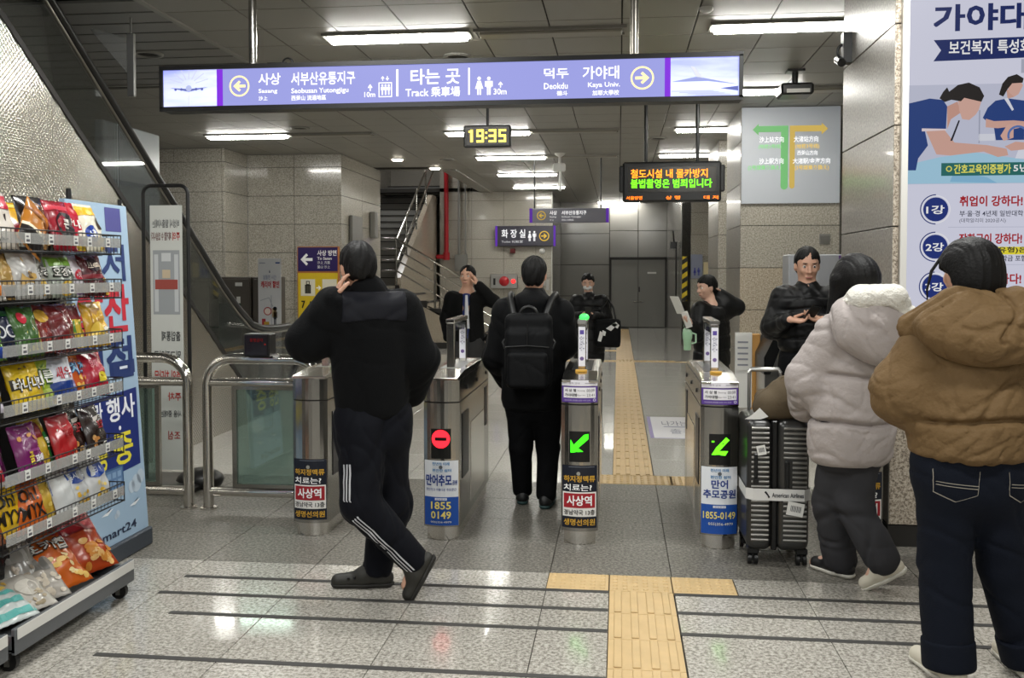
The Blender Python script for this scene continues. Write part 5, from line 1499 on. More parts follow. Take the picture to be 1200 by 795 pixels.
def hair_short(p, h=.006, cut=-.055, front=.055, mat='hair_black', fringe=True, vol=1.0):
    hp, ax, k = p['hp'], p['ax'], p['k']
    c = hp(0, -.012, .022)
    P = [e_(c, np.array((.086, .105, .100)) * k * vol, 0, ax), e_(hp(0, -.055, -.03), np.array((.066, .052, .07)) * k, .03, ax)]
    f, up, rt = p['f'], p['up'], p['rt']
    P.append(('sub', lambda Q: box_d(Q, hp(0, .13, -.075), np.array((.2, .1, .115)) * k, .03, ax), .02))     # the face stays clear
    P.append(('sub', lambda Q: box_d(Q, hp(0, .03, -.18), np.array((.2, .06, .13)) * k, .03, ax), .02))
    for sg in (-1, 1): P.append(('sub', (lambda sg: lambda Q: ell_d(Q, hp(sg * .088, .006, -.032), np.array((.034, .027, .040)) * k, ax))(sg), .01))
    P.append(('and', lambda Q: -((Q - hp(0, 0, cut * 1.6)) @ up) + .008 * np.sin((Q @ rt) * 95) * np.sin((Q @ f) * 70), .01))
    def strands(Q):
        D = (Q - c) @ ax.T
        a = np.arctan2(D[:, 0], D[:, 1] + .02); return .0035 * np.sin(a * 7 + D[:, 2] * 21) * np.sin(D[:, 2] * 37 + a * 3) + .0014 * np.sin(a * 23 + D[:, 2] * 40) + .0012 * np.sin(a * 47 - D[:, 2] * 70)
    P.append(('add', strands, 0))
    lo, hi = bounds([hp(0, 0, 0)], .19 * k)
    return soft('hair', P, lo, hi, h, mat, p['t'])
def stack_d(Q, zs, cx, cy, rx, ry, yaw=0.0):
    """upright loft of ellipses"""
    z = Q[:, 2]
    CX, CY = np.interp(z, zs, cx), np.interp(z, zs, cy); RX, RY = np.interp(z, zs, rx), np.interp(z, zs, ry)
    x, y = Q[:, 0] - CX, Q[:, 1] - CY
    c, s = math.cos(yaw), math.sin(yaw)
    u, v = x * c + y * s, -x * s + y * c
    k0 = np.sqrt((u / RX) ** 2 + (v / RY) ** 2); k1 = np.sqrt((u / RX ** 2) ** 2 + (v / RY ** 2) ** 2)
    d = k0 * (k0 - 1) / np.maximum(k1, 1e-4)
    d = np.where(k0 < .2, -np.minimum(RX, RY) * .8, d)
    out = np.maximum(zs[0] - z, z - zs[-1])
    return smax(d, out, .03)
def jacket(p, prof, hem, top, mat, sleeve=(.075, .062, .048), seams=(), seam_d=.012, seam_w=.011, wr=(.006, 22), h=.008, name='jacket', collar=None, extra=(), cuff=.0, seed=1, shoulder=.07, yawoff=0, aniso=(1, 1, .5)):
    """prof: list of (t, rx, ry) from hem (0) to shoulder (1)"""
    K, t = p['K'], p['t']
    ss, hs = p['ss'], p['hs']
    zs = [hem + (top - hem) * a for a, _, _ in prof]
    ax_ = lambda z: hs + (ss - hs) * ((z - hs[2]) / max(ss[2] - hs[2], .01))
    cx = [ax_(z)[0] for z in zs]; cy = [ax_(z)[1] for z in zs]
    yaw = math.atan2(p['lat'][1], p['lat'][0]) + yawoff
    k = p['k']
    P = [('f', lambda Q: stack_d(Q, zs, cx, cy, [a[1] for a in prof], [a[2] for a in prof], yaw), 0)]
    P += [s_(K['sl'] - U3 * .02, K['sr'] - U3 * .02, shoulder * k, None, .06)]
    if collar: P += [s_(p['K']['neck'] - U3 * .10, p['K']['neck'] + U3 * (collar[1] - collar[0] * .5), collar[0] * 1.15, collar[0], .03)]
    if seams:
        def sm(Q):
            z = Q[:, 2] + .008 * np.sin(Q[:, 0] * 17) + .006 * np.sin(Q[:, 1] * 23)
            o = 0
            for z0 in seams: o = o + seam_d * np.exp(-((z - z0) / seam_w) ** 2)
            return o
        P.append(('add', sm, 0))
    for sd in ('l', 'r'):
        a, b, c = K['s' + sd], K['e' + sd], K['w' + sd]
        c2 = b + (c - b) * (1 - cuff)
        P += [s_(a, b, sleeve[0], sleeve[1], .045), s_(b, c2, sleeve[1], sleeve[2], .03)]
    P += list(extra)
    if wr: P.append(wrinkle(wr[0], wr[1], seed, aniso))
    pts = [K['sl'], K['sr'], K['el'], K['er'], K['wl'], K['wr'], (cx[0], cy[0], hem), p['K']['neck']]
    lo, hi = bounds(pts, .24)
    lo[2] = min(lo[2] + .14, hem - .03)
    F = field(P)
    o = soft(name, F, lo, hi, h, mat, t)
    p['F_' + name] = F
    return o
def pants(p, mat, r=(.105, .088, .075), seat=(.15, .12), cutz=None, h=.008, wr=(.004, 18), name='trousers', seed=3, top=.06, extra=(), cut_dir=True):
    K, t = p['K'], p['t']; hs = p['hs']; k = p['k']
    P = [s_(hs + p['lat'] * .06 * k + U3 * top, hs - p['lat'] * .06 * k + U3 * top, seat[1] * k, None, .04, (p['tf'], 1.15)), s_(hs + p['lat'] * .055 * k - U3 * .03, hs - p['lat'] * .055 * k - U3 * .03, seat[1] * k * .98, None, .04, (p['tf'], 1.1))]
    legs = []
    for sd in ('l', 'r'):
        hh, kk, aa = K['h' + sd], K['k' + sd], K['a' + sd]
        L = [s_(hh, kk, r[0] * k, r[1] * k, .03), s_(kk, aa, r[1] * k, r[2] * k, .02)]
        d = unit(kk - aa)
        e = aa - d * 0.0
        # one leg, its hem cut square to the shin
        G = field(L)
        lz = (cutz or {}).get(sd, -.02)
        legs.append(('f', (lambda G, e, d, lz: lambda Q: smax(G(Q), -((Q - e) @ d) + lz, .012))(G, e, d, lz), .035))
    P += legs; P += list(extra)
    if wr: P.append(wrinkle(wr[0], wr[1], seed, (1, 1, 1.2)))
    lo, hi = bounds([K[a + b] for a in 'hka' for b in 'lr'] + [hs + U3 * .1], .2)
    lo[2] = max(lo[2], -.02)
    F = field(P); p['F_' + name] = F
    return soft(name, F, lo, hi, h, mat, t)
def shoe(p, sd, mat, sole, L=.20, h=.006, name='shoe', pose=None, kind='sneaker'):
    """shoe round the foot: heel under the ankle, toe towards t"""
    K, t = p['K'], p['t']
    a, e = K['a' + sd], K['t' + sd]
    d = unit(e - a - U3 * np.dot(e - a, U3) * 0) if kind == 'heelup' else unit((e - a) * np.array([1, 1, 0]))
    if kind == 'heelup':
        # foot pitched: plane of the sole contains d and the horizontal across
        side = unit(np.cross(d, U3)); n = unit(np.cross(side, d))
        heel = a - n * .034 - d * .022; toe = heel + d * L
    else:
        side = unit(np.cross(d, U3)); n = U3
        heel = np.array([a[0], a[1], .030]) - d * .045; toe = heel + d * L
    if pose is not None:
        heel, toe, n = [np.asarray(v, float) for v in pose]; heel = heel + p['B']; toe = toe + p['B']
        L = np.linalg.norm(toe - heel); d = unit(toe - heel); n = unit(n - d * np.dot(n, d))
    mid = heel + d * L * .45
    P = [s_(heel + n * .012, mid + n * .012, .036, .036, .02), s_(mid + n * .012, toe + n * .004, .040, .034, .02), s_(heel + n * .02 + d * .02, heel + n * .07 + d * .035, .036, .034, .03), s_(mid + n * .03, heel + n * .06 + d * .06, .03, .032, .03), s_(mid + n * .028 + d * .01, heel + n * .085 + d * .035, .036, .040, .03)]
    P.append(('and', lambda Q: -((Q - heel) @ n) - .018, .004))
    lo, hi = bounds([heel, toe, heel + n * .1], .07)
    o = soft(name, P, lo, hi, h, mat, t)
    S_ = [s_(heel, mid, .041, .041, .02), s_(mid, toe, .045, .038, .02)]
    S_.append(('and', lambda Q: np.abs((Q - heel) @ n + .018) - .011, .004))
    so = soft('sole', S_, lo, hi, h, sole, o)
    return o
# ================================================================== the people
plain('fleece_black', '#07080a', .9, spec=.15, sheen=.02, bump=.25, bscale=160)
plain('fleece_yoke', '#15161c', .6, spec=.15, bump=.1, bscale=160)
plain('navy_track', '#080a12', .75, spec=.15, sheen=.02, bump=.1, bscale=120)
plain('stripe_white', '#b9bbc0', .7)
plain('clog', '#25241f', .55); plain('clog_sole', '#1d1c19', .6)
plain('jacket_black', '#07080a', .75, spec=.15, sheen=.02, bump=.12, bscale=140)
plain('pack_black', '#0d0e10', .65, spec=.15, bump=.15, bscale=200); plain('pack_trim', '#08090a', .5)
plain('trouser_black', '#08090c', .8, spec=.15, bump=.1, bscale=150)
plain('suit_black', '#0a0b0c', .7, spec=.15); plain('suit_grey', '#3a3a3b', .75, spec=.15); plain('shirt_blue', '#20306e', .7); plain('shirt_white', '#d5d7de', .7)
plain('puffer_black', '#090a0c', .5, spec=.3); plain('puffer_grey', '#a9a19e', .62, spec=.15, bump=.7, bscale=17, bdist=.02); plain('sherpa', '#dcd9d0', .95, sheen=.2, bump=.8, bscale=120)
plain('trouser_grey', '#37373a', .8, spec=.15, bump=.1, bscale=150); plain('sneaker_white', '#cfc9b8', .6); plain('sole_white', '#d6d3c8', .6)
plain('puffer_brown', '#6d573b', .68, spec=.15, bump=.8, bscale=17, bdist=.022); plain('jeans', '#0d121d', .8, spec=.15, bump=.25, bscale=220); plain('stitch', '#8a857c', .8)
plain('mask_white', '#dcdcdc', .7)
def flat(v): return np.array([v[0], v[1], 0])

# ---- 1. man walking to the left, phone hand at his ear
J = dict(head=(-.041, 0, 1.575), neck=(.004, 0, 1.455), sl=(-.120, -.07, 1.375), sr=(.150, .08, 1.365), el=(-.255, -.10, 1.225), wl=(-.125, -.09, 1.425), er=(.238, .10, 1.125), wr=(.170, .20, .93),
         hl=(-.011, -.05, .80), hr=(.070, .06, .79), kl=(.000, -.12, .46), al=(.250, -.04, .165), tl=(.205, -.06, .06), kr=(.085, .10, .42), ar=(.026, .08, .085), tr=(-.146, .05, .02))
w1 = person('man in black fleece and striped navy track trousers walking left, hand at ear', (-1.2, 4.38), J, (-.55, .83), 1.66, hands=dict(l=dict(d=(.22, .1, .62), n=(.9, .3, -.1), side=-1, curl=.35)), look_down=.1)
hair_short(w1, cut=-.044)
K = w1['K']
jacket(w1, [(0, .158, .125), (.08, .175, .135), (.35, .185, .140), (.7, .19, .140), (1, .175, .12)], .845, 1.405, 'fleece_black', sleeve=(.095, .088, .070), wr=(.004, 15), collar=(.096, .035), seed=4, shoulder=.095, cuff=.12, h=.0075, extra=[e_(K['el'] + np.array((.01, 0, -.01)), (.095, .085, .085), .05), s_(K['er'], K['wr'] + np.array((-.01, -.02, .03)), .088, .075, .04)])
F = w1['F_jacket']
ca, sa = w1['lat'], w1['tf']
def yoke(Q):
    D = Q - w1['ss']
    e = F(Q) - .0035
    e = np.maximum(e, -(D[:, 2] + .045 + .10 * np.abs(D @ ca)))
    return np.maximum(np.maximum(e, np.abs(D @ ca) - .155), D[:, 2] - .085)
soft('yoke', yoke, w1['ss'] - .26, w1['ss'] + .26, .007, 'fleece_yoke', w1['t'])

pants(w1, 'navy_track', r=(.118, .092, .066), seat=(.16, .130), wr=(.005, 14), cutz=dict(l=-.015, r=-.02), seed=8, extra=[e_(K['kr'] + np.array((.03, -.01, -.02)), (.08, .08, .12), .05)])
F = w1['F_trousers']; q = MB()
for s3 in (-1, 0, 1):
    pts = []; dirs = []
    for i in range(14):
        tt = .24 + .76 * i / 13
        p_ = K['hl'] + (K['kl'] - K['hl']) * min(tt * 2, 1) if tt < .5 else K['kl'] + (K['al'] - K['kl']) * (tt * 2 - 1)
        sh = K['al'] - K['kl'] if tt > .5 else K['kl'] - K['hl']
        d0 = unit(np.cross(sh, (-.25, 1, 0))) if False else unit(np.array((-.36, -.93, -.05)))
        d0 = unit(d0 - unit(sh) * np.dot(d0, unit(sh)))
        w = unit(np.cross(d0, sh)); pts.append(p_ + w * .017 * s3); dirs.append(d0)
    ribbon(q, F, pts, dirs, .0085, lambda p, d: np.cross(d, U3), .0025)
q.build('side_stripes', 'stripe_white', w1['t'], kind='stuff')
def clog(p, sd, kind, pose=None):
    o = shoe(p, sd, 'clog', 'clog_sole', L=.235, kind=kind, name='clog', pose=pose)
    return o
clog(w1, 'l', 'flat', pose=((.305, -.035, .175), (.225, -.075, .022), (-.85, -.2, .4))); c_ = clog(w1, 'r', 'flat')
q = MB(); a, e = K['ar'], K['tr']; d = unit(flat(e - a))
for k in range(3): q.ell(np.array([a[0], a[1], .062]) + d * (.07 + .03 * k) + np.array((.0, -.04, -.004 * k)), (.008, .005, .008), 8, 6, 0)
q.ell(np.array([a[0], a[1], .072]) + d * .03 + np.array((0, -.041, 0)), (.009, .004, .009), 8, 6, 1)
q.build('vent_hole', ['black_rubber', 'sole_white'], c_)

# ---- 2. man with the backpack, seen from behind between the gates
J = dict(head=(-.002, 0, 1.535), neck=(-.002, 0, 1.40), sl=(-.190, 0, 1.285), sr=(.172, 0, 1.285), el=(-.268, .02, .97), wl=(-.215, .24, .80), er=(.205, .02, 1.06), wr=(.15, .25, 1.04),
         hl=(-.085, 0, .70), hr=(.082, 0, .70), kl=(-.094, .02, .38), kr=(.09, .02, .38), al=(-.085, .06, .085), ar=(.082, -.04, .085), tl=(-.10, .21, .03), tr=(.10, .11, .03))
w2 = person('man in black jacket seen from behind passing between the gates with a backpack', (-.55, 6.15), J, (.08, 1), 1.62)
hair_short(w2, cut=-.05)
jacket(w2, [(0, .20, .15), (.1, .215, .16), (.5, .205, .15), (.85, .21, .14), (1, .19, .12)], .64, 1.33, 'jacket_black', sleeve=(.085, .080, .062), wr=(.004, 15), seed=12, shoulder=.08, collar=(.085, .02), extra=[e_(w2['ss'] + np.array((0, -.06, .065)), (.13, .085, .07), .03)])
pants(w2, 'trouser_black', r=(.108, .078, .064), seat=(.16, .145), seed=5, wr=(.005, 15), cutz=dict(l=-.03, r=-.035))
for sd in 'lr': shoe(w2, sd, plain('shoe_dark', '#141617', .5), plain('sole_teal', '#2f4a4a', .6), L=.23)
bp_ = thing('backpack', 'black business backpack worn by the man between the gates', 'backpack', (-.56, 5.93, .78))
Y0 = 5.925
soft('main_bag', [b_((-.565, Y0, 1.05), (.150, .075, .235), .05), b_((-.565, Y0 - .03, 1.0), (.142, .075, .19), .045, .02), wrinkle(.002, 20, 3)], (-.78, 5.78, .75), (-.35, 6.06, 1.35), .0065, 'pack_black', bp_)
soft('front_pocket', [b_((-.565, Y0 - .095, .93), (.125, .032, .115), .028), wrinkle(.0015, 20, 5)], (-.75, 5.76, .78), (-.38, 5.9, 1.1), .0065, 'pack_black', bp_)
q = MB(); q.tube([(-.70, Y0 - .106, 1.075), (-.565, Y0 - .112, 1.085), (-.43, Y0 - .106, 1.075)], .005, 6); q.build('pocket_zip', 'pack_trim', bp_)
q = MB(); q.tube([(-.565, Y0 - .112, 1.22), (-.565, Y0 - .108, 1.09)], .004, 6); q.build('seam', 'pack_trim', bp_)
q = MB(); q.tube(arc((-.565, Y0 - .02, 1.27), .055, 0, 180, 10, (1, 0, 0), (0, -.1, 1)), .011, 8); q.build('handle', 'pack_trim', bp_)
for s in (-1, 1):
    q = MB(); q.tube([(-.565 + s * .10, Y0 + .04, 1.26), (-.56 + s * .135, 6.02, 1.375), (-.555 + s * .145, 6.12, 1.40), (-.555 + s * .15, 6.22, 1.37)], .022, 8); q.build('shoulder_strap', 'pack_trim', bp_)
    q = MB(); q.tube([(-.565 + s * .15, Y0, 1.12), (-.565 + s * .166, Y0 - .01, 1.10), (-.565 + s * .15, Y0 - .02, 1.06)], .009, 6); q.build('side_buckle', 'pack_trim', bp_)

# ---- 3. man in an open dark jacket beyond the second gate, hand at his ear
J = dict(head=(.005, 0, 1.500), neck=(-.002, 0, 1.365), sl=(-.165, 0, 1.265), sr=(.155, 0, 1.275), el=(-.225, .02, 1.05), wl=(-.19, -.06, .84), er=(.285, -.05, 1.235), wr=(.125, -.07, 1.405),
         hl=(-.085, 0, .81), hr=(.08, 0, .81), kl=(-.12, -.03, .44), kr=(.094, 0, .44), al=(-.125, .02, .09), ar=(.10, .02, .09), tl=(-.15, -.14, .03), tr=(.12, -.14, .03))
w3 = person('man in open dark jacket and blue tie by the stairs, hand at ear', (-1.59, 9.8), J, (-.15, -1), 1.62, h=.009, hands=dict(r=dict(d=(-.25, 0, .6), n=(-.8, .1, 0), side=1, curl=.3)))
hair_short(w3, h=.008, cut=-.05)
jacket(w3, [(0, .185, .13), (.2, .185, .13), (.6, .18, .125), (1, .14, .10)], .80, 1.30, 'suit_black', sleeve=(.075, .068, .055), wr=(.003, 14), h=.009, collar=(.066, -.03), cuff=.08,
       extra=[('sub', lambda Q: box_d(Q, (-1.585, 9.70, 1.10), (.035, .10, .30), .02), .02), e_((-1.30, 9.74, .84), (.09, .05, .07), .06)])
soft('shirt', [s_((-1.59, 9.76, .86), (-1.592, 9.775, 1.28), .072, .066, .02, ((0, 1, 0), 1.0))], (-1.75, 9.6, .75), (-1.45, 9.9, 1.4), .009, 'shirt_blue', w3['t'])
q = MB(); q.tube([(-1.583, 9.70, 1.30), (-1.578, 9.69, 1.15), (-1.572, 9.685, .95)], [.014, .022, .03], 6)
q.build('lanyard', 'shirt_white', w3['t'])
pants(w3, 'suit_grey', r=(.098, .08, .068), seat=(.15, .125), h=.009, wr=(.003, 14))
for sd in 'lr': shoe(w3, sd, 'black_rubber', 'black_rubber', L=.22, h=.009)

# ---- 4. masked person with phone and black bag, far behind the third gate
J = dict(head=(-.016, 0, 1.415), neck=(-.005, 0, 1.275), sl=(-.155, 0, 1.18), sr=(.155, 0, 1.18), el=(-.205, -.02, .965), wl=(-.085, -.19, 1.01), er=(.21, -.02, .965), wr=(.06, -.19, 1.01),
         hl=(-.08, 0, .74), hr=(.08, 0, .74), kl=(-.08, 0, .41), kr=(.085, 0, .41), al=(-.08, .02, .09), ar=(.09, .02, .09), tl=(-.09, -.13, .03), tr=(.10, -.13, .03))
w4 = person('person in long black padded coat and white mask looking at a phone', (-.36, 11.6), J, (-.05, -1), 1.52, h=.009, skin='skin_pale', hands=dict(l=dict(d=(.8, -.3, .1), n=(0, .3, .9), side=1, curl=.5), r=dict(d=(-.8, -.3, .1), n=(0, .3, .9), side=-1, curl=.5)), look_down=.25)
hair_short(w4, h=.008, cut=-.06, vol=1.03)
jacket(w4, [(0, .19, .15), (.3, .195, .15), (.65, .19, .14), (.9, .18, .13), (1, .14, .105)], .42, 1.215, 'puffer_black', sleeve=(.085, .075, .058), seams=(.55, .70, .85, 1.0, 1.12), wr=(.003, 14), h=.009, collar=(.080, .0))
soft('face_mask', [e_(w4['hp'](0, .055, -.055), (.058, .055, .042), .02, w4['ax']), ('sub', lambda Q: ell_d(Q, w4['hp'](0, .03, -.055), (.056, .066, .06), w4['ax']), .006)], w4['hp'](0, 0, -.05) - .15, w4['hp'](0, 0, -.05) + .15, .006, 'mask_white', w4['t'])
pants(w4, 'trouser_black', r=(.09, .078, .068), h=.009, seat=(.14, .12))
for sd in 'lr': shoe(w4, sd, 'black_rubber', 'black_rubber', L=.21, h=.009)
def phone(nm, label, c, d, n, case='black_plastic'):
    d, n = unit(d), unit(n); u = np.cross(d, n)
    t = thing(nm, label, 'phone', tuple(c))
    q = MB(); q.rbox(-.036, .036, -.075, .075, -.0045, .0045, .004)
    q.v = [tuple(np.asarray(c) + u * a + d * b + n * e) for a, b, e in q.v]; q.build('phone_body', case, t)
    q = MB(); q.bx(-.032, .032, -.070, .070, .0045, .0055)
    q.v = [tuple(np.asarray(c) + u * a + d * b + n * e) for a, b, e in q.v]; q.build('phone_screen', plain('phone_screen', '#15181d', .1), t)
phone('phone', 'dark phone held in both hands by the masked person', (-.365, 11.33, 1.05), (0, -.35, .9), (0, .9, .35))
hb = thing('handbag', 'black bag with white print hanging beside the masked person', 'bag', (-.13, 11.42, .62))
soft('bag_body', [b_((-.13, 11.42, .80), (.155, .07, .17), .04), wrinkle(.003, 14, 2)], (-.32, 11.3, .58), (.06, 11.54, 1.02), .009, 'jacket_black', hb)
q = MB(); q.tube([(-.24, 11.42, .95), (-.2, 11.45, 1.1), (-.14, 11.5, 1.2)], .012, 6); q.tube([(-.03, 11.42, .95), (-.06, 11.45, 1.1), (-.12, 11.5, 1.2)], .012, 6); q.build('strap', 'pack_trim', hb)
p_ = Print(facing(-.27, 11.343, .66), lift=.003)
p_.poly([(.02, .05), (.06, .04), (.09, .14), (.05, .17)], '#d8d8d6'); p_.poly([(.07, .12), (.11, .11), (.12, .16), (.08, .18)], '#d8d8d6'); p_.poly([(.12, .20), (.18, .17), (.26, .25), (.22, .27)], '#d8d8d6'); p_.poly([(.18, .24), (.26, .2), (.28, .24), (.24, .28)], '#c8c8c6'); p_.build('print', hb)

# ---- 5. person facing left with paper, phone and mint tumbler behind the fourth gate
J = dict(head=(-.037, 0, 1.405), neck=(.006, .02, 1.275), sl=(-.105, -.10, 1.185), sr=(.150, .08, 1.185), el=(-.135, -.19, .97), wl=(-.21, -.32, 1.065), er=(.25, .08, 1.21), wr=(.09, .05, 1.335),
         hl=(-.03, -.08, .74), hr=(.06, .08, .74), kl=(-.03, -.08, .41), kr=(.07, .08, .41), al=(-.02, -.08, .09), ar=(.09, .08, .09), tl=(-.16, -.11, .03), tr=(-.06, .05, .03))
w5 = person('person in black padded coat turned left, holding a white paper and phone', (.86, 9.0), J, (-.85, -.5), 1.52, h=.009, skin='skin_pale', hands=dict(l=dict(d=(-.6, -.5, .45), n=(.5, .1, .8), side=-1, curl=.6)), look_down=.15)
hair_short(w5, h=.008, cut=-.075, vol=1.05)
jacket(w5, [(0, .18, .15), (.3, .19, .15), (.65, .185, .14), (.9, .17, .13), (1, .13, .105)], .50, 1.21, 'puffer_black', sleeve=(.085, .075, .055), seams=(.65, .80, .95, 1.08), wr=(.003, 14), h=.009, collar=(.082, .0), extra=[e_((.97, 9.07, 1.24), (.12, .10, .07), .05)])
pants(w5, 'trouser_black', r=(.09, .078, .068), h=.009, seat=(.14, .12))
for sd in 'lr': shoe(w5, sd, 'black_rubber', 'black_rubber', L=.21, h=.009)
phone('phone', 'pale phone held by the person with the mint tumbler', (.615, 8.62, 1.11), (-.3, .1, .9), (.6, .75, 0), 'white_plastic')
q = MB(); q.rbox(-.004, .004, -.06, .06, -.09, .09, .002)
rot = Euler((0, R(-28), R(35))).to_matrix(); q.v = [tuple(Vector((.535, 8.66, 1.24)) + rot @ Vector(v)) for v in q.v]
tag(q.build('paper_sheet', 'white_plastic', base=(.535, 8.66, 1.24)), 'white folded paper held up by the person behind the fourth gate', 'paper')
tb = thing('tumbler', 'mint green tumbler hanging from the hand behind the fourth gate', 'tumbler', (.625, 8.68, .83))
q = MB(); q.lathe((.625, 8.68, .83), [(.030, 0), (.034, .005), (.036, .09), (.044, .11), (.046, .165), (.040, .172)], 18); q.build('cup', plain('mint', '#a9d3ae', .4), tb)
q = MB(); q.lathe((.625, 8.68, 1.0), [(.042, 0), (.042, .02), (.028, .028), (.02, .05), (.0001, .052)], 18); q.build('lid', plain('mint_lid', '#b9dcbc', .4), tb)
q = MB(); q.tube([(.668, 8.68, .985), (.70, 8.68, .975), (.702, 8.68, .90), (.665, 8.68, .89)], .009, 6); q.tube(arc((.625, 8.68, 1.045), .03, 0, 180, 8, (1, 0, 0), (0, 0, 1)), .007, 6); q.build('handle', 'mint_lid', tb)

# ---- 6. man with phone facing the camera behind the grey coat
J = dict(head=(-.004, 0, 1.60), neck=(-.002, 0, 1.455), sl=(-.165, 0, 1.365), sr=(.170, 0, 1.365), el=(-.245, .0, 1.145), wl=(-.165, -.22, 1.215), er=(.24, .0, 1.145), wr=(.055, -.24, 1.215),
         hl=(-.085, 0, .86), hr=(.085, 0, .86), kl=(-.09, 0, .47), kr=(.09, 0, .47), al=(-.09, .02, .09), ar=(.09, .02, .09), tl=(-.10, -.15, .03), tr=(.10, -.15, .03))
w6 = person('man in black padded jacket facing the camera, phone in both hands', (1.34, 6.9), J, (.0, -1), 1.74, h=.0075, hands=dict(l=dict(d=(.85, -.15, -.1), n=(.1, -.2, .9), side=-1, curl=.6), r=dict(d=(-.85, -.15, .1), n=(0, -.2, .9), side=1, curl=.6)), look_down=.2)
hair_short(w6, h=.0065, cut=-.05)
jacket(w6, [(0, .18, .14), (.1, .2, .15), (.6, .2, .15), (.9, .185, .135), (1, .14, .105)], .97, 1.395, 'puffer_black', sleeve=(.086, .078, .050), cuff=.12, seams=(1.08, 1.18, 1.28, 1.36), wr=(.004, 16), h=.0075, collar=(.090, .0))
pants(w6, 'trouser_black', r=(.10, .085, .072), seat=(.15, .125))
for sd in 'lr': shoe(w6, sd, 'black_rubber', 'black_rubber', L=.24, h=.008)
phone('phone', 'black phone held by the man facing the camera behind the grey coat', (1.315, 6.60, 1.265), (.25, -.75, .6), (0, .6, .75))

# ---- 7. woman in the pale grey puffer walking left behind the suitcase
J = dict(head=(-.019, 0, 1.515), neck=(-.005, 0, 1.39), sl=(-.118, -.02, 1.245), sr=(.128, .06, 1.25), el=(-.225, .03, 1.02), wl=(-.205, .20, .86), er=(.195, .10, 1.03), wr=(.215, .28, .85),
         hl=(-.075, 0, .70), hr=(.030, .02, .70), kl=(-.105, .07, .38), kr=(-.015, -.04, .40), al=(-.045, .11, .085), tl=(-.15, .22, .03), ar=(.095, -.13, .165), tr=(.050, -.10, .065))
w7 = person('woman in pale grey puffer jacket with white hood lining walking left', (1.17, 4.78), J, (-.45, .9), 1.62, skin='skin_pale')
hp, ax, k = w7['hp'], w7['ax'], w7['k']; K = w7['K']
Ph = [e_(hp(0, -.005, .024), np.array((.095, .112, .104)) * k, 0, ax), s_(hp(0, -.055, .0), hp(0, -.075, -.17), .085, .062, .05), s_(hp(-.06, .03, -.02), hp(-.085, .06, -.20), .05, .03, .05), s_(hp(.05, -.02, -.02), hp(.05, -.03, -.14), .05, .04, .05),
      ('sub', lambda Q: box_d(Q, hp(0, .16, -.07), (.055, .1, .10), .03, ax), .02), ('add', lambda Q: .0016 * np.sin(((Q - K['head']) @ w7['rt']) * 190 + 2) + .0015 * np.sin(((Q - K['head']) @ w7['rt']) * 430), 0)]
lo, hi = bounds([K['head']], .26); soft('hair', Ph, lo, hi, .0065, 'hair_black', w7['t'])
hood_c = np.array((1.205, 4.61, 1.275))
jacket(w7, [(0, .18, .145), (.06, .205, .165), (.25, .215, .17), (.55, .195, .16), (.85, .175, .14), (1, .13, .10)], .60, 1.30, 'puffer_grey', sleeve=(.088, .105, .085), seams=(.815, 1.045), seam_d=.034, seam_w=.013, wr=(.0055, 19), seed=21, shoulder=.085, collar=(.085, .0), h=.0075, aniso=(1, 1, .8),
       extra=[e_(K['el'] + np.array((.01, .01, -.03)), (.095, .10, .115), .05)])
Fh = [e_(hood_c + np.array((-.02, -.0, .0)), (.165, .105, .145), 0), e_(hood_c + np.array((-.09, .07, .06)), (.10, .09, .09), .06), e_(hood_c + np.array((.09, .06, .06)), (.10, .09, .09), .06), e_(hood_c + np.array((.03, .0, -.07)), (.12, .085, .10), .05), wrinkle(.006, 20, 33)]
lo, hi = bounds([hood_c], .3); soft('hood', Fh, lo, hi, .0075, 'puffer_grey', w7['t'])
Fl = [s_(hood_c + np.array((-.135, .10, .095)), hood_c + np.array((-.07, -.04, .145)), .034, .042, .03), s_(hood_c + np.array((-.07, -.04, .145)), hood_c + np.array((.08, -.035, .155)), .046, .050, .03), s_(hood_c + np.array((.08, -.035, .155)), hood_c + np.array((.155, .02, .06)), .05, .045, .03), s_(hood_c + np.array((.155, .01, .06)), hood_c + np.array((.15, -.01, .0)), .045, .03, .03), s_(hood_c + np.array((-.06, .02, .15)), hood_c + np.array((.10, .03, .15)), .06, .06, .03), wrinkle(.004, 40, 7)]
soft('hood_lining', Fl, lo, hi, .0065, 'sherpa', w7['t'])
pants(w7, 'trouser_grey', r=(.102, .086, .078), seat=(.142, .130), cutz=dict(l=-.07, r=-.075), seed=9, wr=(.006, 14))
shoe(w7, 'l', plain('shoe_black', '#18181a', .5), 'sole_white', L=.18); shoe(w7, 'r', 'sneaker_white', 'sole_white', pose=((.165, -.15, .125), (.035, -.09, .028), (-.6, .1, .75)))

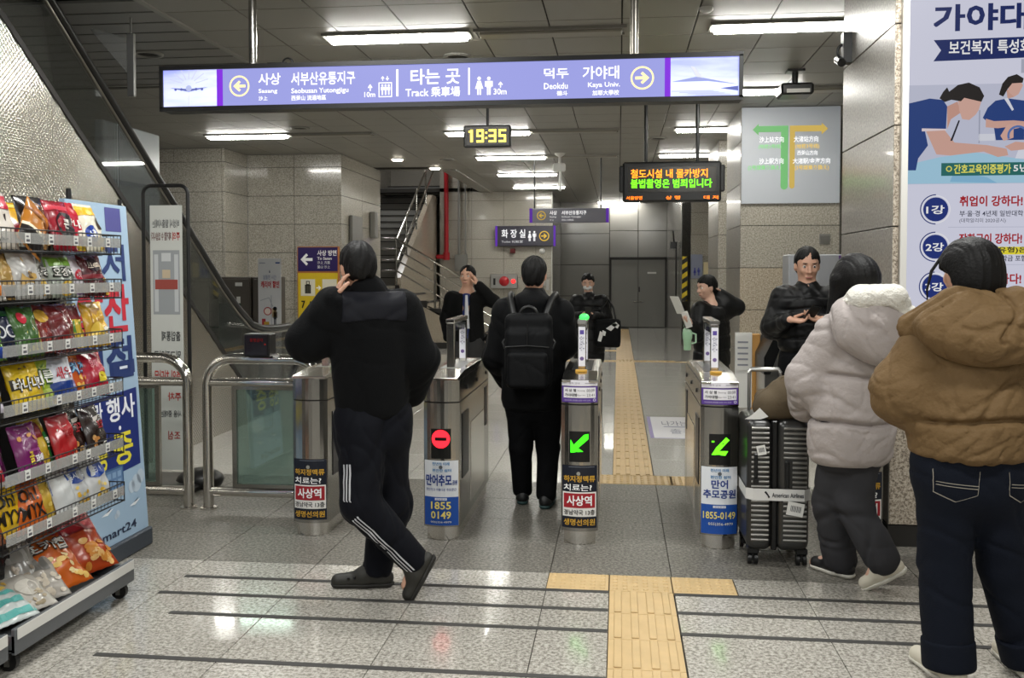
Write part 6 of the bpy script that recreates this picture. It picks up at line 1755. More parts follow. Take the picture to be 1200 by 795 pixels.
# ---- 8. person in the brown puffer, nearest, cut by the right edge of the picture
J = dict(head=(-.006, 0, 1.55), neck=(-.004, 0, 1.435), sl=(-.160, 0, 1.255), sr=(.160, 0, 1.255), el=(-.232, .02, 1.10), wl=(-.13, .24, 1.03), er=(.25, .02, 1.10), wr=(.20, .24, 1.03),
         hl=(-.075, 0, .80), hr=(.085, 0, .80), kl=(-.070, .03, .43), kr=(.160, .06, .43), al=(-.060, .0, .10), ar=(.255, .10, .10), tl=(-.11, .16, .03), tr=(.24, .26, .03))
w8 = person('person in brown puffer jacket and cuffed dark jeans nearest at the right edge', (1.3, 3.65), J, (-.35, .93), 1.66)
hp, ax, k = w8['hp'], w8['ax'], w8['k']; K = w8['K']
Ph = [e_(hp(0, -.004, .022), np.array((.104, .118, .106)) * k, 0, ax), e_(hp(.005, -.035, -.045), np.array((.098, .085, .085)) * k, .04, ax),
      ('sub', lambda Q: box_d(Q, hp(0, .155, -.05), (.08, .1, .11), .03, ax), .02), ('sub', lambda Q: ell_d(Q, hp(-.092, .035, -.055), (.04, .05, .06), ax), .02),
      ('and', lambda Q: -((Q - hp(0, 0, -.115)) @ w8['up']), .012), ('add', lambda Q: .0013 * np.sin(((Q - K['head']) @ w8['rt']) * 210 + ((Q - K['head']) @ w8['f']) * 40) + .0012 * np.sin(((Q - K['head']) @ w8['rt']) * 470), 0)]
lo, hi = bounds([K['head']], .2); hr_ = soft('hair', Ph, lo, hi, .0055, 'hair_black', w8['t'])
q = MB(); q.tube([hp(-.06, .075, .06), hp(-.10, .085, .0), hp(-.118, .085, -.07), hp(-.115, .085, -.12)], [.006, .006, .004, .002], 6); q.build('loose_strand', 'hair_black', hr_)
jacket(w8, [(0, .19, .15), (.05, .215, .17), (.25, .225, .18), (.6, .205, .17), (.85, .18, .145), (1, .13, .11)], .855, 1.29, 'puffer_brown', sleeve=(.098, .112, .088), seams=(1.005,), seam_d=.030, seam_w=.012, wr=(.0062, 20), seed=41, shoulder=.09, h=.007, aniso=(1, 1, 1.4), extra=[e_(K['el'] + np.array((.03, .02, -.02)), (.125, .11, .115), .05), e_(K['er'] + np.array((-.03, .02, -.02)), (.125, .11, .115), .05)])
hc = np.array((1.305, 3.53, 1.35))
Fh = [e_(hc + np.array((0, .0, -.005)), (.235, .125, .112), 0), e_(hc + np.array((0, -.03, -.05)), (.175, .11, .085), .05), s_(hc + np.array((-.215, .12, -.01)), hc + np.array((-.10, .0, .085)), .05, .055, .05), s_(hc + np.array((.215, .12, -.01)), hc + np.array((.10, .0, .085)), .05, .055, .05), s_(hc + np.array((-.1, .01, .075)), hc + np.array((.1, .01, .075)), .055, .055, .03),
      ('add', lambda Q: .016 * np.exp(-((Q[:, 0] - hc[0] - .04 + .03 * np.sin(Q[:, 2] * 30)) / .010) ** 2) * (Q[:, 2] > hc[2] - .06) + .010 * np.exp(-((Q[:, 2] - hc[2] - .005 + .012 * np.sin(Q[:, 0] * 32)) / .009) ** 2) * (np.abs(Q[:, 0] - hc[0]) < .12), 0), wrinkle(.006, 21, 61)]
lo, hi = bounds([hc], .34); soft('hood', Fh, lo, hi, .007, 'puffer_brown', w8['t'])
pants(w8, 'jeans', r=(.112, .092, .086), seat=(.158, .145), cutz=dict(l=-.045, r=-.045), seed=19, wr=(.005, 15), top=.05)
F = w8['F_trousers']; q = MB()
def jeans_line(pts):
    P = []
    for (x0, z0), (x1, z1) in zip(pts, pts[1:]):
        for i in range(6): P.append((x0 + (x1 - x0) * i / 6, z0 + (z1 - z0) * i / 6))
    P.append(pts[-1])
    ribbon(q, F, [np.array((1.3 + x, 3.65, z)) for x, z in P], [np.array((.05, -1, 0))] * len(P), .0035, lambda p, d: (0, 0, 1) if False else (.6, 0, .8), .002)
for x0, x1 in ((-.165, -.02), (.085, .195)):
    jeans_line([(x0, .83), (x0 + .005, .745), ((x0 + x1) / 2, .715), (x1, .742), (x1 + .005, .83)]); jeans_line([(x0 + .01, .775), (x1, .765)])
    jeans_line([(x0 + .01, .786), (x1, .776)])
q.build('pocket_stitching', 'stitch', w8['t'], kind='stuff')
for sd in 'lr':
    a = K['a' + sd]; kk = K['k' + sd]; d = unit(kk - a)
    soft('turn_up', [s_(a - d * .02, a + d * .10, .096, .096, .01), ('and', lambda Q, a=a, d=d: np.abs((Q - a) @ d - .012) - .055, .008)], a - .2, a + .2, .0075, 'jeans', w8['t'])
    shoe(w8, sd, 'sneaker_white', 'sole_white', L=.23)

# ================================================================== suitcase and bag
sc = thing('suitcase', 'dark ribbed upright suitcase with white paper band beside the grey coat', 'suitcase', (.825, 5.12, 0))
X0, X1, Y0_, Y1_ = .672, .992, 4.98, 5.41
def shell(x0, x1):
    return soft('shell', [b_(((x0 + x1) / 2, (Y0_ + Y1_) / 2, .43), ((x1 - x0) / 2, (Y1_ - Y0_) / 2, .345), .045)], (x0 - .03, Y0_ - .03, .04), (x1 + .03, Y1_ + .03, .82), .007, 'case_dark', sc)
plain('case_dark', '#2a2a29', .32, spec=.6); plain('case_rib', '#8f8e89', .3, metal=.6)
sh1 = shell(X0, .802); sh2 = shell(.822, X1)
q = MB(); q.rbox(.797, .827, Y0_ + .006, Y1_ - .006, .09, .77, .006); q.build('zip_gusset', 'black_rubber', sc)
for k, (a, b) in enumerate(((X0 + .022, .782), (.857, .975))):
    for j in range(24):
        z = .145 + .0255 * j
        if .36 < z < .41: continue
        if k == 1 and .41 < z < .55 and False: continue
        q = MB()
        xa = a if not (k == 1 and .41 < z < .56) else a + .045
        q.tube([(xa, Y0_ + .002, z), (b, Y0_ + .002, z)], .0075, 6)
        q.build('rib', 'case_rib', sh1 if k == 0 else sh2)
for xw, yw in ((.71, 5.04), (.96, 5.04), (.71, 5.35), (.96, 5.35)):
    q = MB(); q.cyl((xw - .026, yw, .03), (xw - .008, yw, .03), .03, n=14); q.cyl((xw + .008, yw, .03), (xw + .026, yw, .03), .03, n=14); q.build('wheel', 'black_rubber', sc)
    q = MB(); q.rbox(xw - .007, xw + .007, yw - .02, yw + .02, .02, .07, .003); q.rbox(xw - .03, xw + .03, yw - .03, yw + .03, .06, .095, .006); q.build('wheel_fork', 'black_plastic', sc)
q = MB(); q.rbox(.862, .884, Y0_ - .022, Y0_ + .004, .42, .565, .006); q.build('side_handle', 'black_plastic', sc)
q = MB(); q.rbox(.705, .725, Y0_ - .012, Y0_ + .004, .47, .60, .005); q.bx(.70, .73, Y0_ - .006, Y0_ + .004, .44, .47); q.build('lock', 'black_plastic', sc)
q = MB()
for x in (.73, .90): q.cyl((x, 5.37, .76), (x, 5.37, .98), .009, n=8)
q.tube([(.73, 5.37, .98), (.74, 5.37, 1.0), (.89, 5.37, 1.0), (.90, 5.37, .98)], .014, 8); q.build('pull_handle', 'alu', sc)
q = MB(); bz = .355; 
loop = [(X0 - .004, Y0_ + .03), (X0 + .03, Y0_ - .008), (X1 - .03, Y0_ - .012), (X1 + .006, Y0_ + .03), (X1 + .006, Y1_ - .03), (X1 - .03, Y1_ + .006), (X0 + .03, Y1_ + .006), (X0 - .004, Y1_ - .03)]
vs = [(x, y, bz) for x, y in loop] + [(x, y, bz + .058 + (.004 if i in (1, 2) else 0)) for i, (x, y) in enumerate(loop)]
q.add(vs, [(i, (i + 1) % 8, 8 + (i + 1) % 8, 8 + i) for i in range(8)]); band = q.build('paper_band', plain('band_white', '#d6d6d4', .6), sc)
pb = Print(plane((X0 + .03, Y0_ - .0105, bz), (1, -.015, 0), (0, 0, 1)))
pb.poly([(.055, .045), (.065, .05), (.085, .02), (.078, .012), (.072, .026)], '#22242a'); pb.text('American Airlines', .095, .018, .255, .042, '#3a3d45', 1, .02); pb.build('lettering', band)
for (x, z, w, hh, a) in ((.74, .62, .045, .05, 12), (.915, .315, .085, .07, -10)):
    c_, s__ = math.cos(R(a)), math.sin(R(a)); q = MB()
    P2 = [(-w / 2, -hh / 2), (w / 2, -hh / 2), (w / 2, hh / 2), (-w / 2, hh / 2)]
    q.prism([(x + u * c_ - v * s__, z + u * s__ + v * c_) for u, v in P2], Y0_ - .020, Y0_ - .018, lambda u, v, e: (u, e, v)); tg = q.build('paper_tag', 'white_plastic', sc)
    pb = Print(plane((x - w / 2 * c_, Y0_ - .0205, z - w / 2 * s__), (c_, 0, s__), (-s__, 0, c_)))
    for i in range(9): pb.rect(w * (.2 + .075 * i), -hh * .2, w * (.2 + .075 * i + .03 + .015 * (i % 2)), hh * .25, '#55565a')
    pb.build('barcode', tg)
q = MB(); q.prism([(.66, .775), (.70, .80), (.735, .835), (.78, .79), (.74, .775)], 5.0, 5.002, lambda u, v, e: (u, e, v)); q.build('paper_slip', 'white_plastic', sc)
bg = thing('tote_bag', 'olive brown soft bag lying on top of the suitcase', 'bag', (.86, 5.1, .775))
soft('bag_body', [b_((.875, 5.14, .84), (.135, .13, .065), .05), e_((.90, 5.12, .90), (.10, .10, .09), .06), e_((.82, 5.10, .825), (.10, .08, .05), .05), wrinkle(.008, 14, 8)], (.68, 4.9, .75), (1.08, 5.35, 1.05), .0075, plain('olive', '#554a3a', .8, spec=.15, bump=.15, bscale=80), bg)
q = MB(); q.tube([(.83, 5.07, .90), (.86, 5.09, .98), (.93, 5.12, 1.0), (.99, 5.12, .95)], .012, 8); q.build('bag_strap', 'olive', bg)
# ================================================================== snack racks, bags and the advertising board at the left
rnd = random.Random(11)
SHZ = [1.655, 1.45, 1.215, .985, .715, .485]
FX = -2.335
plain('rack_grey', '#5f6163', .4); plain('rack_black', '#121213', .45); plain('tray_grey', '#585b5e', .35)
def rack(label, y0, y1, shelves):
    t = thing('snack_rack', label, 'rack', (-2.5, (y0 + y1) / 2, 0), 'wire snack racks')
    q = MB(); q.rbox(-2.66, FX + .035, y0, y1, .085, .10, .003); q.rbox(FX + .025, FX + .045, y0, y1, .075, .178, .004); q.bx(-2.66, FX + .04, y0, y0 + .012, .085, .15); q.bx(-2.66, FX + .04, y1 - .012, y1, .085, .15); q.build('base_tray', 'tray_grey', t)
    q = MB(); q.bx(FX + .046, FX + .049, y0 + .01, y1 - .01, .135, .178); q.build('tray_lip', 'white_metal', t)
    q = MB(); q.bx(-2.665, -2.655, y0 + .01, y1 - .01, .1, 1.66); q.build('back_shade_sheet', 'rack_black', t)  # black sheet put in for the dark shade behind the bags
    for yy in (y0 + .04, y1 - .04):
        q = MB(); q.rbox(-2.66, -2.63, yy - .015, yy + .015, .1, 1.72, .003); q.build('upright', 'rack_black', t)
        for xx in (FX - .01, -2.62):
            q = MB(); q.cyl((xx, yy - .012, .038), (xx, yy + .012, .038), .038, n=14); q.build('caster_wheel', 'rack_black', t)
            q = MB(); q.bx(xx - .01, xx + .01, yy - .018, yy - .013, .02, .085); q.bx(xx - .01, xx + .01, yy + .013, yy + .018, .02, .085); q.bx(xx - .018, xx + .018, yy - .02, yy + .02, .075, .088); q.build('caster_fork', 'alu', t)
    for k, z in enumerate(shelves):
        q = MB()
        n = int((y1 - y0) / .028)
        for i in range(n + 1):
            yy = y0 + (y1 - y0) * i / n
            q.add([(FX, yy - .0015, z + .062), (FX, yy + .0015, z + .062), (FX, yy + .0015, z - .025), (FX, yy - .0015, z - .025), (-2.63, yy - .0015, z - .04), (-2.63, yy + .0015, z - .04), (-2.63, yy + .0015, z - .037), (-2.63, yy - .0015, z - .037), (FX - .003, yy - .0015, z - .022), (FX - .003, yy + .0015, z - .022), (FX - .003, yy + .0015, z + .062), (FX - .003, yy - .0015, z + .062)],
                  [(0, 1, 2, 3), (3, 2, 5, 4), (8, 9, 10, 11), (7, 6, 9, 8)][:3])
        for j in range(7):
            xx = -2.62 + (FX + 2.62) * j / 6; q.bx(xx - .002, xx + .002, y0, y1, z - .04 + .015 * j / 6 - .003, z - .04 + .015 * j / 6)
        for zz in (.062, -.025): q.tube([(-2.63, y0, z + zz), (FX, y0, z + zz), (FX, y1, z + zz), (-2.63, y1, z + zz)], .0032, 5)
        for yy in (y0, y1):
            for j in range(9):
                xx = -2.63 + (FX + 2.63) * j / 8; q.bx(xx - .0015, xx + .0015, yy - .0015, yy + .0015, z - .03, z + .062)
        sh = q.build('wire_shelf', 'rack_black', t)
        q = MB(); q.bx(FX + .004, FX + .007, y0 + .015, y1 - .015, z + .004, z + .048); q.build('price_strip', 'acrylic', sh)
        for i in range(5):
            yy = y0 + .12 + (y1 - y0 - .16) * (i + rnd.random() * .6) / 5
            q = MB(); q.bx(FX + .0075, FX + .009, yy, yy + .032, z + .006, z + .046); q.bx(FX + .0092, FX + .0095, yy + .005, yy + .027, z + .012, z + .022, 1); q.bx(FX + .0092, FX + .0095, yy + .005, yy + .02, z + .030, z + .036, 1)
            q.build('price_card', ['white_plastic', ink('#5a5a60')], sh)
    return t
rack('wire snack rack on casters with full shelves before the blue board', 3.31, 4.20, SHZ)
rack('nearer snack rack cut off by the left edge of the picture', 2.36, 3.27, SHZ)

# ---- bags: one puffed shape per size, one print per kind
def puff(w, h, t, seed):
    r = np.random.RandomState(seed); a = r.rand(6) * 6.28
    def f(x, z, side=1):
        u, v = np.clip(2 * x / w, -1, 1), np.clip(2 * z / h - 1, -1, 1)
        b = (1 - abs(u) ** 2.4) ** .6 * max(0, 1 - abs(v / .9) ** 2.4) ** .7 if abs(v) < .9 else 0
        e = max(abs(u), abs(v)) ** 3
        wr = (.009 * math.sin(u * 7 + a[0] + 2 * v) + .007 * math.sin(v * 9 + a[1] - 3 * u) + .004 * math.sin(u * 15 + a[2])) * b * (.4 + e) * t / .06
        return max(.0008, b * t / 2 + wr)
    return f
def bag_mesh(w, h, f, mat, n=12, m=16):
    q = MB(); V = []; Fs = []
    for sd in (-1, 1):
        for j in range(m + 1):
            for i in range(n + 1):
                x = w * (i / n - .5); z = h * j / m
                zz = z + (.003 if (i % 2 and j in (0, m)) else 0)
                xx = x * (1 - .06 * (1 - abs(2 * j / m - 1)))
                V.append((xx, sd * f(x, z), zz))
    N = (n + 1) * (m + 1)
    for j in range(m):
        for i in range(n):
            k = j * (n + 1) + i
            Fs.append((k, k + 1, k + n + 2, k + n + 1)); k += N; Fs.append((k + 1, k, k + n + 1, k + n + 2))
    rim = [i for i in range(n + 1)] + [(j + 1) * (n + 1) - 1 for j in range(1, m + 1)] + [m * (n + 1) + i for i in range(n - 1, -1, -1)] + [j * (n + 1) for j in range(m - 1, 0, -1)]
    for a, b in zip(rim, rim[1:] + rim[:1]): Fs.append((b, a, a + N, b + N))
    q.add(V, Fs, 0, True)
    return q.mesh('snack_bag', mat)
def bag_mat(c): return plain('bag_' + c.lstrip('#'), c, .27, spec=.6, coat=.3)
ORD = ['top', 'second', 'third', 'fourth', 'fifth', 'sixth']
def bag(desc, col, ops, loc, rz=90, lean=18, w=.165, h=.215, t=.065, seed=0, group=None, roll=0):
    f = puff(w, h, t, seed)
    o = bpy.data.objects.new('snack_bag', bag_mesh(w, h, f, bag_mat(col)))
    COL.objects.link(o); o.location = loc
    o.rotation_euler = (R(-lean), R(roll), R(rz))
    tag(o, desc, 'snack bag', group)
    if ops:
        p = Print(lambda x, y, l: Vector((x * (1 - .06 * (1 - abs(2 * y / h - 1))), -f(x, y) - .0018 - l, y)), rough=.3)
        for op in ops:
            k = op[0]
            if k == 'r': p.rect(op[1] * w, op[2] * h, op[3] * w, op[4] * h, op[5], op[6] if len(op) > 6 else 1, 8, 8)
            elif k == 't': p.text(op[1], op[2] * w, op[3] * h, op[4] * w, op[5] * h, op[6], 3, .03)
            elif k == 'T':
                p.text(op[1], op[2] * w - .004, op[3] * h - .004, op[4] * w + .004, op[5] * h + .004, op[7], 3, .11); p.text(op[1], op[2] * w, op[3] * h, op[4] * w, op[5] * h, op[6], 5, .03)
            elif k == 'd': p.disc(op[1] * w, op[2] * h, op[3] * w, op[4], op[6] if len(op) > 6 else 2, ry=op[5] * h, n=16)
            elif k == 'o': p.ring(op[1] * w, op[2] * h, op[3] * h, .25 * op[3] * h, op[4], 3, 18)
            elif k == 'c':      # a scatter of crisps
                rr = random.Random(seed + 5)
                for _ in range(op[6]): p.disc((op[1] + (op[3] - op[1]) * rr.random()) * w, (op[2] + (op[4] - op[2]) * rr.random()) * h, (.05 + .05 * rr.random()) * w, op[5] if rr.random() < .6 else op[7], 2 + rr.randint(0, 1), ry=(.03 + .03 * rr.random()) * h, n=9)
            elif k == 'p': p.poly([(a * w, b * h) for a, b in op[1]], op[2], 2)
        p.build('bag_print', o, local=True)
    return o
c_, d_ = 'c', 'd'
ROWS = [
 # top shelf, from the far end towards the camera
 [('white and yellow bag with blue oval badge', '#e2dcc8', [('r', -.5, .75, .5, .95, '#e3b21f'), ('d', -.18, .36, .24, '#1d3f9a', .17), ('t', '오', -.30, .30, -.06, .43, '#e8eefc'), (c_, 0, .05, .45, .3, '#d9a52c', 6, '#f1d774'), ('r', .2, .45, .45, .7, '#3a2c20')]),
  ('bright red bag with white script', '#b3152b', [('r', -.5, .02, .5, .14, '#e3c340'), ('t', '맛나', -.35, .45, .3, .62, '#f3efe8'), ('p', [(-.3, .2), (.3, .3), (.35, .42), (-.3, .36)], '#e8dfd4')]),
  ('dark red bag with black and white centre', '#8f1224', [('d', .05, .5, .36, '#1a1416', .26), ('t', '콘', -.12, .42, .22, .6, '#e8e4dc'), ('r', -.5, .8, .5, .9, '#c43a48')]),
  ('black bag with brown dog picture', '#1c1613', [('d', .05, .68, .3, '#7a4f2c', .2), ('d', .08, .60, .14, '#d9c7a6', .1, 3), ('t', 'Nak', -.42, .25, .2, .42, '#ece8dd'), (c_, -.1, .02, .42, .24, '#9a7442', 7, '#d9b878')]),
  ('mustard brown bag lying on its side', '#b5752a', [('r', -.5, .05, .5, .35, '#1b1512'), ('r', -.5, .35, .5, .42, '#e7dcc0'), ('r', -.5, .7, .5, .78, '#8a5520')], dict(roll=38)),
  ('white and black bag with red top', '#d6cfc4', [('r', -.5, .68, .5, .95, '#b51a33'), ('p', [(-.4, .1), (.1, .15), (.2, .6), (-.3, .5)], '#22191a')]),
  ('yellow bag with sweet written in brown', '#d8b52a', [('t', 'SWEET', -.42, .18, .42, .34, '#3a2612'), ('d', .0, .55, .22, '#c9542a', .09), (c_, -.4, .6, .4, .85, '#f0dc7c', 6, '#e8c84a')])],
 [('maroon bag with yellow crisps and grey emblem', '#4d161d', [('d', -.05, .72, .26, '#201012', .16), ('t', '꼬북', -.3, .62, .2, .78, '#dccfbd'), ('r', -.5, .40, .5, .5, '#8a2b36'), (c_, .05, .05, .46, .4, '#e2b53a', 9, '#f3d981')]),
  ('white and violet bag with red round mark', '#d9d3da', [('d', .08, .5, .2, '#c4283a', .14), ('t', '맛', 0, .44, .17, .57, '#f2ecec'), ('r', -.5, .05, .5, .2, '#7d5a94')]),
  ('grey-green bag with yellow snack and black letters', '#9fa79a', [('r', -.5, .72, .5, .95, '#6f9a36'), ('T', '오징어', -.4, .46, .42, .66, '#f2f0ea', '#17130f'), ('d', .05, .2, .26, '#e6bb36', .16), ('d', .15, .3, .12, '#f2d978', .08, 3)]),
  ('silver bag with yellow figure and black letters', '#b9b7b0', [('T', '땅콩', -.4, .48, .4, .7, '#f4f2ec', '#17130f'), ('d', -.02, .2, .24, '#e3b22c', .17), ('d', .02, .33, .12, '#f0d26a', .08, 3), ('r', -.5, .78, .5, .95, '#8c8a80')]),
  ('silver bag with a gold star flash', '#c3c2bf', [('p', [(-.1, .9), (.02, .55), (.4, .5), (.08, .38), (.1, .1), (-.15, .34), (-.42, .2), (-.28, .5)], '#c9a45a'), ('t', '별', -.12, .42, .06, .56, '#6a4a20')]),
  ('gold wrapped bag with dark foot', '#b3904e', [('r', -.5, .05, .5, .25, '#3a2a20'), ('p', [(-.3, .4), (.3, .45), (.2, .8), (-.2, .75)], '#d6bd84')]),
  ('white and orange striped bag', '#d8d4cc', [('r', -.5, .1, .5, .3, '#cf7a28'), ('p', [(-.5, .3), (.5, .45), (.5, .55), (-.5, .4)], '#2a2a30'), ('d', .1, .7, .15, '#3d7a8a', .1)])],
 [('gold corn chip bag with white foot', '#d4a324', [('d', -.1, .3, .3, '#e9c54d', .24), ('t', '칩', .12, .2, .4, .42, '#f4f0e4'), ('p', [(-.3, .5), (.3, .6), (.25, .85), (-.25, .8)], '#b07c1c')]),
  ('yellow bag with green leaf corner', '#d9bd3c', [('r', -.5, .62, .5, .95, '#7a1b1f'), ('p', [(-.3, .4), (0, .3), (.3, .55), (0, .6)], '#4f8a3a'), (c_, -.4, .05, .4, .35, '#f0dd8a', 7, '#e3c040')]),
  ('deep red bag folded at the middle', '#6e1a1b', [('p', [(-.5, .45), (.5, .55), (.5, .62), (-.5, .52)], '#9c3a34'), ('r', -.2, .1, .3, .3, '#8f2a26')]),
  ('brick red bag with yellow cheese swirl', '#7d2320', [('d', .1, .75, .25, '#d6a83a', .14), ('p', [(-.4, .2), (.3, .25), (.2, .5), (-.3, .45)], '#a53a30')]),
  ('green bag with yellow rays and red ball', '#3f6a2c', [('d', -.2, .75, .16, '#c2263a', .12), ('p', [(-.4, .1), (-.1, .5), (-.05, .1)], '#e8d860'), ('p', [(0, .1), (.1, .55), (.2, .1)], '#e8d860'), ('p', [(.25, .1), (.4, .5), (.45, .1)], '#e8d860')]),
  ('navy bag with two white rings', '#1a2342', [('o', -.16, .5, .13, '#eef0f4'), ('o', .18, .5, .13, '#eef0f4'), ('r', -.5, .8, .5, .92, '#2f6a3a')]),
  ('green and yellow bag with blue foot', '#5c8a2e', [('r', -.5, .5, .5, .8, '#d9d44a'), ('r', -.5, .05, .5, .25, '#2746a0'), ('d', 0, .4, .16, '#d0642a', .1)])],
 [('crimson bag with yellow rings', '#ad1230', [('d', .12, .38, .2, '#e3cf3a', .12), ('o', .1, .36, .07, '#7a1a20'), ('r', -.5, .03, .5, .12, '#5d9a8a'), ('t', '양파', -.3, .62, .1, .78, '#e88a98')]),
  ('orange bag with pale blue lettering', '#cf5a1c', [('T', '치즈', -.25, .5, .42, .72, '#8fc4e8', '#2a4a7a'), (c_, -.1, .06, .45, .42, '#e9962f', 9, '#f3c05a'), ('r', -.5, .82, .5, .93, '#e27a2a')]),
  ('blue and white bag with red word', '#d4d8e2', [('r', -.5, .15, .5, .45, '#22408e'), ('t', '새우', -.3, .5, .3, .75, '#b42a3a'), ('r', -.5, .03, .5, .14, '#d9b56a')]),
  ('lime green bag with white melon lettering', '#a9c43a', [('T', '메론', -.42, .42, .40, .66, '#f6f6ee', '#2f5a24'), ('p', [(-.4, .75), (.1, .72), (.4, .9), (-.3, .93)], '#6f9a2c'), ('d', .1, .2, .3, '#c6d96a', .12)]),
  ('bright yellow bag with white banana lettering', '#e0bd14', [('T', '바나나킥', -.44, .40, .46, .62, '#fbfaf2', '#2a2416'), ('d', -.1, .82, .05, '#6a4a1c', .02), ('d', .05, .84, .05, '#6a4a1c', .02), ('d', .1, .2, .28, '#eed24a', .1)], dict(w=.20, h=.22)),
  ('plain yellow bag half behind the banana one', '#cfae1e', [('p', [(-.5, .2), (.4, .3), (.4, .4), (-.5, .35)], '#a88a12')]),
  ('black bag with white loops at the near end', '#1b1b1d', [('o', -.1, .6, .16, '#e9e7ee'), ('o', .1, .45, .14, '#e9e7ee'), ('r', -.3, .1, .4, .25, '#d5d0dc')])],
 [('dark brown bag with small white panel', '#2a1a16', [('p', [(-.1, .15), (.42, .2), (.36, .78), (-.12, .74)], '#e6e1da'), ('t', '초코', -.02, .5, .3, .66, '#b3222e'), (c_, -.3, .1, 0, .4, '#c98a4a', 4, '#e0b070')]),
  ('dark chocolate bag with large red word on white', '#2f1a15', [('p', [(-.2, .08), (.38, .12), (.36, .8), (-.1, .78)], '#e9e3da'), ('t', '고구', -.1, .48, .3, .68, '#b3222e'), (c_, -.35, .05, .1, .35, '#c48a46', 6, '#dcae6c')]),
  ('scarlet bag with white wedge and red word', '#b01a20', [('p', [(-.3, .72), (.38, .8), (.4, .08), (.05, .1)], '#eae4da'), ('t', '깔라', -.14, .52, .32, .7, '#b01a20'), ('o', .2, .2, .08, '#d9a050')]),
  ('yellow and dark red bag with green stripe', '#c9a834', [('r', -.5, .62, .2, .92, '#7a1a20'), ('r', .25, .1, .45, .7, '#2f7a3a'), ('t', '콘', .27, .4, .43, .58, '#f4f2ea'), (c_, -.45, .06, .2, .55, '#e9cf74', 9, '#d9a93c')]),
  ('purple bag with yellow honey lettering', '#7a2168', [('t', '꿀', -.2, .22, .02, .46, '#f0d63a'), ('t', '꽈배기', .04, .22, .42, .38, '#f4f0f4'), (c_, -.4, .62, .4, .9, '#b06a3a', 6, '#d39a5a'), ('r', -.2, .45, .42, .5, '#a04a90')], dict(w=.175)),
  ('second purple bag behind the honey one', '#6a1c5a', [('p', [(-.3, .3), (.3, .25), (.3, .5), (-.3, .55)], '#8e3a7c')]),
  ('white, black and red bag at the near end', '#d0ccc8', [('r', -.5, .5, .5, .8, '#1c1a1c'), ('t', '신', -.2, .54, .2, .76, '#e8e4e0'), ('r', -.5, .1, .5, .3, '#b0202e')])],
 [('white and blue potato bag at the far end', '#d9dbdc', [('d', -.05, .68, .38, '#24489c', .17), ('t', '포테', -.26, .60, .16, .76, '#e9eef8'), (c_, -.2, .08, .46, .42, '#e4b93c', 9, '#f2d880')]),
  ('larger white and blue potato bag with big crisps', '#d3d6d8', [('d', .0, .7, .42, '#24489c', .18), ('t', '감자칩', -.28, .62, .28, .78, '#e9eef8'), (c_, -.1, .06, .46, .46, '#e2b234', 12, '#f0d47a')], dict(w=.19)),
  ('pale bag edge with blue corner', '#cfd2d2', [('p', [(-.5, .5), (.2, .7), (.2, .9), (-.5, .9)], '#2c4f9c')]),
  ('clear bag of yellow noodle snack', '#c8a63c', [(c_, -.45, .05, .45, .85, '#e3c964', 16, '#b78f2a')]),
  ('orange bag with black handwritten letters', '#c8601f', [('t', 'Oh!', -.30, .56, .25, .80, '#1c120c'), ('t', 'MYX', -.32, .24, .4, .50, '#1c120c')], dict(w=.18, rz=80)),
  ('mustard yellow bag with black handwritten letters', '#d4ac1c', [('t', 'Oh!', -.34, .56, .25, .80, '#1c160c'), ('t', 'MYX', -.36, .24, .4, .50, '#1c160c')], dict(w=.18, rz=78)),
  ('rust brown bag at the near end', '#8e4a22', [('p', [(-.4, .3), (.4, .4), (.3, .7), (-.3, .6)], '#b3672e')])]]
for r, (z, row) in enumerate(zip(SHZ, ROWS)):
    n = len(row)
    for i, it in enumerate(row):
        desc, col, ops = it[:3]; kw = dict(it[3]) if len(it) > 3 else {}
        y = 4.13 - .127 * i + rnd.uniform(-.012, .012)
        x = FX - .075 - (.030 if i % 2 else 0)
        if 'behind' in desc: x -= .06
        hh = kw.pop('h', .235 if r in (0,) else .225 if r != 1 else .195) * rnd.uniform(.96, 1.05)
        if r in (2,): hh = min(hh, .215)
        bag(desc + ', ' + ORD[r] + ' shelf', col, ops, (x, y, z - .018), rz=kw.pop('rz', 90) + rnd.uniform(-9, 3), lean=17 + rnd.uniform(-2, 2), seed=r * 10 + i, group='snack bags on the %s shelf' % ORD[r], h=hh, t=.055, **kw)
# a box and lying packs on top of the first row
bag('long yellow pack lying across the top row', '#dca81c', [('r', -.5, .1, .5, .3, '#8f1224'), ('r', -.5, .75, .5, .9, '#f0d46a')], (-2.56, 3.90, 1.70), rz=90, lean=40, w=.34, h=.2, t=.05, seed=77)
bag('second yellow pack lying along the top row nearer the camera', '#d9a318', [('r', -.5, .15, .5, .3, '#f2dc9a')], (-2.58, 3.55, 1.69), rz=90, lean=40, w=.3, h=.2, t=.05, seed=78)
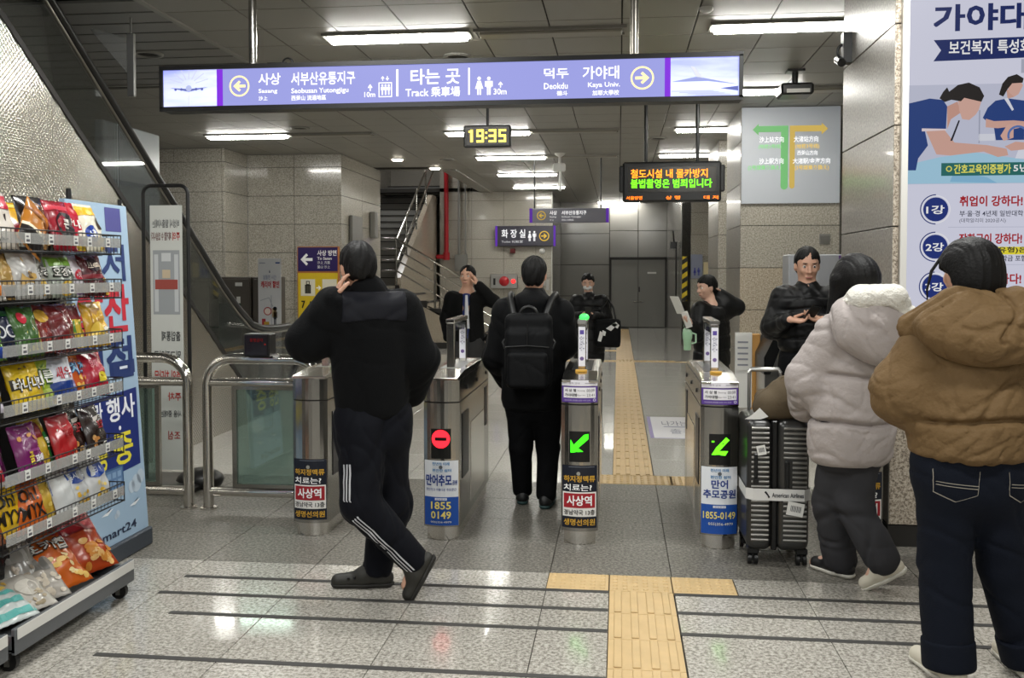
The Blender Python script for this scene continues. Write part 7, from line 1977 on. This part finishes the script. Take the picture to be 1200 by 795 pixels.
# bags of the nearer rack that reach into the picture
near = [[('yellow bag with brown print', '#d0a828', [('t', '콘', -.2, .3, .2, .6, '#4a2a14')]), ('dark bag with red crest', '#3a2420', [('d', 0, .6, .3, '#a8243a', .2)])],
        [('white bag with orange foot', '#d2cdc4', [('r', -.5, .1, .5, .35, '#c9741f')]), ('gold foil bag', '#b08a3e', [])],
        [('green and blue bag', '#3e7a3a', [('r', -.5, .2, .5, .5, '#2848a4')]), ('white bag with red label', '#d6cfcf', [('r', -.3, .3, .3, .6, '#b3283a')])],
        [('black bag with white swirl', '#1d1c1f', [('o', 0, .5, .18, '#e3e0e8')]), ('amber bag', '#a8761f', [])],
        [('white bag with black letters', '#d4d0cc', [('t', '신', -.25, .35, .25, .7, '#1c1a1c')]), ('red bag with white letters', '#b02030', [('t', '라', -.2, .4, .2, .7, '#efe8e4')])],
        [('plum bag with white label', '#5c1f3a', [('r', -.3, .3, .3, .55, '#e2dcdc')]), ('brown bag', '#6e4020', [])]]
for r, (z, row) in enumerate(zip(SHZ, near)):
    for i, (desc, col, ops) in enumerate(row):
        bag('%s %s on the nearer rack, %s shelf' % (['foremost', 'next'][i], desc, ORD[r]) if False else desc + ' on the nearer rack, ' + ORD[r] + ' shelf', col, ops, (FX - .09, 3.19 - .13 * i, z - .018), rz=86 + rnd.uniform(-8, 6), lean=17, seed=100 + r * 5 + i, h=.185, group='snack bags on the nearer rack')
# bags lying in the tray at the bottom
TRAY = [('big orange and red bag with ring snacks', '#b5431a', [('r', -.5, .6, .5, .93, '#8f1f22'), ('p', [(-.5, .45), (.5, .62), (.5, .72), (-.5, .55)], '#e7ded0'), ('d', .0, .75, .3, '#b0202a', .12), (c_, -.1, .05, .46, .45, '#d98f3a', 16, '#eec07a')], (-2.415, 4.06, .125), dict(w=.30, h=.33, t=.10, lean=44, rz=72)),
 ('orange bag with white shadowed lettering', '#c9601c', [('T', '포카칩', -.40, .62, .42, .82, '#f4f1ea', '#2a1a14'), (c_, -.3, .08, .45, .5, '#e8c06a', 14, '#f3dca0')], (-2.41, 3.86, .12), dict(w=.28, h=.30, t=.09, lean=48, rz=76)),
 ('clear bag of pale nuts with grey label', '#a8a299', [('r', -.3, .55, .3, .85, '#7d7b76'), (c_, -.4, .05, .4, .5, '#cfc4b2', 14, '#b3a590')], (-2.40, 3.71, .12), dict(w=.19, h=.25, t=.06, lean=52, rz=64)),
 ('silver bag of nuts leaning behind the clear ones', '#8f8c86', [('r', -.3, .5, .3, .8, '#a9a7a2'), (c_, -.3, .1, .3, .4, '#c6bcae', 8, '#9a8d7c')], (-2.49, 3.68, .17), dict(w=.18, h=.24, t=.05, lean=40, rz=66)),
 ('pale bag with grey oval window', '#bdb8ae', [('d', 0, .5, .3, '#d8d3c8', .2), (c_, -.3, .1, .3, .4, '#a89a80', 8, '#d0c3a8')], (-2.38, 3.60, .12), dict(w=.18, h=.22, t=.06, lean=58, rz=70)),
 ('clear bag of small yellow pretzels', '#b3ab98', [(c_, -.4, .1, .4, .6, '#c9a23a', 16, '#e0c060'), ('d', 0, .75, .25, '#d9d6d0', .12)], (-2.46, 3.52, .14), dict(w=.20, h=.22, t=.06, lean=58, rz=75)),
 ('bag with teal and white stripes', '#c9d2cf', [('r', -.5, .1, .5, .25, '#5fb0aa'), ('r', -.5, .4, .5, .55, '#5fb0aa'), ('r', -.5, .7, .5, .8, '#5fb0aa')], (-2.375, 3.47, .12), dict(w=.19, h=.20, t=.06, lean=62, rz=75)),
 ('black snack bag at the back of the tray', '#17181a', [('r', -.3, .5, .3, .7, '#33353a')], (-2.56, 3.62, .20), dict(w=.22, h=.24, t=.06, lean=28, rz=80)),
 ('dark bag behind the orange lettering', '#2a2420', [('t', '죽', -.2, .4, .2, .7, '#8a8680')], (-2.57, 3.80, .20), dict(w=.22, h=.22, t=.06, lean=28, rz=80)),
 ('dark grey bag with silver top in the near corner', '#3a3a3c', [('r', -.5, .7, .5, .9, '#8a8a8c')], (-2.53, 3.42, .16), dict(w=.2, h=.24, t=.06, lean=40, rz=72))]
for k, (desc, col, ops, loc, kw) in enumerate(TRAY):
    bag(desc + ' in the bottom tray', col, ops, (loc[0], loc[1], loc[2] + .028), seed=200 + k, group='snack bags in the bottom tray', **kw)
bag('orange and white bag in the nearer bottom tray', '#d08a2a', [('r', -.5, .1, .5, .35, '#e8e0d4'), ('r', -.5, .4, .5, .55, '#b3202a'), (c_, -.4, .6, .4, .9, '#e9b54a', 8, '#f3d48a')], (-2.37, 3.14, .13), w=.26, h=.26, t=.09, lean=48, rz=78, seed=300, group='snack bags in the nearer tray')
bag('red bag in the nearer bottom tray, by its far corner', '#a01c28', [('r', -.5, .3, .5, .4, '#e0d2c8')], (-2.33, 3.22, .12), w=.2, h=.16, t=.06, lean=66, rz=82, seed=301, group='snack bags in the nearer tray')

# ---- light blue advertising board behind the rack
ab = thing('advertising_board', 'tall light blue advertising board behind the snack rack', 'board', (-2.7, 4.7, 0))
LX = lambda z: -2.655 - (z - .1) * .060
q = MB(); q.prism([(LX(.1), .1), (LX(1.915), 1.915), (LX(1.915) - .03, 1.915), (LX(.1) - .03, .1)], 4.44, 5.03, lambda u, v, e: (u, e, v)); q.build('panel', plain('board_blue', '#9fb9d0', .45), ab)
q = MB(); q.rbox(-2.74, -2.63, 4.44, 5.035, 0, .10, .008); q.build('base', plain('board_base', '#3a4048', .5), ab)
V_ = Vector((-.060, 0, 1)).normalized()
p = Print(plane((LX(0) + .0008, 0, 0), (0, 1, 0), tuple(V_)))
p.rect(4.80, 1.77, 4.96, 1.90, '#4a4a8c', 1)
p.text('최저', 4.46, 1.50, 4.97, 1.70, '#24386e', 2, .03); p.text('할찬', 4.47, 1.22, 4.98, 1.48, '#c0283a', 2, .04); p.text('매', 4.46, .97, 4.68, 1.19, '#24386e', 2, .04); p.text('점', 4.72, .97, 4.98, 1.19, '#24386e', 2, .05); p.rect(4.74, .985, 5.0, 1.06, '#24386e', 1); p.text('-', 4.84, 1.015, 4.92, 1.03, '#dfe6f2', 3, .02)
p.poly([(4.45, .875), (5.0, .90), (4.99, .47), (4.45, .445)], '#1e2e74', 1)
p.text('이란', 4.46, .74, 4.64, .86, '#f2f4fa', 2, .03); p.text('행사', 4.68, .74, 4.97, .87, '#f2f4fa', 2, .03); p.text('인증', 4.46, .50, 4.66, .66, '#e9dc3c', 2, .03); p.text('중', 4.72, .50, 4.92, .67, '#e9dc3c', 2, .03); p.disc(4.80, .70, .012, '#f2f4fa', 2)
p.rect(4.62, .34, 4.80, .50, '#5f7fa8', 3); p.frame(4.62, .34, 4.80, .50, .01, '#3f5f88', 4)
for i in range(3):
    for j in range(3): p.rect(4.64 + .05 * i, .36 + .043 * j, 4.675 + .05 * i, .39 + .043 * j, '#86a3c4', 4)
for (cx, cz, r_) in ((4.93, .37, .05), (4.98, .40, .04), (4.88, .36, .035), (4.72, .25, .02), (4.70, .24, .015)): p.disc(cx, cz, r_, '#b9c8d6', 1)
for (cx, cz) in ((4.62, .28), (4.9, .27)): p.poly([(cx - .06, cz - .01), (cx, cz - .015), (cx + .06, cz + .01), (cx, cz + .005)], '#e9eef2', 2); p.poly([(cx - .02, cz), (cx + .02, cz + .005), (cx + .04, cz + .02)], '#2a3550', 3)
p.text('emart24', 4.50, .135, 4.90, .18, '#26304a', 2, .03)
p.build('lettering', ab)
q = MB(); q.tube([(LX(1.9) - .015, 4.99, 1.90), (LX(1.9) - .015, 4.99, 1.95)], .012, 8); q.tube([(LX(1.9) - .015, 4.50, 1.90), (LX(1.9) - .015, 4.50, 1.97)], .014, 8); q.build('corner_clip', 'rack_black', ab)
